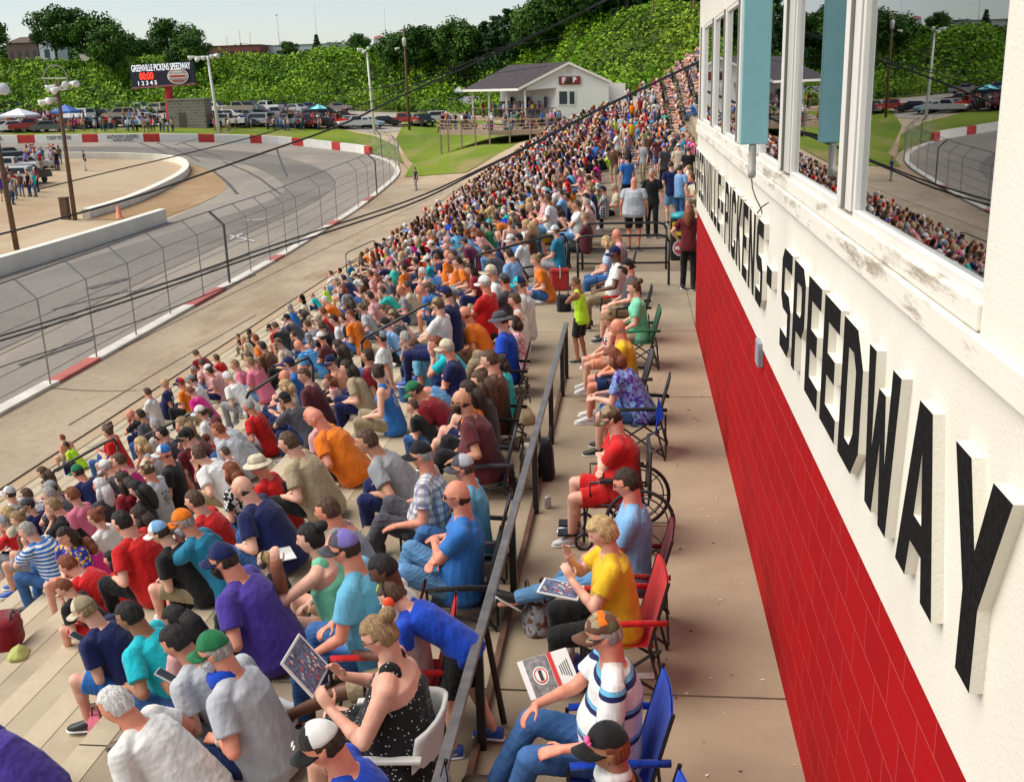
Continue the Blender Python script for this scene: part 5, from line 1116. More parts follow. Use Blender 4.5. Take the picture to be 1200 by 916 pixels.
# ------------------------------------------------------------------ vehicles
def carbody(kind):
    if kind=='sedan': L,W,prof,win=4.6,1.78,[(-2.3,.35),(-2.28,.85),(-1.7,.98),(-1.05,1.42),(.35,1.45),(1.0,1.0),(2.0,.88),(2.28,.7),(2.3,.35)],[(-1.35,1.0),(-.95,1.38),(.32,1.40),(.85,1.0)]
    if kind=='suv': L,W,prof,win=4.8,1.88,[(-2.4,.42),(-2.4,1.1),(-2.2,1.76),(.45,1.78),(1.05,1.15),(2.2,1.05),(2.4,.85),(2.4,.42)],[(-2.1,1.15),(-1.95,1.66),(.38,1.68),(.85,1.15)]
    if kind=='truck': L,W,prof,win=5.6,1.9,[(-2.8,.5),(-2.8,1.15),(-.75,1.15),(-.65,1.78),(.75,1.80),(1.3,1.2),(2.6,1.08),(2.8,.85),(2.8,.5)],[(-.52,1.22),(-.48,1.70),(.68,1.72),(1.1,1.22)]
    def side(mb,prof,w0,m=0,taper=.0):
        n=len(prof); hw=lambda z: w0/2-(max(0,z-1.0)*taper)
        V=[(x,-hw(z),z) for x,z in prof]+[(x,hw(z),z) for x,z in prof]
        mb.add(V,[tuple(range(n)),tuple(range(n,2*n))[::-1]]+[(i,n+i,n+(i+1)%n,(i+1)%n) for i in range(n)],m)
    mb=MB(); side(mb,prof,W,0,.22); body=mb.mesh('body',plain('car',(.5,.5,.5)))
    mb=MB(); side(mb,win,W+.02,0,.22); 
    xr=[p[0] for p in win]; zr=win[1][1]
    x0,x1=win[0][0],win[-1][0]; mb.box(((win[2][0]+x1)/2+.06,0,(1.0+zr)/2+.02),(abs(x1-win[2][0])*.9,W*.72,.42),ry=0) if False else None
    hw=W/2-.2
    if kind=='sedan': f=[(.37,1.46),(1.02,1.03)]; r_=[(-1.07,1.43),(-1.68,1.01)]
    elif kind=='suv': f=[(.47,1.78),(1.07,1.18)]; r_=[(-2.21,1.72),(-2.38,1.2)]
    else: f=[(.77,1.80),(1.31,1.23)]; r_=[(-.665,1.74),(-.74,1.2)]
    for q,o_ in ((f,.02),(r_,-.02)): mb.add([(q[0][0]+o_,-hw+.12,q[0][1]),(q[0][0]+o_,hw-.12,q[0][1]),(q[1][0]+o_,hw+.05,q[1][1]),(q[1][0]+o_,-hw-.05,q[1][1])],[(0,1,2,3)])
    glass=mb.mesh('windows',plain('car_glass',(.02,.025,.03),.1))
    mb=MB(); mb.lathe([(.0,-.1),(.30,-.11),(.33,-.08),(.33,.08),(.30,.11),(.0,.1)],n=16); mb.v=[(x,z,y) for x,y,z in mb.v]; wh=mb.mesh('wheel',plain('tyre',(.02,.02,.02),.8),True)
    mb=MB()
    for sy in(-.6,.6): mb.box((L/2-.01,sy,.78),(.06,.38,.16))
    hl=mb.mesh('headlights',plain('lamp_lens',(.7,.7,.68),.2)); wx=1.42 if kind!='truck' else 1.75
    return body,glass,wh,hl,wx,W
CB={k:carbody(k) for k in('sedan','suv','truck')}
CN={'white':(.72,.72,.72),'black':(.02,.02,.022),'silver':(.42,.43,.44),'red':(.40,.03,.025),'dark red':(.18,.02,.02),'blue':(.05,.16,.42),'green':(.05,.14,.12),'tan':(.45,.37,.26),'grey':(.16,.165,.17),'dark blue':(.03,.05,.12),'pale blue':(.35,.48,.58),'teal':(.05,.22,.24)}
CARS=[]
def car(px,py,kind,col,rz=None,label=None,group='cars parked round the turn',s=1.):
    b=ong(px,py); e=empty('parked_'+({'truck':'pickup','suv':'suv','sedan':'car'}[kind]),tuple(b+np.array([0,0,.02])),R(rz if rz is not None else RS.choice([0,180])+RS.uniform(-28,28)),label,'vehicle',group); e.scale=(s,)*3
    body,gl,wh,hl,wx,W=CB[kind]
    for me,nm in ((body,'body'),(gl,'windows'),(hl,'headlights')):
        o=bpy.data.objects.new(nm,me); COL.objects.link(o); o.parent=e
        if nm=='body': o.material_slots[0].link='OBJECT'; o.material_slots[0].material=plain('car_paint',CN[col],.25,var=.03)
    for sx_ in(-1,1):
        for sy in(-1,1): o=bpy.data.objects.new('wheel',wh); COL.objects.link(o); o.parent=e; o.location=(sx_*wx,sy*(W/2-.12),.33)
    CARS.append((e,col,kind,px,py)); return e
back=[(0,133,'suv','dark red'),(18,134,'suv','dark blue'),(39,135,'suv','red'),(58,133,'sedan','tan'),(103,133,'sedan','silver'),(128,133,'sedan','grey'),(148,132,'suv','black'),(166,133,'suv','white'),(183,133,'suv','tan'),(254,133,'suv','white'),(277,133,'truck','tan'),(295,132,'suv','grey'),(313,132,'truck','white'),(330,132,'sedan','dark blue'),(346,133,'sedan','silver'),(364,131,'sedan','blue'),(396,131,'sedan','silver')]
midr=[(4,144,'sedan','grey'),(50,142,'sedan','dark red'),(70,141,'sedan','tan'),(94,142,'suv','white'),(116,141,'sedan','black'),(140,141,'suv','tan'),(160,140,'sedan','silver'),(252,142,'sedan','grey'),(268,141,'sedan','white'),(285,141,'sedan','grey'),(303,140,'sedan','black'),(322,140,'truck','silver'),(342,141,'sedan','dark red'),(362,140,'sedan','grey'),(382,139,'suv','black')]
fr2=[(3,155,'sedan','tan'),(22,155,'sedan','white'),(38,155,'truck','red'),(58,155,'sedan','grey'),(86,151,'sedan','dark red'),(104,150,'sedan','teal'),(122,150,'sedan','black'),(141,149,'sedan','tan'),(160,149,'sedan','silver'),(178,148,'sedan','black'),(266,149,'truck','white'),(286,148,'sedan','dark blue'),(300,148,'suv','silver'),(318,149,'sedan','tan'),(338,149,'truck','grey'),(356,150,'suv','dark red'),(374,150,'sedan','black'),(393,149,'truck','red'),(404,148,'sedan','white')]
for L_,ln in ((back,'back row under the bank'),(midr,'middle row'),(fr2,'front row behind the barrier')):
    for j,(x,y,k,c) in enumerate(L_):
        nb=L_[j-1] if j else L_[j+1]; car(x,y,k,c,label='%s %s in the %s, %s of the %s %s'%(c,{'truck':'pickup','suv':'SUV','sedan':'car'}[k],ln,'right' if j else 'left',nb[3],{'truck':'pickup','suv':'SUV','sedan':'car'}[nb[2]]),s=1.0)
for a in ((418,151,'truck','white',-150,'white pickup nose-on inside the bend of the fence'),(432,150,'sedan','pale blue',-20,'pale blue car beside the fence bend pole'),(473,147,'truck','red',-12,'red pickup parked by the brown utility pole'),(497,148,'suv','black',-60,'black open off-road vehicle beside the white boxy one'),(519,144,'suv','white',15,'boxy white off-road vehicle parked at the left end of the deck'),(489,147,'sedan','tan',-70,'tan car half hidden right of the brown utility pole'),(510,126,'sedan','silver',8,'silver hatchback on the grass strip under the bank'),(525,127,'suv','black',170,'black SUV right of the silver hatchback under the bank'),(541,126,'truck','dark blue',10,'dark blue pickup right of the black SUV under the bank'),(558,125,'suv','white',5,'white SUV half hidden behind the deck umbrella'),(452,148,'sedan','black',0,'black car between the pale blue car and red pickup'),(403,142,'sedan','dark red',20,'dark red car at the right end of the middle row'),
          (60,58,'suv','white',0,'white SUV on the hilltop under the big trees'),(78,59,'truck','silver',10,'silver pickup by the hilltop hut'),(150,61,'sedan','dark blue',0,'dark blue car on the hilltop right of the big trees'),(170,61,'sedan','white',10,'white car on the hilltop between the tree groups'),(246,66,'sedan','white',0,'white car at the hilltop edge near the light pole')):
    car(a[0],a[1],a[2],a[3],a[4],a[5],'cars parked round the turn' if a[1]>100 else 'cars on the hilltop')
# infield vehicles
for a in ((8,192,'truck','black',60,'black pickup with raised bed in the infield crowd, farthest back'),(27,196,'suv','grey',30,'grey boxy vehicle with gear piled behind, in the infield'),(12,205,'truck','white',200,'white pickup in the middle of the infield group'),(10,218,'suv','white',190,'nearest white vehicle of the infield group'),(30,216,'truck','black',80,'black pickup facing away in the infield'),(36,199,'sedan','silver',20,'small silver race car beside the red shirts in the infield')):
    car(a[0],a[1],a[2],a[3],a[4],a[5],'vehicles parked in the infield',.8)
# cones, boxes
for px,py,c,lb in ((140,256,(.75,.25,.12),'small orange and white marker drum beside the pit wall end'),):
    b=onz(px,py,float(ong(px,py)[2])); mb=MB(); mb.lathe([(.28,0),(.28,.05),(.2,.06),(.12,.7),(.08,.75)],n=12); q=mb.obj('marker_cone',plain('cone',c,.6),label=lb,cat='cone',smooth=True); q.location=tuple(b)
b=ong(78,257); mb=MB(); mb.box((0,0,.6),(.45,.45,1.4)); mb.box((0,0,1.33),(.5,.5,.08)); q=mb.obj('wooden_stub',WOODP,label='short thick wooden stub post beside the leaning floodlight pole',cat='post'); q.location=tuple(b)
# ------------------------------------------------------------------ the crowd: hand-read list
CC={'white':(.72,.72,.70),'cream':(.62,.55,.40),'black':(.012,.012,.014),'grey':(.28,.29,.31),'lgrey':(.46,.48,.52),'dgrey':(.07,.07,.085),'navy':(.010,.016,.085),'royal':(.008,.06,.50),'blue':(.03,.17,.52),'lblue':(.20,.40,.68),
'teal':(.015,.20,.34),'turq':(.01,.48,.56),'sky':(.13,.42,.62),'red':(.56,.012,.012),'dred':(.22,.01,.018),'maroon':(.11,.022,.028),'orange':(.78,.19,.012),'yellow':(.75,.47,.02),'neon':(.50,.85,.03),'green':(.015,.16,.06),'mint':(.20,.66,.42),'aqua':(.02,.45,.38),'purple':(.07,.04,.30),'violet':(.22,.18,.52),'pink':(.72,.18,.28),'mag':(.62,.02,.22),'rose':(.66,.36,.36),
'tan':(.42,.33,.21),'khaki':(.33,.26,.16),'brown':(.13,.06,.035),'olive':(.12,.13,.05),'peach':(.75,.33,.20)}
NM={'lgrey':'light grey','dgrey':'dark grey','lblue':'light blue','turq':'turquoise','dred':'dark red','mag':'magenta','rose':'dusty pink','royal':'royal blue','sky':'sky blue','neon':'neon green','aqua':'sea green'}
HN={'k':'black','d':'dark','n':'brown','a':'auburn','y':'blond','g':'grey','w':'white','o':'light brown'}
nm=lambda c:NM.get(c,c)
def shirt_mat(s):
    if s.endswith('*'): return cloth(CC[s[:-1]],'logo',CC['white'] if sum(CC[s[:-1]])<.9 else CC['dgrey'])
    if '.' in s:
        kind,c=s.split('.')[:2]; c=c.split('/'); a=CC[c[0]]; b=CC[c[1]] if len(c)>1 else CC['white']; c3=CC[c[2]] if len(c)>2 else None
        return cloth(a,kind,b,c3)
    return cloth(CC[s])
def shirt_name(s):
    if '.' in s:
        k,c=s.split('.')[:2]; c=[nm(q) for q in c.split('/')]; c.append('white') if len(c)<2 else 0
        return {'stripe':'%s and %s striped shirt','plaid':'%s and %s plaid shirt','print':'%s and %s patterned top','dots':'%s top with %s dots','camo':'%s and %s camouflage shirt','wide':'%s polo with %s bands'}[k]%(c[0],c[1])
    if s.endswith('*'): return nm(s[:-1])+' shirt with back print'
    return nm(s)+' shirt'
BP={}
def bp(k,**q): BP[k]=q
bp('m0',lean=18,arms=('knee','knee')); bp('m1',lean=26,hunch=16,arms=('clasp','clasp'),g=1.08,belly=.3,bottom='shorts',pitch=16); bp('m2',lean=8,hunch=20,arms=('lap','thigh'),g=1.12,belly=.5,yaw=12)
bp('m3',lean=30,arms=('chin','knee'),g=1.05,top='polo'); bp('m4',lean=2,hunch=14,arms=('cross','cross'),g=1.1,belly=.3,yaw=-14,bottom='shorts')
bp('M0',lean=14,hunch=18,arms=('knee','lap'),g=1.3,belly=.9); bp('M1',lean=24,hunch=14,arms=('clasp','clasp'),g=1.38,belly=.9,bottom='shorts',yaw=10); bp('M2',lean=-2,hunch=14,arms=('thigh','behind'),g=1.28,belly=.8,bottom='shorts')
bp('f0',lean=12,fem=1,arms=('lap','lap'),bottom='shorts',pitch=14); bp('f1',lean=22,fem=1,arms=('knee','chin'),top='tank',bottom='short'); bp('f2',lean=2,hunch=12,fem=1,arms=('phone','phone'),g=1.08,pitch=24); bp('f3',lean=16,fem=1,arms=('clasp','knee'),g=1.2,belly=.3,bottom='capri',yaw=18)
bp('k0',lean=14,arms=('lap','knee'),bottom='shorts',g=.92); bp('k1',lean=26,arms=('clasp','chin'),g=.9,yaw=20); 
bp('m5',lean=14,arms=('lap','knee'),yaw=55,g=1.05,belly=.2); bp('m6',lean=34,hunch=20,arms=('clasp','clasp'),pitch=34,g=1.1,belly=.3,bottom='shorts'); bp('m7',lean=-8,hunch=10,arms=('behind','knee'),g=1.1,belly=.5,pitch=-4); bp('M3',lean=30,hunch=18,arms=('knee','chin'),g=1.32,belly=.8,yaw=-30); bp('f4',lean=6,fem=1,arms=('knee','lap'),yaw=-48,g=1.1,top='tank'); bp('f5',lean=28,hunch=18,fem=1,arms=('phone','phone'),pitch=36)
SD=dict(hz=.93,feet={1:(.04,.11,.08),-1:(-.03,-.11,.08)},lean=0,hunch=5,kpole={1:(1,.1,0),-1:(1,-.1,0)})
bp('s0',**dict(SD,arms=('hang','hang'))); bp('s1',**dict(SD,arms=('hip','hang'),fem=1,bottom='shorts')); bp('s2',**dict(SD,arms=('cross','cross'),g=1.15,belly=.4,bottom='shorts')); bp('s3',**dict(SD,arms=('hang','phone'),lean=4,pitch=18,bottom='shorts'))
CHF={1:(.48,.14,.08),-1:(.44,-.14,.08)}
CH=dict(hz=.50,feet=CHF,lean=-6,hunch=16)
bp('c0',**dict(CH,arms=('rest','lap'),g=1.15,belly=.5)); bp('c1',**dict(CH,arms=('lap','lap'),fem=1,g=1.1,bottom='shorts')); bp('c2',**dict(CH,arms=('cross','cross'),g=1.2,belly=.6,lean=-12))
KM={'m':['m0','m1','m2','m3','m4','m5','m6','m7'],'M':['M0','M1','M2','M3'],'f':['f0','f1','f2','f3','f4','f5'],'k':['k0','k1'],'s':['s0','s2','s3'],'S':['s1'],'c':['c0','c2'],'C':['c1']}
def head_world(x,y,D,sc,rz,z0): return onz(x,y,z0+D['hd'][2]*sc)
def org(D,sc,rz,h,z0):
    c,s=math.cos(rz),math.sin(rz); a,b=D['hd'][0]*sc,D['hd'][1]*sc
    return np.array([h[0]-(c*a-s*b),h[1]-(s*a+c*b),z0])
def place_row(x,y,D,sc,rz,klo=0,khi=13):
    best=None
    for k in range(klo,khi+1):
        z0=-.27*k; o=None
        for _ in range(3):
            h=head_world(x,y,D,sc,rz,z0); o=org(D,sc,rz,h,z0); z0=-.27*k+float(bmp(o[0],o[1]))
        e=abs(o[0]-(RX(k)+.20))
        if best is None or e<best[0]: best=(e,o,k)
    return best[1],best[2]
OCC=[]  # (px,py,world)
def bset(k,vox,uniq=None,**kw):
    P=dict(BP[k]); P.update(kw); key=(k,round(vox,4),uniq) if (uniq or kw) else (k,round(vox,4)); 
    if kw: key=key+(str(sorted(kw.items(),key=str)),)
    P['seed']=len(_PB)+1
    return body_set(key,P,vox)
def person(x,y,mode,bk,shirt,pants='denim',head='short-n',sk='l',shoes='k',extra=(),sc=1.,yaw=0.,label=None,z0=0.,vox=None,uniq=None,group=None,**kw):
    rz=math.pi+R(yaw); sc*=.885 if mode!='r' or uniq or y>300 else .93
    vox=vox or (.0085 if uniq else .013)
    D=bset(bk,vox,uniq,**kw)
    if mode=='r': o,k=place_row(x,y,D,sc,rz)
    else: o=org(D,sc,rz,head_world(x,y,D,sc,rz,z0),z0); k=-1
    hat=hatc=None; hs,hc='short','n'
    hd=head.split('+'); 
    for q in hd:
        if q.startswith('cap-') or q.startswith('hat-') or q.startswith('capback-'):
            hat,c=q.split('-'); c=c.split('/'); f=lambda n_: cloth(CC[n_.split('~')[0]],'camo',CC[n_.split('~')[1]],CC['brown']) if '~' in n_ else CC[n_]; hatc=(f(c[0]),f(c[-1]))
        elif q=='bald': hs='bald'
        else: hs,hc=q.split('-')
    pm={'denim':denim(),'ldenim':denim((.12,.27,.48)),'ddenim':denim((.015,.03,.10))}.get(pants) or shirt_mat(pants)
    p=dress(D,tuple(o),rz,sc,shirt_mat(shirt),pm,hs,hc,sk,hat,hatc,shoes,extra,label,group)
    hw=np.array(o)+np.array([0,0,D['hd'][2]*sc]); OCC.append((x,y,np.array(o)))
    p['_d']=(shirt,head,pants,k) and 0
    PD[p.name]=dict(shirt=shirt,head=head,pants=pants if BP[bk].get('bottom','jeans') or 1 else '',k=k,x=x,y=y,bk=bk,sk=sk,o=o,extra=extra); del p['_d']
    return p,o,rz,D
PD={}
# ---- folding chairs
def camp_chair(o,rz,col,label,h=.42,recline=.0,sc=1.,frame=BLACK,cols=None,group='folding camp chairs'):
    e=empty('folding_chair',(float(o[0]),float(o[1]),float(o[2])),rz,label,'chair',group); e.scale=(.9,.9,.9); c=cloth(col)
    mb=MB(); mb.add([(-.22,-.24,h-.02),(.24,-.24,h+.01),(.24,.24,h+.01),(-.22,.24,h-.02),(0,0,h-.06)],[(0,1,4),(1,2,4),(2,3,4),(3,0,4)]); mb.obj('seat',c,e,smooth=True)
    mb=MB(); N_=6; V=[]
    for i in range(N_+1):
        t=i/N_
        for j in range(5):
            s=j/4-.5; V.append((-.17-.13*t-.05*(1-4*s*s)*(.6-.3*t),s*.50,h-.02+.47*t+.02*math.cos(s*3)))
    F=[(i*5+j,i*5+j+1,i*5+6+j,i*5+5+j) for i in range(N_) for j in range(4)]
    mb.add(V,F); mb.add([(x-.012,y,z) for x,y,z in V],[f[::-1] for f in F]); mb.obj('backrest',c,e,smooth=True)
    for s in(-1,1):
        mb=MB(); mb.tube([(-.30,s*.27,h+.18),(-.05,s*.285,h+.19),(.24,s*.28,h+.17)],.022,6); mb.obj('armrest',c,e,smooth=True)
        mb=MB(); mb.tube([(-.31,s*.26,h+.47),(-.18,s*.265,h-.02),(-.28,s*.26,.01)],.012,6); mb.obj('rear_leg',frame,e)
        mb=MB(); mb.tube([(.25,s*.275,h+.17),(.25,s*.26,.01)],.012,6); mb.obj('front_leg',frame,e)
        for a_,b_ in (((.26,s*.26,.04),(-.24,s*.26,h-.03)),((-.29,s*.26,.04),(.25,s*.26,h))): mb=MB(); mb.tube([a_,b_],.011,6); mb.obj('side_brace',frame,e)
    for a_,b_ in (((-.29,-.25,.04),(-.26,.25,h-.04)),((-.29,.25,.04),(-.26,-.25,h-.04)),((.25,-.25,.04),(.25,.25,h-.03)),((.25,.25,.04),(.25,-.25,h-.03))): mb=MB(); mb.tube([a_,b_],.011,6); mb.obj('cross_brace',frame,e)
    return e
LOW=dict(hz=.27,feet={1:(.60,.13,.08),-1:(.54,-.13,.08)})
H='people in folding chairs on the walkway'
# --- walkway row
p,o,rz,D=person(708,742,'f','c0','wide.white/navy/sky','denim','short-g+cap-brown~khaki/olive~orange','r','b',('glasses',),1.03,4,'person in white polo with navy and blue bands, camouflage cap and jeans, reading a program',uniq='striped',top='polo',arms=('rest',((.42,-.06,.74),(.5,.5,-.3))),feet={1:(.58,.12,.16),-1:(.66,-.10,.22)},spitch={1:-10,-1:-15},lean=-10,hunch=18,g=1.22,belly=.7,pitch=12,group=H)
camp_chair(o,rz,CC['royal'],'blue folding chair under the person in the banded polo'); STR_=(o,rz,D)
p,o,rz,D=person(706,624,'f','c1','yellow','black','curly-y','l','b',(),.97,6,'person with curly blond hair in a yellow top eating, magazine on the lap',uniq='blond',top='tee',bottom='capri',arms=(((.34,.10,.88),(.4,-.4,.8)),((.36,-.10,.98),(.1,.3,.9))),g=1.3,belly=.5,pitch=22,lean=-2,group=H)
camp_chair(o,rz,CC['red'],'red folding chair of the curly blond person'); BLO=(o,rz,D)
p,o,rz,D=person(735,566,'f','c0','lblue','ldenim','short-d','r','k',('glasses',),1.03,-2,'person in light blue shirt and glasses with denim legs stretched to the rail',uniq='glassblue',top='polo',arms=('lap','lap'),feet={1:(.86,.10,.30),-1:(.74,-.12,.12)},spitch={1:-35,-1:-20},g=1.12,belly=.4,pitch=16,lean=-10,group=H)
camp_chair(o,rz,CC['dred'],'dark red folding chair beside the wheelchair')
p,o,rz,D=person(716,490,'f','c0','red','red','short-d+cap-olive~khaki','l','w',('glasses',),1.0,2,'heavy person in red shirt and red shorts with camouflage cap, sitting in the wheelchair',uniq='redcap',bottom='shorts',arms=('cross','cross'),g=1.42,belly=1.0,lean=-6,hunch=22,pitch=22,group=H)
WCH=(o,rz,D)
p,o,rz,D=person(718,419,'f','c1','print.violet/lblue/purple','denim','bob-a','l','k',(),1.0,-4,'person with auburn bob in purple patterned top leaning forward with hands out',uniq='purple',bottom='skirt',top='tee',arms=(((.52,.04,.66),(.8,-.3,-.2)),((.52,-.08,.68),(.8,.3,-.2))),g=1.28,belly=.5,lean=16,hunch=20,pitch=20,group=H)
camp_chair(o,rz,CC['black'],'black folding chair under the purple patterned top')
p,o,rz,D=person(724,384,'f','c0','yellow','ddenim','fringe-g','r','w',(),1.0,2,'bald person in bright yellow shirt and denim shorts on the walkway',uniq='yell',bottom='shorts',arms=('lap','lap'),lean=-2,group=H)
camp_chair(o,rz,CC['dgrey'],'dark grey folding chair of the person in the yellow shirt')
p,o,rz,D=person(712,375,'f','c1','print.pink/white/black','peach','bun-o','l','w',(),.80,10,'child in pink and white floral dress slumped between the yellow and mint shirts',z0=.1,top='tank',bottom='shorts',vox=.010,pitch=35,group=H)
p,o,rz,D=person(743,337,'f','c1','mint','khaki','bun-n','l','w',(),1.0,2,'person with brown bun in mint green shirt on the walkway',uniq='mint',bottom='shorts',arms=('thigh','lap'),feet={1:(.70,.1,.08),-1:(.62,-.12,.08)},group=H)
camp_chair(o,rz,CC['green'],'green folding chair under the mint shirt')
p,o,rz,D=person(736,312,'f','c0','dgrey','khaki','short-d+cap-black','l','k',('beard',),1.03,0,'person in dark grey shirt and black cap behind the mint shirt',vox=.0105,bottom='shorts',group=H)
camp_chair(o,rz,CC['black'],'black folding chair of the person in the dark grey shirt')
p,o,rz,D=person(721,297,'f','c0','white','khaki','crew-k+cap-navy','b','k',(),1.08,4,'person in loose white shirt and navy cap, dark skin, arms forward',vox=.0105,arms=('rest','rest'),lean=-12,group=H)
camp_chair(o,rz,CC['red'],'red folding chair under the loose white shirt')
p,o,rz,D=person(711,284,'f','c1','stripe.lblue/white','denim','bob-y','l','k',(),1.0,0,'person with blond bob in light blue striped shirt near the landing barrier',vox=.0105,bottom='jeans',group=H)
camp_chair(o,rz,CC['blue'],'blue folding chair under the blond person in stripes')
p,o,rz,D=person(723,275,'f','c0','rose','khaki','bald','r','k',(),1.0,0,'bald person in pale pink shirt sitting just before the barrier rails',vox=.0105,group=H)
camp_chair(o,rz,CC['black'],'black folding chair of the bald person by the barrier rails')
p,o,rz,D=person(713,874,'f','c1','black','khaki','curly-a+cap-black','m','b',(),1.0,8,'person with black cap with pink logo and frizzy brown hair at the bottom edge',uniq='pinkcap',group=H)
camp_chair(o,rz,CC['royal'],'blue folding chair at the bottom edge of the photo')
LOGO=(p,D)
mb=MB(); 
q=MB(); q.sphere((.093,.045,.085),(.016,.026,.018),8,6); q.sphere((.086,.062,.072),(.012,.014,.012),6,5); lo_=q.obj('pink_logo',plain('pinklogo',(.85,.12,.35),.6),p); lo_.matrix_local=Matrix.Translation(Vector(D['hd']))@Matrix([list(r) for r in D['HR']]).to_4x4()
mb=MB(); mb.lathe([(.08,-.02),(.092,.02),(.083,.05),(.07,.06)],n=18); lo_=mb.obj('collar',cloth(CC['white']),p,smooth=True); lo_.location=Vector(D['hd'])+Vector((-.02,0,-.17))
person(675,331,'f','s3','neon','black','crew-n','m','k',(),.76,-20,'child in neon yellow jersey with black side stripe standing at the rail',top='tank',vox=.011,arms=('chin','hang'))
# --- level above the steps, left of the long rail
G2='people in chairs along the top level'
p,o,rz,D=person(445,744,'f','c1','dots.black/white','dots.black/white','bun-o','l','w',('glasses',),1.06,4,'heavy person in black polka dot dress reading a magazine in a white plastic chair',uniq='polka',top='tank',bottom='skirt',arms=('read','read'),g=1.5,belly=.9,lean=-3,hunch=16,pitch=28,hz=.42,group=G2)
POL=(o,rz,D)
p,o,rz,D=person(458,698,'f','s3','royal','black','short-n','l','u',('muffs',),.80,2,'child in royal blue shirt with red ear muffs, standing bent over the polka dot dress',uniq='kid',bottom='shorts',lean=42,hunch=22,pitch=28,arms=(((.52,.06,1.12),(.7,0,.4)),((.50,-.06,1.10),(.7,0,.4))),feet={1:(.10,.11,.08),-1:(-.22,-.11,.08)})
p,o,rz,D=person(379,872,'f','c0','royal','khaki','short-d+cap-black/white','r','w',(),1.04,10,'person in royal blue shirt with black cap, white at the back, at the bottom edge',uniq='nike',pitch=28,hunch=26,lean=4,group=G2)
q=MB(); q.sphere((.107,.028,.070),(.006,.020,.005),8,5); q.sphere((.100,.052,.078),(.005,.010,.004),6,5); q.sphere((.088,.058,.105),(.006,.024,.006),8,5); lo_=q.obj('cap_logo',WHITE,p); lo_.matrix_local=Matrix.Translation(Vector(D['hd']))@Matrix([list(r) for r in D['HR']]).to_4x4()
camp_chair(o,rz,CC['dgrey'],'grey folding chair at the bottom edge under the blue shirt')
p,o,rz,D=person(450,668,'f','c0','white','khaki','crew-k','b','w',(),1.0,6,'dark skinned person in white shirt with neon collar, legs stretched in sneakers',uniq='darkm',bottom='shorts',arms=('lap','lap'),feet={1:(.90,.06,.16),-1:(.84,-.10,.12)},spitch={1:-50,-1:-40},pitch=26,hunch=24,group=G2)
mb=MB(); mb.lathe([(.075,-.02),(.088,.01),(.082,.035),(.07,.04)],n=18); lo_=mb.obj('collar',cloth(CC['neon']),p,smooth=True); lo_.location=Vector(D['hd'])+Vector((-.03,0,-.145))
camp_chair(o,rz,CC['red'],'red folding chair behind the polka dot dress')
p,o,rz,D=person(404,642,'f','c0','sky','denim','short-d+cap-dgrey/violet','r','b',('glasses',),1.05,2,'person in sky blue shirt, grey cap, glasses and jeans in a red chair',uniq='skyb',top='tee',arms=('knee','lap'),lean=2,hunch=16,g=1.2,belly=.6,group=G2)
camp_chair(o,rz,CC['red'],'red folding chair under the sky blue shirt and grey cap')
p,o,rz,D=person(364,631,'r','f1','mint','peach','bun-k','l','b',(),1.06,2,'person in mint tank top and peach shorts raising a forearm in a brown cast',uniq='cast',lean=10,hunch=14,g=1.22,belly=.4,arms=('up','lap'),feet={1:(.50,.10,-.19),-1:(.44,-.14,-.19)})
mb=MB(); w_,e_=D['wr'][1],D['el'][1]; dd=_nrm(w_-e_); mb.tube([e_+dd*.06,w_,w_+dd*.05],[.052,.043,.046],12); mb.obj('arm_cast',plain('cast_wrap',(.26,.09,.05),.9,bst=.5),p,smooth=True)
person(384,598,'r','m0','grey','black','short-n','r','k',(),1.06,-2,'person in sleeveless grey shirt with short receding hair, seated above the cast',uniq='gsl',top='tank',g=1.15,belly=.3)
person(430,517,'r','m0','grey','navy','short-n','t','k',(),1.12,6,'broad person in grey shirt leaning on a straight arm, short brown hair',uniq='grey2',top='tee',g=1.25,belly=.5,lean=30,arms=('knee','knee'))
p,o,rz,D=person(494,533,'f','c0','plaid.white/dgrey/violet','dgrey','short-g+cap-black','r','k',(),1.05,2,'person in white and grey plaid shirt and black cap in a folding chair',uniq='plaid',arms=('rest','rest'),g=1.25,belly=.8,group=G2,**LOW)
camp_chair(o,rz,CC['black'],'black folding chair under the grey plaid shirt',h=.20)
p,o,rz,D=person(543,548,'f','c0','sky','denim','short-n+cap-dgrey/lgrey','r','k',(),1.0,2,'person in pale blue shirt and grey cap just behind the bald one with sunglasses',uniq='capb',arms=('rest','lap'),group=G2,**LOW)
camp_chair(o,rz,CC['dgrey'],'dark folding chair behind the bald person with sunglasses',h=.20)
p,o,rz,D=person(536,580,'f','c2','blue','ldenim','fringe-d','r','k',('shades',),1.08,4,'bald person with sunglasses and moustache, blue shirt, arms crossed, light jeans',uniq='baldb',g=1.22,belly=.6,group=G2,**LOW)
camp_chair(o,rz,CC['black'],'black folding chair under the bald person with crossed arms',h=.20)
p,o,rz,D=person(541,470,'f','c0','maroon','black','fringe-d','t','k',('beard','shades'),1.06,4,'large bald person in maroon brown shirt seated behind the plaid shirt',uniq='brownb',g=1.4,belly=1.,lean=8,group=G2,**LOW)
camp_chair(o,rz,CC['dgrey'],'dark folding chair under the maroon brown shirt',h=.20)
p,o,rz,D=person(549,458,'f','c1','orange','navy','long-d','l','k',(),1.0,0,'person with dark hair in orange shirt beside the maroon brown shirt',vox=.010,group=G2,**LOW)
p,o,rz,D=person(562,446,'f','c1','dgrey','black','long-n','l','k',(),.98,0,'person with long brown hair and grey top next to the orange shirt',vox=.010,group=G2,**LOW)
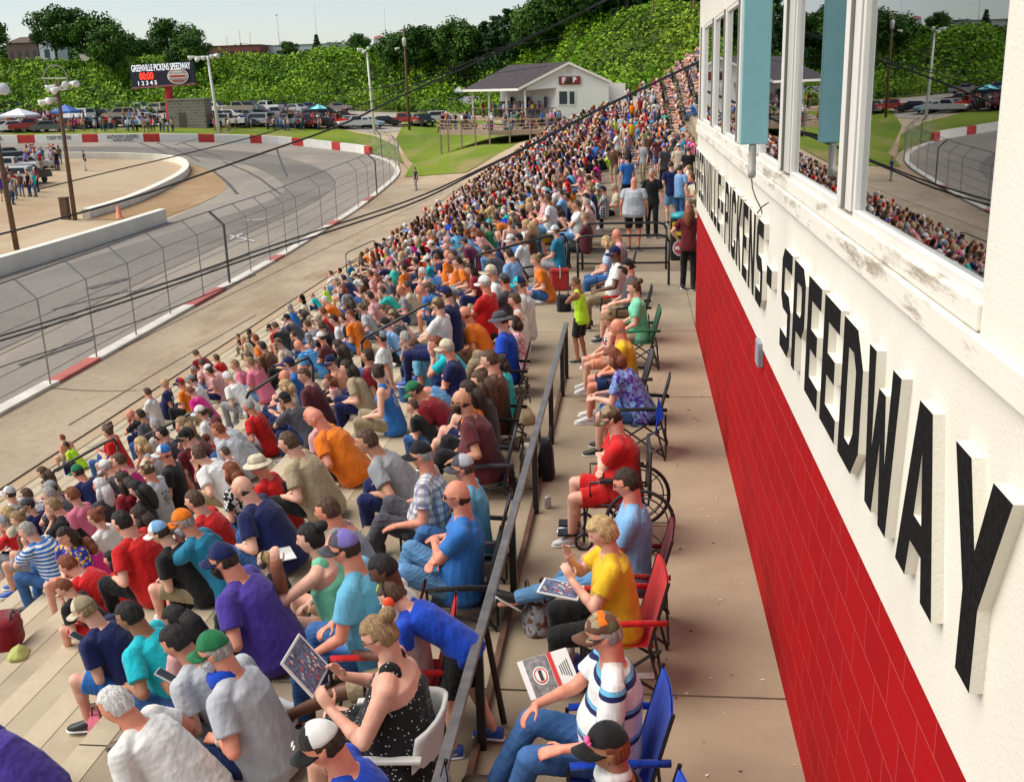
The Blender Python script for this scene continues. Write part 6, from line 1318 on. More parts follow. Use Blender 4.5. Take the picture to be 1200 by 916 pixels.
p,o,rz,D=person(574,422,'f','c0','brown','black','short-n','l','k',(),1.06,-4,'person in dark brown jacket with short brown hair by the beige bag',uniq='jkt',top='long',g=1.1,group=G2,**LOW); camp_chair(o,rz,CC['black'],'black folding chair under the dark brown jacket',h=.20)
person(587,425,'f','c1','turq','mag','bob-d','l','k',(),.80,0,'child in turquoise shirt behind the dark brown jacket',vox=.011,group=G2,**LOW)
p,o,rz,D=person(586,375,'f','c0','royal','khaki','short-d+hat-dgrey','l','k',(),1.07,2,'person in royal blue shirt and wide dark brimmed hat from behind',vox=.0095,g=1.3,group=G2,**LOW); camp_chair(o,rz,CC['black'],'black folding chair under the royal blue shirt and brimmed hat',h=.20)
person(603,378,'f','c1','print.pink/white','mag','bob-d','l','k',(),.86,0,'child in pink patterned top beside the royal blue shirt with brimmed hat',vox=.011,group=G2,**LOW)
person(603,352,'f','c0','white','black','short-n','l','k',(),1.,0,'person in white sleeveless shirt with black strap, brown hair',vox=.011,top='tank',group=G2,**LOW)
person(609,333,'f','c0','white','khaki','short-n+cap-turq/navy','l','k',(),1.08,0,'large person in white shirt with turquoise and navy cap',vox=.011,g=1.3,group=G2,**LOW)
person(545,368,'r','M0','orange','khaki','fringe-a','r','k',(),1.06,0,'large person in bright orange shirt with shaved auburn hair, seen from behind',vox=.0105)
# --- near rows at lower left, unique bodies
N1='people on the near terrace steps'
def near(x,y,bk,shirt,pants,head,sk,label,uniq,shoes='k',extra=(),sc=1.03,yaw=0,**kw):
    r=person(x,y,'r',bk,shirt,pants,head,sk,shoes,extra,sc,yaw,label,uniq=uniq,group=N1,**kw); return r
near(100,715,'m1','navy','blue','short-o+cap-cream/khaki','l','person in navy shirt, tan cap and blue shorts looking down at a phone','n1',lean=24,arms=('phone','phone'),pitch=26,g=1.12,belly=.4)
near(152,722,'m1','turq','plaid.navy/lgrey','short-k','m','person in turquoise polo shirt and dark plaid shorts, black hair','n2','b',top='polo',lean=22,arms=('knee','knee'),g=1.2,belly=.5,pitch=18)
near(136,826,'m1','white','khaki','short-w','r','white haired person in white shirt, knee against a pink bag','n3','w',lean=30,hunch=16,arms=('clasp','knee'),g=1.2,belly=.5,pitch=22)
near(207,752,'m0','lgrey','grey','short-k','t','person in light grey shirt with black hair looking at a phone','n4',lean=26,arms=('phone','phone'),pitch=28,g=1.1,belly=.2,bottom='shorts')
p,o,rz,D=near(252,762,'m0','lgrey','ddenim','short-g+cap-green','r','person with green cap, white beard and blue neck towel, hands on the knees','n5','k',('glasses','beardw'),1.08,2,lean=10,hunch=18,top='polo',arms=('thigh','knee'),g=1.25,belly=.6,pitch=16)
mb=MB(); mb.lathe([(.082,-.05),(.105,-.02),(.098,.03),(.078,.055)],n=20); lo_=mb.obj('neck_towel',cloth(CC['royal']),p,smooth=True); lo_.location=Vector(D['hd'])+Vector((-.035,0,-.155)); lo_.rotation_euler=(0,R(25),0)
mb=MB(); mb.tube([D['wr'][1]-_nrm(D['wr'][1]-D['el'][1])*.03,D['wr'][1]-_nrm(D['wr'][1]-D['el'][1])*.012],.036,14); mb.obj('wristband',WHITE,p,smooth=True)
near(-52,852,'M1','purple','khaki','short-d','l','hunched person in dark purple shirt cut off by the left edge','n6',lean=34,hunch=22,g=1.35)
near(207,726,'f2','rose','denim','long-k','m','person with long black braided hair behind the light grey shirt','n7',sc=.95)
near(75,688,'k1','black','red','short-a','l','child in black shirt and red shorts, auburn hair, head down','n8',bottom='shorts',sc=.86,lean=34,pitch=34)
near(80,662,'m0','red','red','short-a','l','person in red shirt bent forward behind the child in red shorts','n9',lean=42,hunch=20,arms=('clasp','clasp'),g=1.15,pitch=30)
p,o,rz,D=near(262,656,'M0','purple','black','short-d+cap-navy','r','person in purple shirt, dark navy cap, glasses and goatee, seen in profile','n10','k',('glasses','beard'),1.1,0,g=1.4,belly=.8,lean=16,arms=('knee','knee'),pitch=12)
near(215,611,'m3','teal','black','short-g+cap-orange','r','person with orange cap and teal shirt resting chin on a hand','n11','k',('glasses','beardw'),1.08,0,g=1.15,lean=24,arms=('chin','knee'),top='polo',pitch=16)
near(187,624,'m1','black','khaki','short-d+cap-white/lblue','l','person in black shirt, tan shorts and white and blue cap','n12','w',(),1.,0,lean=26,arms=('clasp','clasp'),pitch=20)
near(284,572,'M0','navy','denim','fringe-d','l','large balding person in navy shirt seated on a blue cushion','n13','k',(),1.08,0,g=1.4,belly=.8,lean=18)
near(302,545,'m2','red','black','short-g+hat-cream','r','person in red shirt and cream bucket hat','n14','k',(),1.05,0,g=1.15,lean=10)
near(338,519,'M0','tan','black','short-n','l','large person in tan shirt with a dark headband, back turned','n15','k',(),1.1,0,g=1.38,lean=16,belly=.8)
near(370,490,'M0','orange','black','bald','r','large person in orange shirt, head bowed, next to the tan shirt','n16','k',(),1.08,0,g=1.4,lean=24,pitch=30)
near(311,657,'k0','black','black','short-y','l','blond child in black shirt wearing dark ear muffs','n17','k',('muffk',),.72,0)
near(143,612,'M0','red','black','short-k','l','large person in red shirt with black hair, back to the camera','n18','k',(),1.1,-6,g=1.4,lean=16,belly=.7)
near(130,655,'k0','red','denim','long-k','l','child in red shirt with black hair holding a pink toy','n19','k',(),.76,6)
near(103,638,'k0','mag','mag','bob-a','l','child in magenta shirt with auburn bob','n20','k',(),.76,0)
near(76,628,'f0','print.royal/yellow/purple','peach','long-d','l','person with long dark hair in a blue and yellow top turned to the camera','n21','k',(),.98,75,arms=('lap','lap'))
near(32,622,'m2','stripe.blue/white','denim','short-g','l','grey haired person in blue and white striped shirt and jeans','n22','k',(),1.05,0,arms=('chin','knee'),lean=20,g=1.15)
near(112,606,'f0','white','denim','bun-a','l','person with red brown bun and glasses in white shirt','n23','k',('glasses',),1.,0,arms=('lap','lap'))
near(163,605,'f1','black','black','long-d','l','person with long dark hair in black, leaning on a hand','n24','k',(),.96,0)
near(228,587,'M0','red','denim','short-n','l','person in red shirt with brown hair to the left of the navy shirt','n25','k',(),1.,0)
# --- the rest of the near and middle rows, read off the photo
def block(ox,oy,s,txt,vox=.013):
    for ln in txt.strip().split('\n'):
        for it in ln.split(';'):
            it=it.strip()
            if not it: continue
            f=it.split(); x,y=[float(v) for v in f[0].split(',')]; x=ox+x/s; y=oy+y/s; sx_=f[1]; shirt=f[2]; head=f[3]; sk=f[4] if len(f)>4 else RS.choice(['l','l','p','r','t'])
            bk=RS.choice(KM[sx_]); pants=RS.choice(['denim','denim','ldenim','ddenim','khaki','black','navy','grey']); 
            mode='f' if sx_ in 'cC' else 'r'
            if sx_ in 'mMf' and '.' not in shirt and RS.rand()<.22: shirt+='*'
            person(x,y,mode,bk,shirt,pants,head,sk,RS.choice(list('kkwbgu')),('glasses',) if RS.rand()<.12 else (),(RS.uniform(.66,.8) if sx_=='k' else RS.uniform(.96,1.06)),RS.uniform(-16,16),vox=vox)
block(0,500,4,'''
310,88 k neon short-d m; 505,25 f red bun-n l; 200,215 f khaki long-n l; 365,212 m navy cap-green+short-d r; 470,280 m dgrey long-w r; 575,250 f dred long-d l; 530,250 k rose short-o l; 498,190 m dgrey cap-lgrey/white+short-g l
560,158 f mag short-n l; 640,290 f black long-k l; 690,200 m lgrey cap-khaki~cream+short-n r; 663,85 f lgrey bob-y l; 770,125 M black cap-white/blue+fringe-d r; 745,50 m dgrey short-k l; 868,50 m plaid.dred/black cap-black+short-d l; 965,55 k red short-a l
930,128 M white short-n l; 1055,120 k plaid.rose/white short-n l; 1085,212 f print.black/white bob-a l; 1022,15 M lgrey short-a r
45,312 m white cap-white/lgrey+short-d l; 125,320 m white short-n l; 240,288 m navy cap-grey+short-n l; 232,318 m dgrey short-g l; 210,270 k dred short-d l; 130,368 m navy cap-dgrey+short-d l; 250,372 m black short-o l; 340,322 f pink short-a l
38,410 f cream curly-y l; 85,432 f brown bun-o l; 18,450 m red cap-grey+short-g l
''',.0115)
block(0,300,4,'''
690,640 m white short-n l; 772,598 m navy short-y l; 845,595 m orange short-a+cap-navy/red r; 895,580 m white cap-grey+short-n l; 893,635 f mag short-a l; 612,742 m black bald r; 658,745 m dgrey short-d t; 728,790 m lgrey short-g l
855,790 f olive long-o l; 940,732 f white cap-white+pony-n l; 1015,785 M lgrey cap-maroon+short-d r; 1165,705 m red crew-g r; 1068,568 f white short-w l; 1140,390 k cream pony-y l; 1115,375 k black short-n l; 1168,355 k black crew-k b; 1100,510 m pink short-o l
1165,475 f pink short-n l; 292,852 k peach short-a l; 505,812 f red bun-n l; 760,830 m dgrey short-k l; 880,840 m plaid.dred/black cap-black+short-d l
''',.0115)
block(250,300,4,'''
345,292 m dgrey cap-black+short-d l; 415,268 f black long-d l; 268,338 m red cap-black+short-d r; 195,388 m orange short-a l; 228,425 m brown short-d t; 170,500 f pink pony-o l; 305,408 m cream cap-khaki~olive+short-n l; 400,418 m stripe.blue/sky bald r
440,322 m plaid.lgrey/dgrey short-n l; 375,370 k black short-n l; 355,505 m blue cap-navy+short-d l; 335,565 m lgrey bald r; 340,612 f cream bob-y l; 335,672 m dgrey cap-black+short-d t; 460,748 M rose bald r; 505,382 m maroon cap-white+short-d r
512,262 f red short-a l; 490,290 m dgrey cap-cream+short-g l; 505,330 m black short-n l; 563,300 m white short-d l; 610,292 m black short-d l; 640,278 m orange short-a l; 695,245 m lgrey cap-khaki~olive+short-n l; 640,212 f black long-d l; 585,425 f black long-d l
548,498 m peach cap-navy+short-n l; 625,522 M tan long-d l; 540,580 k stripe.white/red long-a l; 722,470 m dred short-d t; 785,385 m white cap-black/grey+short-d r; 808,320 m lblue cap-black+short-d l; 900,385 M sky short-g l; 940,425 m sky cap-brown+short-n r
1045,412 m turq short-a r; 1095,432 m navy cap-cream+short-g r; 770,548 f blue bun-d l; 945,630 m dred cap-green+short-d t; 935,702 k black short-n l; 1055,235 M white cap-olive~khaki+short-n l; 970,160 m blue bald r; 845,282 f dgrey cap-olive~khaki+short-n l; 800,250 f rose long-n l
732,190 m rose short-d l; 790,165 m aqua short-n l; 875,160 m grey bald r; 905,140 m cream crew-n r; 865,190 k tan short-n l; 785,42 m navy cap-dgrey+short-n l; 635,32 m teal cap-grey+short-g l; 840,40 m aqua short-n l; 890,55 m orange short-d l; 945,30 m black short-d l
980,75 f sky short-w l; 1145,28 m orange short-d l; 550,82 m white short-n l; 610,105 m navy short-k l; 765,100 f rose long-a l; 690,150 k rose short-n l; 1065,170 m navy cap-navy+short-d l; 735,85 m rose short-n r; 575,120 f cream long-o l; 520,150 k neon short-y l; 465,185 k turq short-o l
660,90 m white cap-cream+short-n l; 690,20 f olive long-n l; 1010,150 f teal bob-n l; 1000,20 m turq cap-white+short-n l; 700,110 f brown long-d l; 820,110 m dgrey cap-lgrey+short-n l; 290,330 m black short-n l; 455,300 m cream cap-khaki+short-g l
''',.013)
block(500,180,3.75,'''
695,280 c maroon short-o l; 478,470 f orange bun-o l; 283,522 c white cap-cream+short-g r; 340,558 c dgrey cap-dgrey+short-d r; 255,572 c red cap-white+short-g r; 50,668 c white cap-olive~khaki+short-n l; 85,618 c navy cap-navy+short-d l; 188,508 f dred long-d l; 125,480 m orange cap-navy/red+short-d l
265,430 m dgrey short-d t; 565,340 C teal cap-white/lgrey+short-n l; 450,238 f peach curly-y l; 530,268 m black cap-black+short-d l; 575,250 f dgrey long-d l; 615,190 f khaki bun-k t; 518,165 m white short-w r; 255,318 f green pony-d l; 165,388 m plaid.navy/dred cap-dgrey+short-d l; 90,385 m lblue cap-rose+short-g r
245,150 m sky cap-black+short-d l; 350,190 m lblue short-d l; 412,160 m dgrey cap-khaki+short-n l; 775,160 c plaid.black/white cap-black+short-d r; 826,150 c cream cap-tan+short-g r; 745,108 c plaid.white/dgrey cap-black+short-d r; 150,235 m cream short-n l; 60,225 k red short-d t; 90,210 k mag short-n l; 105,255 m royal short-k m
210,265 m sky cap-black+short-d l; 130,300 f black long-n l; 300,235 m dgrey short-d l; 500,60 m rose short-n r; 380,280 f dgrey long-n l; 210,345 f rose long-a l; 300,290 m orange short-n l; 330,350 m navy short-d t; 640,60 f pink short-a l; 700,30 m black short-k b
590,90 m red short-d t; 560,110 f stripe.white/dgrey bob-o l; 440,105 m white cap-white+short-g r; 470,185 f brown long-d l; 60,320 f white short-n l; 20,400 m black cap-white+short-n l; 30,300 m red short-d t
''',.014)
# standing figures
def stand(x,y,bk,shirt,pants,head,sk,label,z0=0.,sc=1.,yaw=0,**kw): return person(x,y,'f',bk,shirt,pants,head,sk,'k',(),sc,yaw,label,z0=z0,vox=.012,group='people standing on the walkway beyond the landing',**kw)
stand(743,213,'s2','lgrey','black','bald','r','very large bald person in light grey shirt and black shorts standing with back turned',0,1.04,-95,g=1.5,belly=1.,arms=('hang','hang'))
stand(764,203,'s0','black','black','short-g','r','person in black shirt with beard standing right of the very large grey shirt',0,1.05,80)
stand(786,194,'s3','navy','ldenim','short-d','l','person in navy shirt and light denim shorts standing near the press box corner',0,1.04,-70)
stand(797,198,'s0','lblue','denim','short-d','l','person in light blue shirt standing nearest the press box corner',0,.98,-120)
stand(734,186,'s0','blue','black','short-k','l','person in bright blue shirt standing with back turned, left of the crowd gap',0,1.,-60)
stand(808,246,'s1','stripe.dred/black','black','long-a','l','person with long reddish hair in red and black striped top standing by the landing',0,.98,-100,bottom='jeans')
stand(597,262,'s0','khaki','navy','short-a','l','shirtless child with navy shorts standing among the seated rows',-.3,.78,-60,top='none')
stand(778,172,'s0','dgrey','black','short-n+cap-violet','l','person in dark grey shirt and purple cap standing in the walkway crowd',0,1.03,-50,belly=.5)
for x,y,c,h in ((771,162,'maroon','short-n'),(789,158,'dgrey','short-g'),(795,172,'cream','cap-white+short-n'),(760,158,'brown','short-d'),(747,148,'sky','bald'),(744,140,'turq','bald'),(776,137,'lblue','short-o'),(716,139,'cream','bald'),(728,137,'lgrey','cap-aqua+short-n'),(757,152,'green','short-d'),(800,160,'teal','short-d'),(706,158,'maroon','short-n'),(718,172,'brown','cap-black+short-d'),(768,146,'navy','short-y'),(784,150,'black','short-k'),(753,168,'grey','short-g'),(803,150,'lgrey','fringe-g'),(807,176,'black','cap-dgrey+short-d'),(790,126,'dred','short-o'),(768,126,'blue','short-d'),(735,152,'orange','bald'),(722,156,'white','cap-red+short-n'),(801,128,'blue','short-n'),(800,240,'dgrey','short-d')):
    if y==240: continue
    bk=RS.choice(['s0','s2','s3','s1']); person(x,y,'f',bk,c,RS.choice(['denim','black','khaki']),h,RS.choice(['l','r']),'k',(),1.,RS.uniform(-120,60),z0=float(bmp(0,45)) if y>100 else 0,vox=.016,group='people standing on the walkway beyond the landing')
# ------------------------------------------------------------------ fill: remaining individuals, then the mass of the far crowd
SHC=['white']*9+['cream']*4+['black']*9+['grey']*5+['lgrey']*5+['dgrey']*6+['navy']*7+['blue']*4+['lblue']*4+['red']*6+['dred']*4+['orange']*4+['teal']*2+['turq']*2+['sky']*3+['pink']*4+['mag']*2+['rose']*6+['purple']*2+['violet']*2+['tan']*3+['brown']*3+['green']*2+['aqua']+['yellow']+['neon']+['maroon']*3+['olive']*2+['royal']*2
HEADS=['short-n']*8+['short-d']*6+['short-k']*2+['short-g']*5+['short-w']*3+['bald']*3+['fringe-g']*2+['long-n']*4+['long-y']*3+['bob-a']*2+['bob-o']*3+['pony-n']*2+['bun-n']*2+['cap-black+short-d']*3+['cap-white+short-n']*3+['cap-navy+short-n']*2+['cap-grey+short-g']*2+['cap-red+short-d','cap-khaki+short-n','hat-cream+short-g']
occ=np.array([q[2] for q in OCC]); opx=np.array([(q[0],q[1]) for q in OCC])
slots=[]
rs=np.random.RandomState(11)
for k in range(-12,13):
    yy=12.5 if k>=0 else 24.0
    if k==-1 or k==0: pass
    while yy<81:
        yy+=rs.uniform(.48,.66)*(1.0 if rs.rand()<.80 else 1.8)
        if k>=0: X=RX(k)+.22; z=-.27*k
        else: X=1.75+.7*(-k-1); z=-.27*k
        if k>=0 and (15.0<yy<16.2 or abs(yy-43)<.7) and yy<50: continue
        z+=float(bmp(X,yy)); hx,hy,hz_=proj((X-.18,yy,z+.72))
        if not(-10<hx<830 and -5<hy<920): continue
        if hx>812 and yy<60: continue
        if hy>470 : continue
        if hy>318 and rs.rand()<.42: continue
        if k>=12 and rs.rand()<.75: continue
        if k==11 and rs.rand()<.35: continue
        if np.min(np.hypot(occ[:,0]-X,occ[:,1]-yy))<.46: continue
        pxm=FPX/hz_
        if np.min(np.hypot(opx[:,0]-hx,opx[:,1]-hy))<pxm*(.27 if hy>300 else .17): continue
        slots.append((hz_,X,yy,z,hx,hy,k))
# the level strip (walkway level beyond the landing): chairs and seated groups left of the walkway
for yy in np.arange(23,80,.62):
    for X in (-1.9,-1.15,-.35,.5,1.2):
        if rs.rand()<(.25 if X<-.2 else .35): continue
        y_=yy+rs.uniform(-.2,.2); x_=X+rs.uniform(-.2,.2); z=float(bmp(x_,y_)); hx,hy,hz_=proj((x_-.1,y_,z+1.2))
        if np.min(np.hypot(occ[:,0]-x_,occ[:,1]-y_))<.6 or hx>812 or (hx>700 and hy>168): continue
        slots.append((hz_,x_,y_,z,hx,hy,99 if rs.rand()<.55 and X>-1 else 98))
slots.sort(); NIND=292
def fill_person(sl):
    hz_,X,Y,z,hx,hy,k=sl
    r=rs.rand(); sx_='m' if r<.46 else 'M' if r<.60 else 'f' if r<.86 else 'k'
    if k==99: sx_='s' if rs.rand()<.6 else 'S'
    if k==98: sx_='c' if rs.rand()<.6 else 'C'
    bk=rs.choice(KM[sx_]); sh=rs.choice(SHC); hd=rs.choice(HEADS)
    if sx_ in 'fSC' and not any(q in hd for q in('long','bob','bun','pony')): hd=rs.choice(['long-n','long-y','bob-a','bob-o','bun-n','pony-d'])
    if sx_ in 'mMsck' and any(q in hd for q in('long','bob','bun','pony')): hd='short-n'
    vox=.016 if hz_<24 else .022
    D=bset(bk,vox); sc=rs.uniform(.66,.82) if sx_=='k' else rs.uniform(.87,.98); rz=math.pi+R(rs.uniform(-20,22)+(rs.uniform(-110,60) if k==99 else 0))
    hat=hatc=None; hs,hc='short','n'
    for q in hd.split('+'):
        if q.startswith('cap-') or q.startswith('hat-'): hat,c=q.split('-'); hatc=(CC[c],CC[c])
        elif q=='bald': hs='bald'
        else: hs,hc=q.split('-')
    pn=rs.choice(['denim','ldenim','khaki','black','navy','grey']); pm={'denim':denim(),'ldenim':denim((.12,.27,.48))}.get(pn) or cloth(CC[pn])
    p=dress(D,(X,Y,z),rz,sc,cloth(CC[sh]),pm,hs,hc,rs.choice(['l','l','p','r','t','m']),hat,hatc,'k',(),None,'spectators on the terrace',lod=2 if hz_>24 else 0)
    PD[p.name]=dict(shirt=sh,head=hd,pants=pn,k=k,x=hx,y=hy,bk=bk,sk='l',o=np.array([X,Y,z]),extra=()); return p
for sl in slots[:max(0,NIND-len(PEOPLE))]: fill_person(sl)
rest=slots[max(0,NIND-len(OCC)):]
# far crowd: one mass
def lowp(seed,stand=False,fem=False):
    """light figure: list of (verts,faces,slot) slot 0 skin 1 shirt 2 pants 3 hair 4 hat"""
    r=np.random.RandomState(seed); mb=MB(); lean=r.uniform(.15,.5); hz=.92 if stand else .12
    hip=np.array([0,0,hz]); u=_nrm((math.sin(lean*(.15 if stand else 1)),0,1)); nb=hip+u*.50; g=r.uniform(.95,1.3)
    loft(mb,[(hip-u*.06,.15*g,.12*g,u),(hip+u*.12,.16*g,.13*g,u),(hip+u*.34,.18*g,.12*g,u),(nb,.14,.085,u),(nb+u*.04,.06,.055,u)],n=8,m=1)
    hd=nb+u*.10+np.array([.04,0,.10]); mb.sphere(tuple(hd),(.10,.083,.12),8,6,0); mb.sphere(tuple(hd+np.array([-.022,0,.028])),(.10,.09,.115),8,6,3)
    if fem: mb.tube([hd+np.array([-.05,0,0]),hd+np.array([-.08,0,-.12]),hd+np.array([-.08,0,-.24])],[.07,.075,.03],6,3)
    for s in(-1,1):
        sh=nb+np.array([0,s*.17*g,-.03])
        if stand: el=sh+np.array([-.02,s*.05,-.28]); wr=el+np.array([.10,0,-.22]); kn=hip+np.array([.02,s*.10,-.43]); an=np.array([0,s*.11,.05])
        else: kn=hip+np.array([.38,s*(.12+.05*r.rand()),.06]); an=kn+np.array([.06,0,-.40]); el=sh+np.array([.12,s*.06,-.24]); wr=el+np.array([.22,-s*.08,-.04+.15*r.rand()])
        mb.tube([sh,sh*.4+el*.6],[.062,.056],6,1); mb.tube([sh*.45+el*.55,el,wr,wr+_nrm(wr-el)*.09],[.045,.04,.03,.025],6,0)
        mb.tube([hip+np.array([0,s*.08,0]),kn],[.09,.068],6,2); mb.tube([kn,an],[.06,.045],6,2 if r.rand()<.8 else 0); mb.tube([an+np.array([-.05,0,-.03]),an+np.array([.16,0,-.05])],[.045,.04],5,4)
    return mb
LP=[[lowp(10*i+j,i>=4,j%2) for j in range(2)] for i in range(7)]
LPn=[[(np.array(m.v),m.f,np.array(m.m)) for m in a] for a in LP]
CS=[];DSK=[SK['l'],SK['p'],SK['r'],SK['t'],SK['l'],SK['m']]
VV=[];FF=[];KC=[];nv=0
def addlow(x,y,z,rz,sc,stand,r):
    global nv
    i=r.randint(4,7) if stand else r.randint(0,4); j=r.randint(0,2); v,f,m=LPn[i][j]; c,s=math.cos(rz),math.sin(rz)
    q=v*sc; q=np.stack([q[:,0]*c-q[:,1]*s+x,q[:,0]*s+q[:,1]*c+y,q[:,2]+z],1); VV.append(q); FF.extend([tuple(a+nv for a in ff) for ff in f]); nv+=len(v)
    cols=np.array([DSK[r.randint(6)],CC[SHC[r.randint(len(SHC))]],[(.03,.06,.16),(.02,.02,.02),(.25,.20,.13),(.10,.18,.32)][r.randint(4)],[HC_[q_] for q_ in 'kdnnayogw'][r.randint(9)] if r.rand()<.75 else CC[['white','black','red','navy','khaki','grey'][r.randint(6)]],(.05,.05,.05)])
    KC.append(cols[m])
for sl in rest: addlow(sl[1],sl[2],sl[3],math.pi+rs.uniform(-.5,.5)+(rs.uniform(-2,1) if sl[6]==99 else 0),rs.uniform(.82,.98),sl[6]==99,rs)
# people on the deck, the porch, in the infield group and among the parked cars
dko=np.array(dk.location); 
for q in range(64):
    t=rs.rand(); p0=np.array(dp[0])*(1-t)+np.array(dp[4])*t; y_=rs.uniform(.4,6) if t<.5 else rs.uniform(.3,3.5); ee=resample([(a,b) for a,b in dp[:5]],40)[int(3+t*35)]
    addlow(dko[0]+ee[0]+rs.uniform(-.2,.2),dko[1]+ee[1]+y_*.9+.4,dko[2]+zd,rs.uniform(0,6.28),rs.uniform(.9,1.05),rs.rand()<.6,rs)
for q in range(34):
    t=rs.uniform(.02,.95); w_=np.array([x_e+rs.uniform(.4,max(.8,gx-x_e-.4)),.5,0])+Lx*t; addlow(O[0]*0+dko[0]+w_[0],dko[1]+w_[1],dko[2]+zp,rs.uniform(0,6.28),1.,True,rs)
for q in range(230):
    px=rs.uniform(-5,410); py=rs.uniform(148,156) if rs.rand()<.75 else rs.uniform(136,148)
    if 205<px<245: continue
    b=ong(px,py-max(0,(px-180)*.014)); addlow(b[0],b[1],b[2]+.03,rs.uniform(0,6.28),rs.uniform(.8,1.05),True,rs)
for q in range(30):
    px,py=rs.uniform(30,72),rs.uniform(190,201); b=ong(px,py); addlow(b[0],b[1],b[2]+.02,rs.uniform(0,6.28),1.,True,rs)
for q in range(16):
    px,py=rs.uniform(0,46),rs.uniform(222,240); b=ong(px,py); addlow(b[0],b[1],b[2]+.02,rs.uniform(0,6.28),1.,True,rs)
# seated rows closer to the far end of the bottom strip
V=np.concatenate(VV); me=bpy.data.meshes.new('distant_crowd'); me.from_pydata(V.tolist(),[],FF); KC=np.concatenate(KC); ca=me.attributes.new('Col','FLOAT_COLOR','FACE'); cc=np.ones((len(KC),4),'f'); cc[:,:3]=KC; ca.data.foreach_set('color',cc.ravel())
me.polygons.foreach_set('use_smooth',np.ones(len(me.polygons),bool)); me.materials.append(leafmat('crowd_cloth',.8)); o=bpy.data.objects.new('distant_crowd',me); COL.objects.link(o); tag(o,kind='stuff')
for (px,py,bk,sh,pn,hd,lb) in ((486,198,'s0','navy','grey','short-d','person in navy shirt walking alone on the dirt apron beyond the fence end'),(97,178,'s0','black','white','short-d','person in black shirt and white trousers standing alone on the infield sand')):
    zz=float(ong(px+1,py+23)[2]) ; D=bset(bk,.022); h=onz(px,py,zz+D['hd'][2]); o=org(D,1.,math.pi,h,zz); o[2]=float(G(o[0],o[1]))
    dress(D,tuple(o),math.pi+.6,1.,cloth(CC[sh]),cloth(CC[pn]),'short','d','l',None,None,'k',(),lb,None)
# ---- labels for everyone who has none yet: what they wear, then who or what they are next to
def headname(h):
    t=[]
    for q in h.split('+'):
        if q.startswith(('cap-','hat-')):
            a,c=q.split('-'); c=[nm(z.split('~')[0]) if '~' not in z else 'camouflage' for z in c.split('/')]; return ('%s %s'%(c[0],{'cap':'cap','hat':'brimmed hat'}[a])) if c[0]==c[-1] else '%s and %s cap'%(c[0],c[-1])
    if h=='bald': return 'bald head'
    a,c=h.split('-'); return {'short':'short %s hair','crew':'cropped %s hair','long':'long %s hair','bob':'%s bob','bun':'%s hair in a bun','pony':'%s ponytail','curly':'curly %s hair','fringe':'balding %s hair'}[a]%HN[c]
ppl=[(bpy.data.objects[n_],d) for n_,d in PD.items()]
used={}
for o_,d in ppl:
    if 'label' in o_: used[o_['label']]=1
base={}
todo=[(o_,d) for o_,d in ppl if 'label' not in o_]
def short(d): return '%s with %s'%(shirt_name(d['shirt']),headname(d['head']))
cnt={}
for o_,d in ppl: cnt[short(d)]=cnt.get(short(d),0)+1
A_=np.array([[d['x'],d['y']] for _,d in ppl]); 
def where(d):
    k=d['k']
    if k in(98,99,-1): return 'top level'
    return 'upper rows' if k<3 else 'middle rows' if k<8 else 'lowest rows'
for o_,d in todo:
    b_='person in '+short(d)
    opts=[b_+', '+where(d)] if cnt[short(d)]==1 else []
    dd=np.hypot(A_[:,0]-d['x'],A_[:,1]-d['y']); idx=np.argsort(dd)[1:9]
    for q in idx:
        e=ppl[q][1]; dx,dy=d['x']-e['x'],d['y']-e['y']; rel='right of' if dx>abs(dy) else 'left of' if -dx>abs(dy) else 'above' if dy<0 else 'below'
        hn=headname(e['head']); opts.append(b_+', %s %s'%(rel,shirt_name(e['shirt']).replace(' and white','')))
        opts.append(b_+', %s %s with %s'%(rel,shirt_name(e['shirt']).replace(' shirt',''),hn))
    for s_ in opts:
        if s_ not in used and len(s_.split())<=16: break
    else:
        for w_ in ('far','near','middle','left','right'):
            s_=b_+', '+where(d)+', '+w_+' part'
            if s_ not in used and len(s_.split())<=16: break
    if len(s_.split())>16: s_=('person in '+shirt_name(d['shirt'])+', '+where(d)+', just '+opts[-1].split(', ')[-1].split(' with ')[0])
    used[s_]=1; o_['label']=s_; 
    if 'group' not in o_: o_['group']='spectators on the terrace'
for o_,d in ppl:
    if 'group' not in o_: o_['group']='spectators on the terrace'
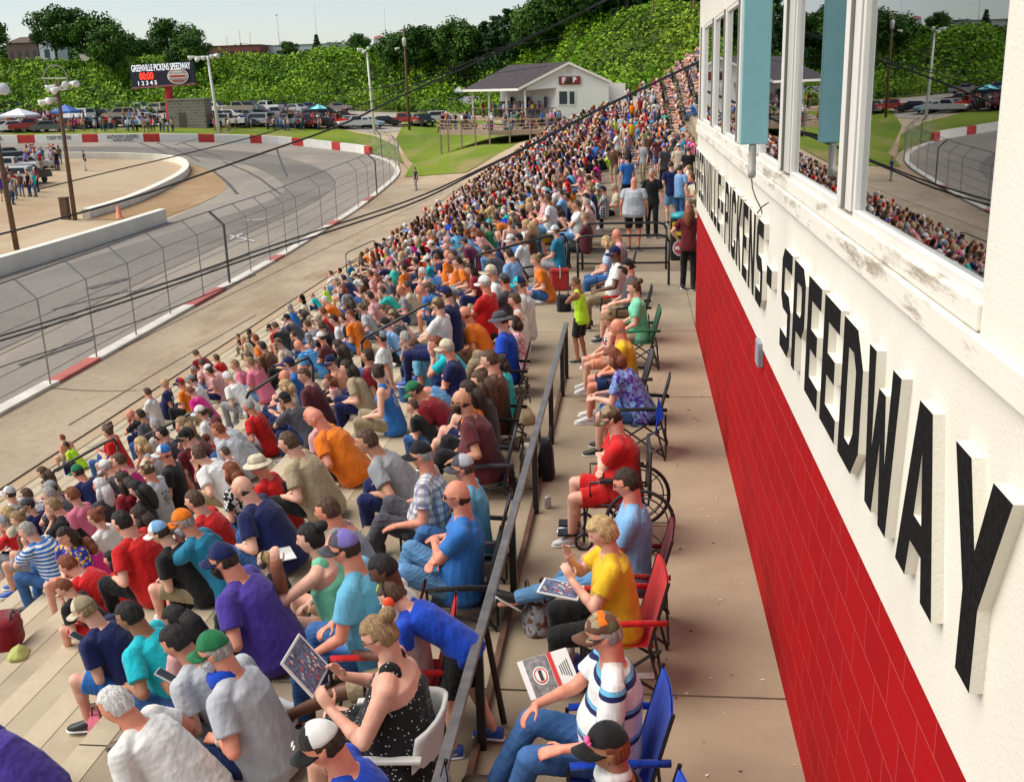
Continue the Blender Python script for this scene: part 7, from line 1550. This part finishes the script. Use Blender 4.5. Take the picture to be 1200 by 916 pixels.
# ------------------------------------------------------------------ belongings
def rot_in(mb,rx=0,ry=0,rz=0):
    M=np.array(Matrix.Rotation(R(rz),3,'Z')@Matrix.Rotation(R(ry),3,'Y')@Matrix.Rotation(R(rx),3,'X')); mb.v=[tuple(M@np.array(p)) for p in mb.v]; return mb
def thing(mb,name,mats,loc,label,cat,smooth=False,bevel=0,group=None):
    o=mb.obj(name,mats,smooth=smooth,bevel=bevel,label=label,cat=cat,group=group); o.location=tuple(float(a) for a in loc); return o
def paper(px,py,z,label,w=.22,h=.28,rx=0,ry=0,rz=0,kind='program',loc=None):
    L_=onz(px,py,z) if loc is None else loc; e=empty(kind,tuple(L_),0,label,'magazine')
    M=Matrix.Rotation(R(rz),4,'Z')@Matrix.Rotation(R(ry),4,'Y')@Matrix.Rotation(R(rx),4,'X')
    def add(mb,nm_,mt):
        o=mb.obj(nm_,mt,e); o.matrix_local=M; return o
    mb=MB(); mb.box((0,0,0),(h,w,.008)); add(mb,'pages',plain('paper',(.75,.74,.72),.6,var=.03))
    if kind=='program':
        mb=MB(); mb.box((-.035,0,.006),(.022,w,.003)); add(mb,'red_band',plain('print_red',(.6,.03,.03),.5))
        mb=MB(); mb.box((.045,0,.0055),(.13,w*.98,.002)); add(mb,'photo_area',plain('print_grey',(.20,.19,.19),.5,var=.6,scale=30))
        mb=MB(); n=24; 
        for r_,mi,dz in ((.052,0,.008),(.044,1,.009),(.036,0,.010)): mb.add([(.045+r_*.8*math.cos(2*math.pi*i/n),r_*math.sin(2*math.pi*i/n),dz) for i in range(n)],[tuple(range(n))],mi)
        mb.box((.045,0,.012),(.018,.06,.002),2); add(mb,'round_logo',[WHITE,plain('print_red',(.6,.03,.03),.5),DK])
        mb=MB()
        for i in range(5): mb.box((-.115+i*.012,.0,.0055),(.004,.10-.012*i,.002))
        add(mb,'title_lines',DK)
    else:
        mb=MB(); r_=np.random.RandomState(3)
        mb.box((.0,0,.0055),(h*.9,w*.88,.002)); add(mb,'photo_area',plain('crowd_print',(.10,.12,.22),.5,var=.9,scale=60))
        for c_,nm_ in (((.55,.1,.1),'print_spots'),((.65,.62,.6),'print_spots')):
            mb=MB()
            for i in range(14): mb.box((r_.uniform(-h*.4,h*.4),r_.uniform(-w*.4,w*.4),.008),(.018,.014,.001))
            add(mb,nm_,plain('pr',c_,.5))
    return e
o_,rz_,D_=STR_; wl=lambda o,rz,p: np.array(o)+np.array(Matrix.Rotation(rz,3,'Z'))@np.array(p)
paper(0,0,0,'racing program with red band and round logo on the lap of the banded polo',.22,.28,-36,6,-155,'program',loc=onz(643,789,.70))
pw=(POL[2]['wr'][1]+POL[2]['wr'][-1])/2+np.array([.10,0,.06]); paper(0,0,0,'open magazine with a crowd photo held by the polka dot dress',.30,.24,0,-52,180,'magazine',loc=wl(POL[0],POL[1],pw*1.06))
paper(0,0,0,'folded magazine resting on the lap below the curly blond person',.20,.26,0,-6,170,'magazine',loc=onz(657,690,.66))
def phone(loc,label,rz=180):
    mb=MB(); mb.box((0,0,0),(.14,.07,.010)); mb.box((0,0,.006),(.125,.062,.002),1); rot_in(mb,0,-30,rz); thing(mb,'phone',[plain('phone_case',(.55,.55,.56),.4),plain('screen',(.04,.05,.06),.1)],loc,label,'phone',group='phones in hands')
for key,lb in (('n1','phone in the hands of the tan cap and navy shirt'),('n4','phone in the hands of the light grey shirt with black hair')):
    for (pk_,dd_) in list(_PB.items()):
        if len(pk_)>2 and pk_[2]==key:
            for nm_,q in PD.items():
                if abs(q['x']-(100 if key=='n1' else 207))<1 and abs(q['y']-(715 if key=='n1' else 752))<1: phone(wl(bpy.data.objects[nm_].location,bpy.data.objects[nm_].rotation_euler.z,(dd_['wr'][1]+dd_['wr'][-1])/2+np.array([.10,0,.07])),lb)
phone(onz(331,693,.30),'white phone held low beside the child with dark ear muffs',200)
# wheelchair round its sitter
o,rz,D=WCH; wc=empty('wheelchair',tuple(o),rz,'black wheelchair with large spoked wheel and blue flag behind the red shirt','wheelchair')
for s in(-1,1):
    w_=empty('wheel',(-.14,s*.33,.31)); w_.parent=wc
    mb=MB(); mb.tube([(.30*math.cos(a),0,.30*math.sin(a)) for a in np.linspace(0,2*math.pi,33)],.018,8,cap=False); mb.obj('tyre',plain('rubber',(.015,.015,.015),.7),w_,smooth=True)
    mb=MB(); mb.tube([(.25*math.cos(a),s*.03,.25*math.sin(a)) for a in np.linspace(0,2*math.pi,33)],.008,6,cap=False)
    for a in np.arange(0,6.28,.7854): mb.tube([(0,0,0),(.29*math.cos(a),0,.29*math.sin(a))],.006,5)
    mb.tube([(0,-.03,0),(0,.03,0)],.03,10); mb.obj('spokes',plain('chrome',(.10,.10,.11),.3,.6),w_,smooth=True)
    mb=MB(); mb.tube([(.36+.075*math.cos(a),s*.24,.08+.075*math.sin(a)) for a in np.linspace(0,2*math.pi,15)],.014,6,cap=False); mb.tube([(.36,s*.24,.08),(.36,s*.24,.2)],.014,6); mb.obj('caster',BLACK,wc,smooth=True)
    mb=MB(); mb.tube([(.36,s*.24,.2),(.32,s*.24,.44),(-.22,s*.24,.44),(-.24,s*.24,.95),(-.34,s*.24,.97)],.014,8); mb.tube([(.30,s*.25,.44),(.30,s*.25,.66),(-.2,s*.25,.66)],.012,6); mb.obj('side_frame',BLACK,wc,smooth=True)
    mb=MB(); mb.box((.06,s*.26,.68),(.30,.07,.04)); mb.obj('armrest',plain('vinyl',(.02,.02,.025),.4),wc,bevel=.01)
mb=MB(); mb.box((.04,0,.45),(.46,.46,.04)); mb.obj('seat',plain('vinyl',(.02,.02,.025),.4),wc,bevel=.01); mb=MB(); mb.box((-.235,0,.72),(.03,.46,.46)); mb.obj('backrest',plain('vinyl',(.02,.02,.025),.4),wc,bevel=.01)
mb=MB(); mb.box((.50,-.1,.12),(.2,.14,.02)); mb.box((.50,.12,.12),(.2,.14,.02)); mb.obj('footrest',BLACK,wc)
mb=MB(); mb.tube([(-.30,-.22,.95),(-.33,-.23,1.18),(-.33,-.23,1.22)],.006,5); mb.add([(-.33,-.235,1.05),(-.38,-.235,1.12),(-.33,-.235,1.32),(-.30,-.235,1.12),(-.33,-.225,1.05),(-.38,-.225,1.12),(-.33,-.225,1.32),(-.30,-.225,1.12)],[(0,1,2,3),(7,6,5,4),(0,4,5,1),(1,5,6,2),(2,6,7,3),(3,7,4,0)]); mb.obj('flag',cloth(CC['royal']),wc)
wc.scale=(.9,.9,.9)
# white plastic chair of the polka dot dress
o,rz,D=POL; o=np.array(o)+np.array([-.09,0,-.05]); pc_=empty('plastic_chair',tuple(o),rz,'white plastic garden chair under the polka dot dress','chair'); WP=plain('white_plastic',(.68,.67,.64),.35,var=.03)
mb=MB(); mb.box((0,0,.41),(.50,.50,.035)); mb.obj('seat',WP,pc_,bevel=.012)
mb=MB(); N_=8; V=[]
for i in range(N_+1):
    t=i/N_
    for j in range(9):
        a=(j/8-.5)*2.2; V.append((-.02-.25*math.cos(a)-.06*t,.29*math.sin(a),.42+.42*t*(1-.25*abs(j-4)/4)))
F=[(i*9+j,i*9+j+1,i*9+10+j,i*9+9+j) for i in range(N_) for j in range(8)]; k_=len(V); V+=[(x*1.06-.006,y*1.06,z) for x,y,z in V]; F+=[tuple(q+k_ for q in f[::-1]) for f in F]+[(i,i+9,i+9+k_,i+k_) for i in range(0,9*N_,9)]+[(i+8,i+8+k_,i+17+k_,i+17) for i in range(0,9*N_,9)]+[(9*N_+j,9*N_+j+1,9*N_+j+1+k_,9*N_+j+k_) for j in range(8)]
mb.add(V,F); mb.obj('backrest',WP,pc_,smooth=True)
for s in(-1,1):
    mb=MB(); mb.box((.0,s*.29,.62),(.46,.055,.03)); mb.box((.20,s*.285,.51),(.05,.04,.22)); mb.obj('armrest',WP,pc_,bevel=.01)
    for x_ in(-.24,.22): mb=MB(); mb.tube([(x_,s*.23,.42),(x_*1.25,s*.29,.0)],[.035,.025],8); mb.obj('leg',WP,pc_)
pc_.scale=(.9,.9,.9)
# bags and drink things
def bottle(px,py,z,c,capc,label,h=.22,r=.032,name='bottle'):
    mb=MB(); mb.lathe([(r*.9,0),(r,.01),(r,h*.62),(r*.42,h*.82),(r*.38,h*.93)],n=14); mb.lathe([(r*.5,h*.93),(r*.5,h),(.001,h+.002)],n=12,m=1); return thing(mb,name,[plain('bottle_glass',c,.15),plain('bcap',capc,.4)],onz(px,py,z),label,'bottle',True)
bottle(588,569,0,(.01,.22,.04),(.3,.5,.1),'green glass bottle standing left of the dotted tote bag',.24,.036)
bottle(600,567,0,(.20,.06,.02),(.5,.45,.4),'brown bottle between the green bottle and the dotted tote bag',.20,.03)
bottle(597,502,0,(.02,.05,.30),(.6,.6,.65),'blue drink bottle in front of the beige backpack',.20,.034)
bottle(668,777,.08,(.55,.5,.5),(.65,.04,.04),'clear bottle with red cap in the blue bag',.22,.032)
mb=MB(); mb.lathe([(.026,0),(.032,.008),(.032,.105),(.026,.118),(.022,.114)],n=16); thing(mb,'drink_can',plain('aluminium',(.48,.44,.45),.25,.5),onz(642,595,0),'silver drink can alone beside the rail foot','can',True)
mb=MB(); mb.lathe([(.03,0),(.036,.01),(.042,.10),(.03,.10)],n=16); thing(mb,'cup',plain('cup_plastic',(.6,.57,.55),.4),onz(660,782,.08),'pale plastic cup beside the bottle in the blue bag','cup',True)
def bag(loc,dims,c,label,name='bag',pat=None,handles=None,rz=0,sag=.15,cat='bag',hc=None):
    e=empty(name,tuple(float(a) for a in loc),R(rz),label,cat); w,d,h=dims; r_=np.random.RandomState(int(abs(loc[1])*100)%999); mb=MB()
    st=[]
    for i in range(8):
        t=i/7; st.append(((r_.uniform(-.01,.01),r_.uniform(-.01,.01),h*t),w/2*(1-sag*t*t+.06*math.sin(t*6)),d/2*(1-sag*1.6*t*t),(0,0,1)))
    loft(mb,st,n=20,e=3.2); mt=shirt_mat(pat) if pat else cloth(c); mb.obj('fabric',mt,e,smooth=True)
    if handles:
        for s in(-1,1): mb=MB(); mb.tube([(s*d*.3,-w*.2,h*.96),(s*d*.3,-w*.15,h+handles*.8),(s*d*.3,0,h+handles),(s*d*.3,w*.15,h+handles*.8),(s*d*.3,w*.2,h*.96)],.009,6); mb.obj('handle',cloth(hc or (.03,.03,.03)),e,smooth=True)
    return e
bag(onz(620,566,0),(.34,.17,.36),None,'white tote bag with small dark dots standing by the rail','tote_bag','dots.cream/black',.10,10,.05)
bag(onz(640,560,0),(.22,.18,.40),CC['black'],'black bag squeezed between the dotted tote bag and the rail','handbag',None,.12,0,.3)
bag(onz(612,494,0),(.34,.26,.24),CC['tan'],'crumpled beige backpack on the concrete behind the dotted tote bag','backpack',None,.06,30,.5)
bag(onz(628,735,0),(.30,.18,.22),(.12,.09,.07),'slouched grey brown handbag with long straps by the rail','handbag','print.grey/brown',.16,20,.25,hc=(.10,.06,.04))
bag(onz(664,795,0),(.36,.20,.10),CC['royal'],'low open blue bag holding a bottle and cup','bag',None,None,0,.02)
bag(onz(125,868,-.80),(.30,.16,.22),(.60,.13,.20),'pink and brown handbag by the knee of the white haired person','handbag',None,.10,60,.2,hc=(.2,.08,.05))
bag(onz(8,752,-1.35),(.42,.30,.26),CC['dred'],'dark red soft cooler bag at the left edge on the steps','cooler_bag',None,.05,20,.05)
bag(onz(22,768,-1.35),(.26,.18,.10),(.45,.48,.14),'crumpled yellow green cloth against the dark red cooler bag','cloth',None,None,20,.6,cat='cloth')
bag(onz(181,603,-1.25),(.30,.16,.36),(.80,.16,.03),'bright orange backpack on the steps among the seated people','backpack',None,.04,80,.2)
bag(onz(535,352,-.8),(.34,.22,.42),CC['dgrey'],'dark backpack standing among the middle rows','backpack',None,.04,30,.2)
bag(onz(318,800,-.25),(.40,.10,.05),CC['black'],'black jacket dropped on the step edge','jacket',None,None,60,.5,cat='jacket')
bag(onz(661,364,0),(.24,.24,.26),CC['black'],'black bucket bag behind the neon jersey child','bag',None,.08,0,.02)
bag(onz(640,352,0),(.55,.45,.07),CC['white'],'white blanket heaped on the concrete left of the neon jersey','blanket',None,None,30,.5,cat='blanket')
bag(onz(378,585,-.54),(.75,.40,.03),None,'patterned cream blanket spread behind the tan shirt','blanket','print.cream/tan',None,75,.1,cat='blanket')
def cooler(px,py,z,c,lid,label,s=1.,rz=10):
    e=empty('cooler',tuple(onz(px,py,z)),R(rz),label,'cooler'); e.scale=(s,)*3
    mb=MB(); mb.box((0,0,.15),(.28,.44,.30)); mb.obj('tub',plain('cooler_tub',c,.4),e,bevel=.02); mb=MB(); mb.box((0,0,.335),(.31,.47,.065)); mb.obj('lid',plain('cooler_lid',lid,.35),e,bevel=.018)
    mb=MB(); mb.tube([(0,-.24,.22),(0,-.25,.40),(0,.25,.40),(0,.24,.22)],.010,6); mb.obj('handle',plain('hnd',(.6,.6,.6),.4),e)
cooler(467,452,-1.0,(.55,.02,.02),(.74,.72,.70),'red cooler with white lid in the middle rows',1.); cooler(655,338,0,(.45,.02,.02),(.50,.03,.03),'plain red cooler on the landing behind the orange shirt',1.1); cooler(560,374,-.8,(.40,.02,.02),(.45,.03,.03),'small red cooler between the red and orange shirts',.9)
# stadium seats / cushions
def cushion(px,py,z,c,label,rz=0,d=(.44,.40,.05),back=0):
    e=empty('seat_cushion',tuple(onz(px,py,z)),R(rz),label,'cushion'); mb=MB(); mb.box((0,0,d[2]/2),d); mb.obj('pad',cloth(c) if c!=CC['white'] else plain('white_pad',c,.4),e,bevel=.015)
    if back: mb=MB(); mb.box((.2,0,.2),(.04,d[1],.36),ry=.35); mb.obj('back_panel',cloth(c) if c!=CC['white'] else plain('white_pad',c,.4),e,bevel=.012)
cushion(302,890,0,CC['white'],'white stadium seat with black rim behind the towel and green cap',0,(.5,.46,.06)); cushion(48,890,-1.1,CC['white'],'white stadium seat under the hunched purple shirt',10,(.5,.44,.06)); cushion(272,641,-.55,(.10,.25,.45),'pale blue cushion under the large navy shirt'); cushion(330,650,-.0,CC['white'],'white booklet lying by the ear muffs child',30,(.2,.26,.01))
# neon folding seat and drum shaped display by the landing
e=camp_chair(onz(690,262,0)+np.array([0,1.2,0]),math.pi,(.30,.80,.04),'lime green folding chair with black spots above the brown shirt',group=None)
db=empty('display_drum',tuple(onz(797,303,0)),0,'black display box with yellow panel, round logo and blue lid at the walkway end','display'); 
mb=MB(); mb.box((0,0,.42),(.42,.42,.84)); mb.obj('case',plain('gloss_black',(.015,.015,.016),.3),db,bevel=.02); mb=MB(); mb.box((0,-.215,.66),(.36,.01,.28)); mb.obj('yellow_panel',plain('panel_yellow',(.80,.55,.02),.4),db); mb=MB(); n=24
mb.add([(.17*math.cos(2*math.pi*i/n),-.222,.26+.17*math.sin(2*math.pi*i/n)) for i in range(n)],[tuple(range(n))],0); mb.add([(.145*math.cos(2*math.pi*i/n),-.226,.26+.145*math.sin(2*math.pi*i/n)) for i in range(n)],[tuple(range(n))],1); mb.box((0,-.232,.26),(.24,.008,.07),0); mb.obj('round_logo',[WHITE,plain('logo_pink',(.55,.05,.12),.5)],db)
mb=MB(); mb.box((0,-.225,.66),(.22,.008,.10)); mb.obj('panel_mark',DK,db); mb=MB(); mb.lathe([(.20,.86),(.22,.88),(.20,.95),(.1,.98)],n=20); mb.obj('lid',plain('teal_lid',(.02,.30,.36),.35),db,smooth=True)
# small litter on the walkway and steps
mb=MB(); rl=np.random.RandomState(9)
for i in range(150):
    if rl.rand()<.6: x,y,z=rl.uniform(.05,.9),rl.uniform(4.6,20),.004
    else:
        k=rl.randint(0,9); x=RX(k)+rl.uniform(.05,.6); y=rl.uniform(5,20); z=-.27*k+.004
    s=rl.uniform(.004,.014); a=rl.uniform(0,3); mb.box((x,y,z),(s*2,s,.003),0 if rl.rand()<.7 else 1,rz=a)
mb.obj('litter',[plain('litter_white',(.66,.62,.55),.8),plain('litter_dark',(.08,.06,.05),.8)],kind='stuff')
for px,py,lb in ((757,792,'flattened white paper scrap on the walkway behind the blue chair'),(213,897,'small white paper scrap on a step at the bottom left')):
    mb=MB(); mb.add([(-.06,-.03,.0),(.05,-.035,.004),(.065,.03,.012),(-.05,.035,.003),(0,0,.014)],[(0,1,4),(1,2,4),(2,3,4),(3,0,4)]); thing(mb,'paper_scrap',plain('scrap',(.7,.68,.64),.8),onz(px,py,.004 if px>500 else -.8),lb,'litter')
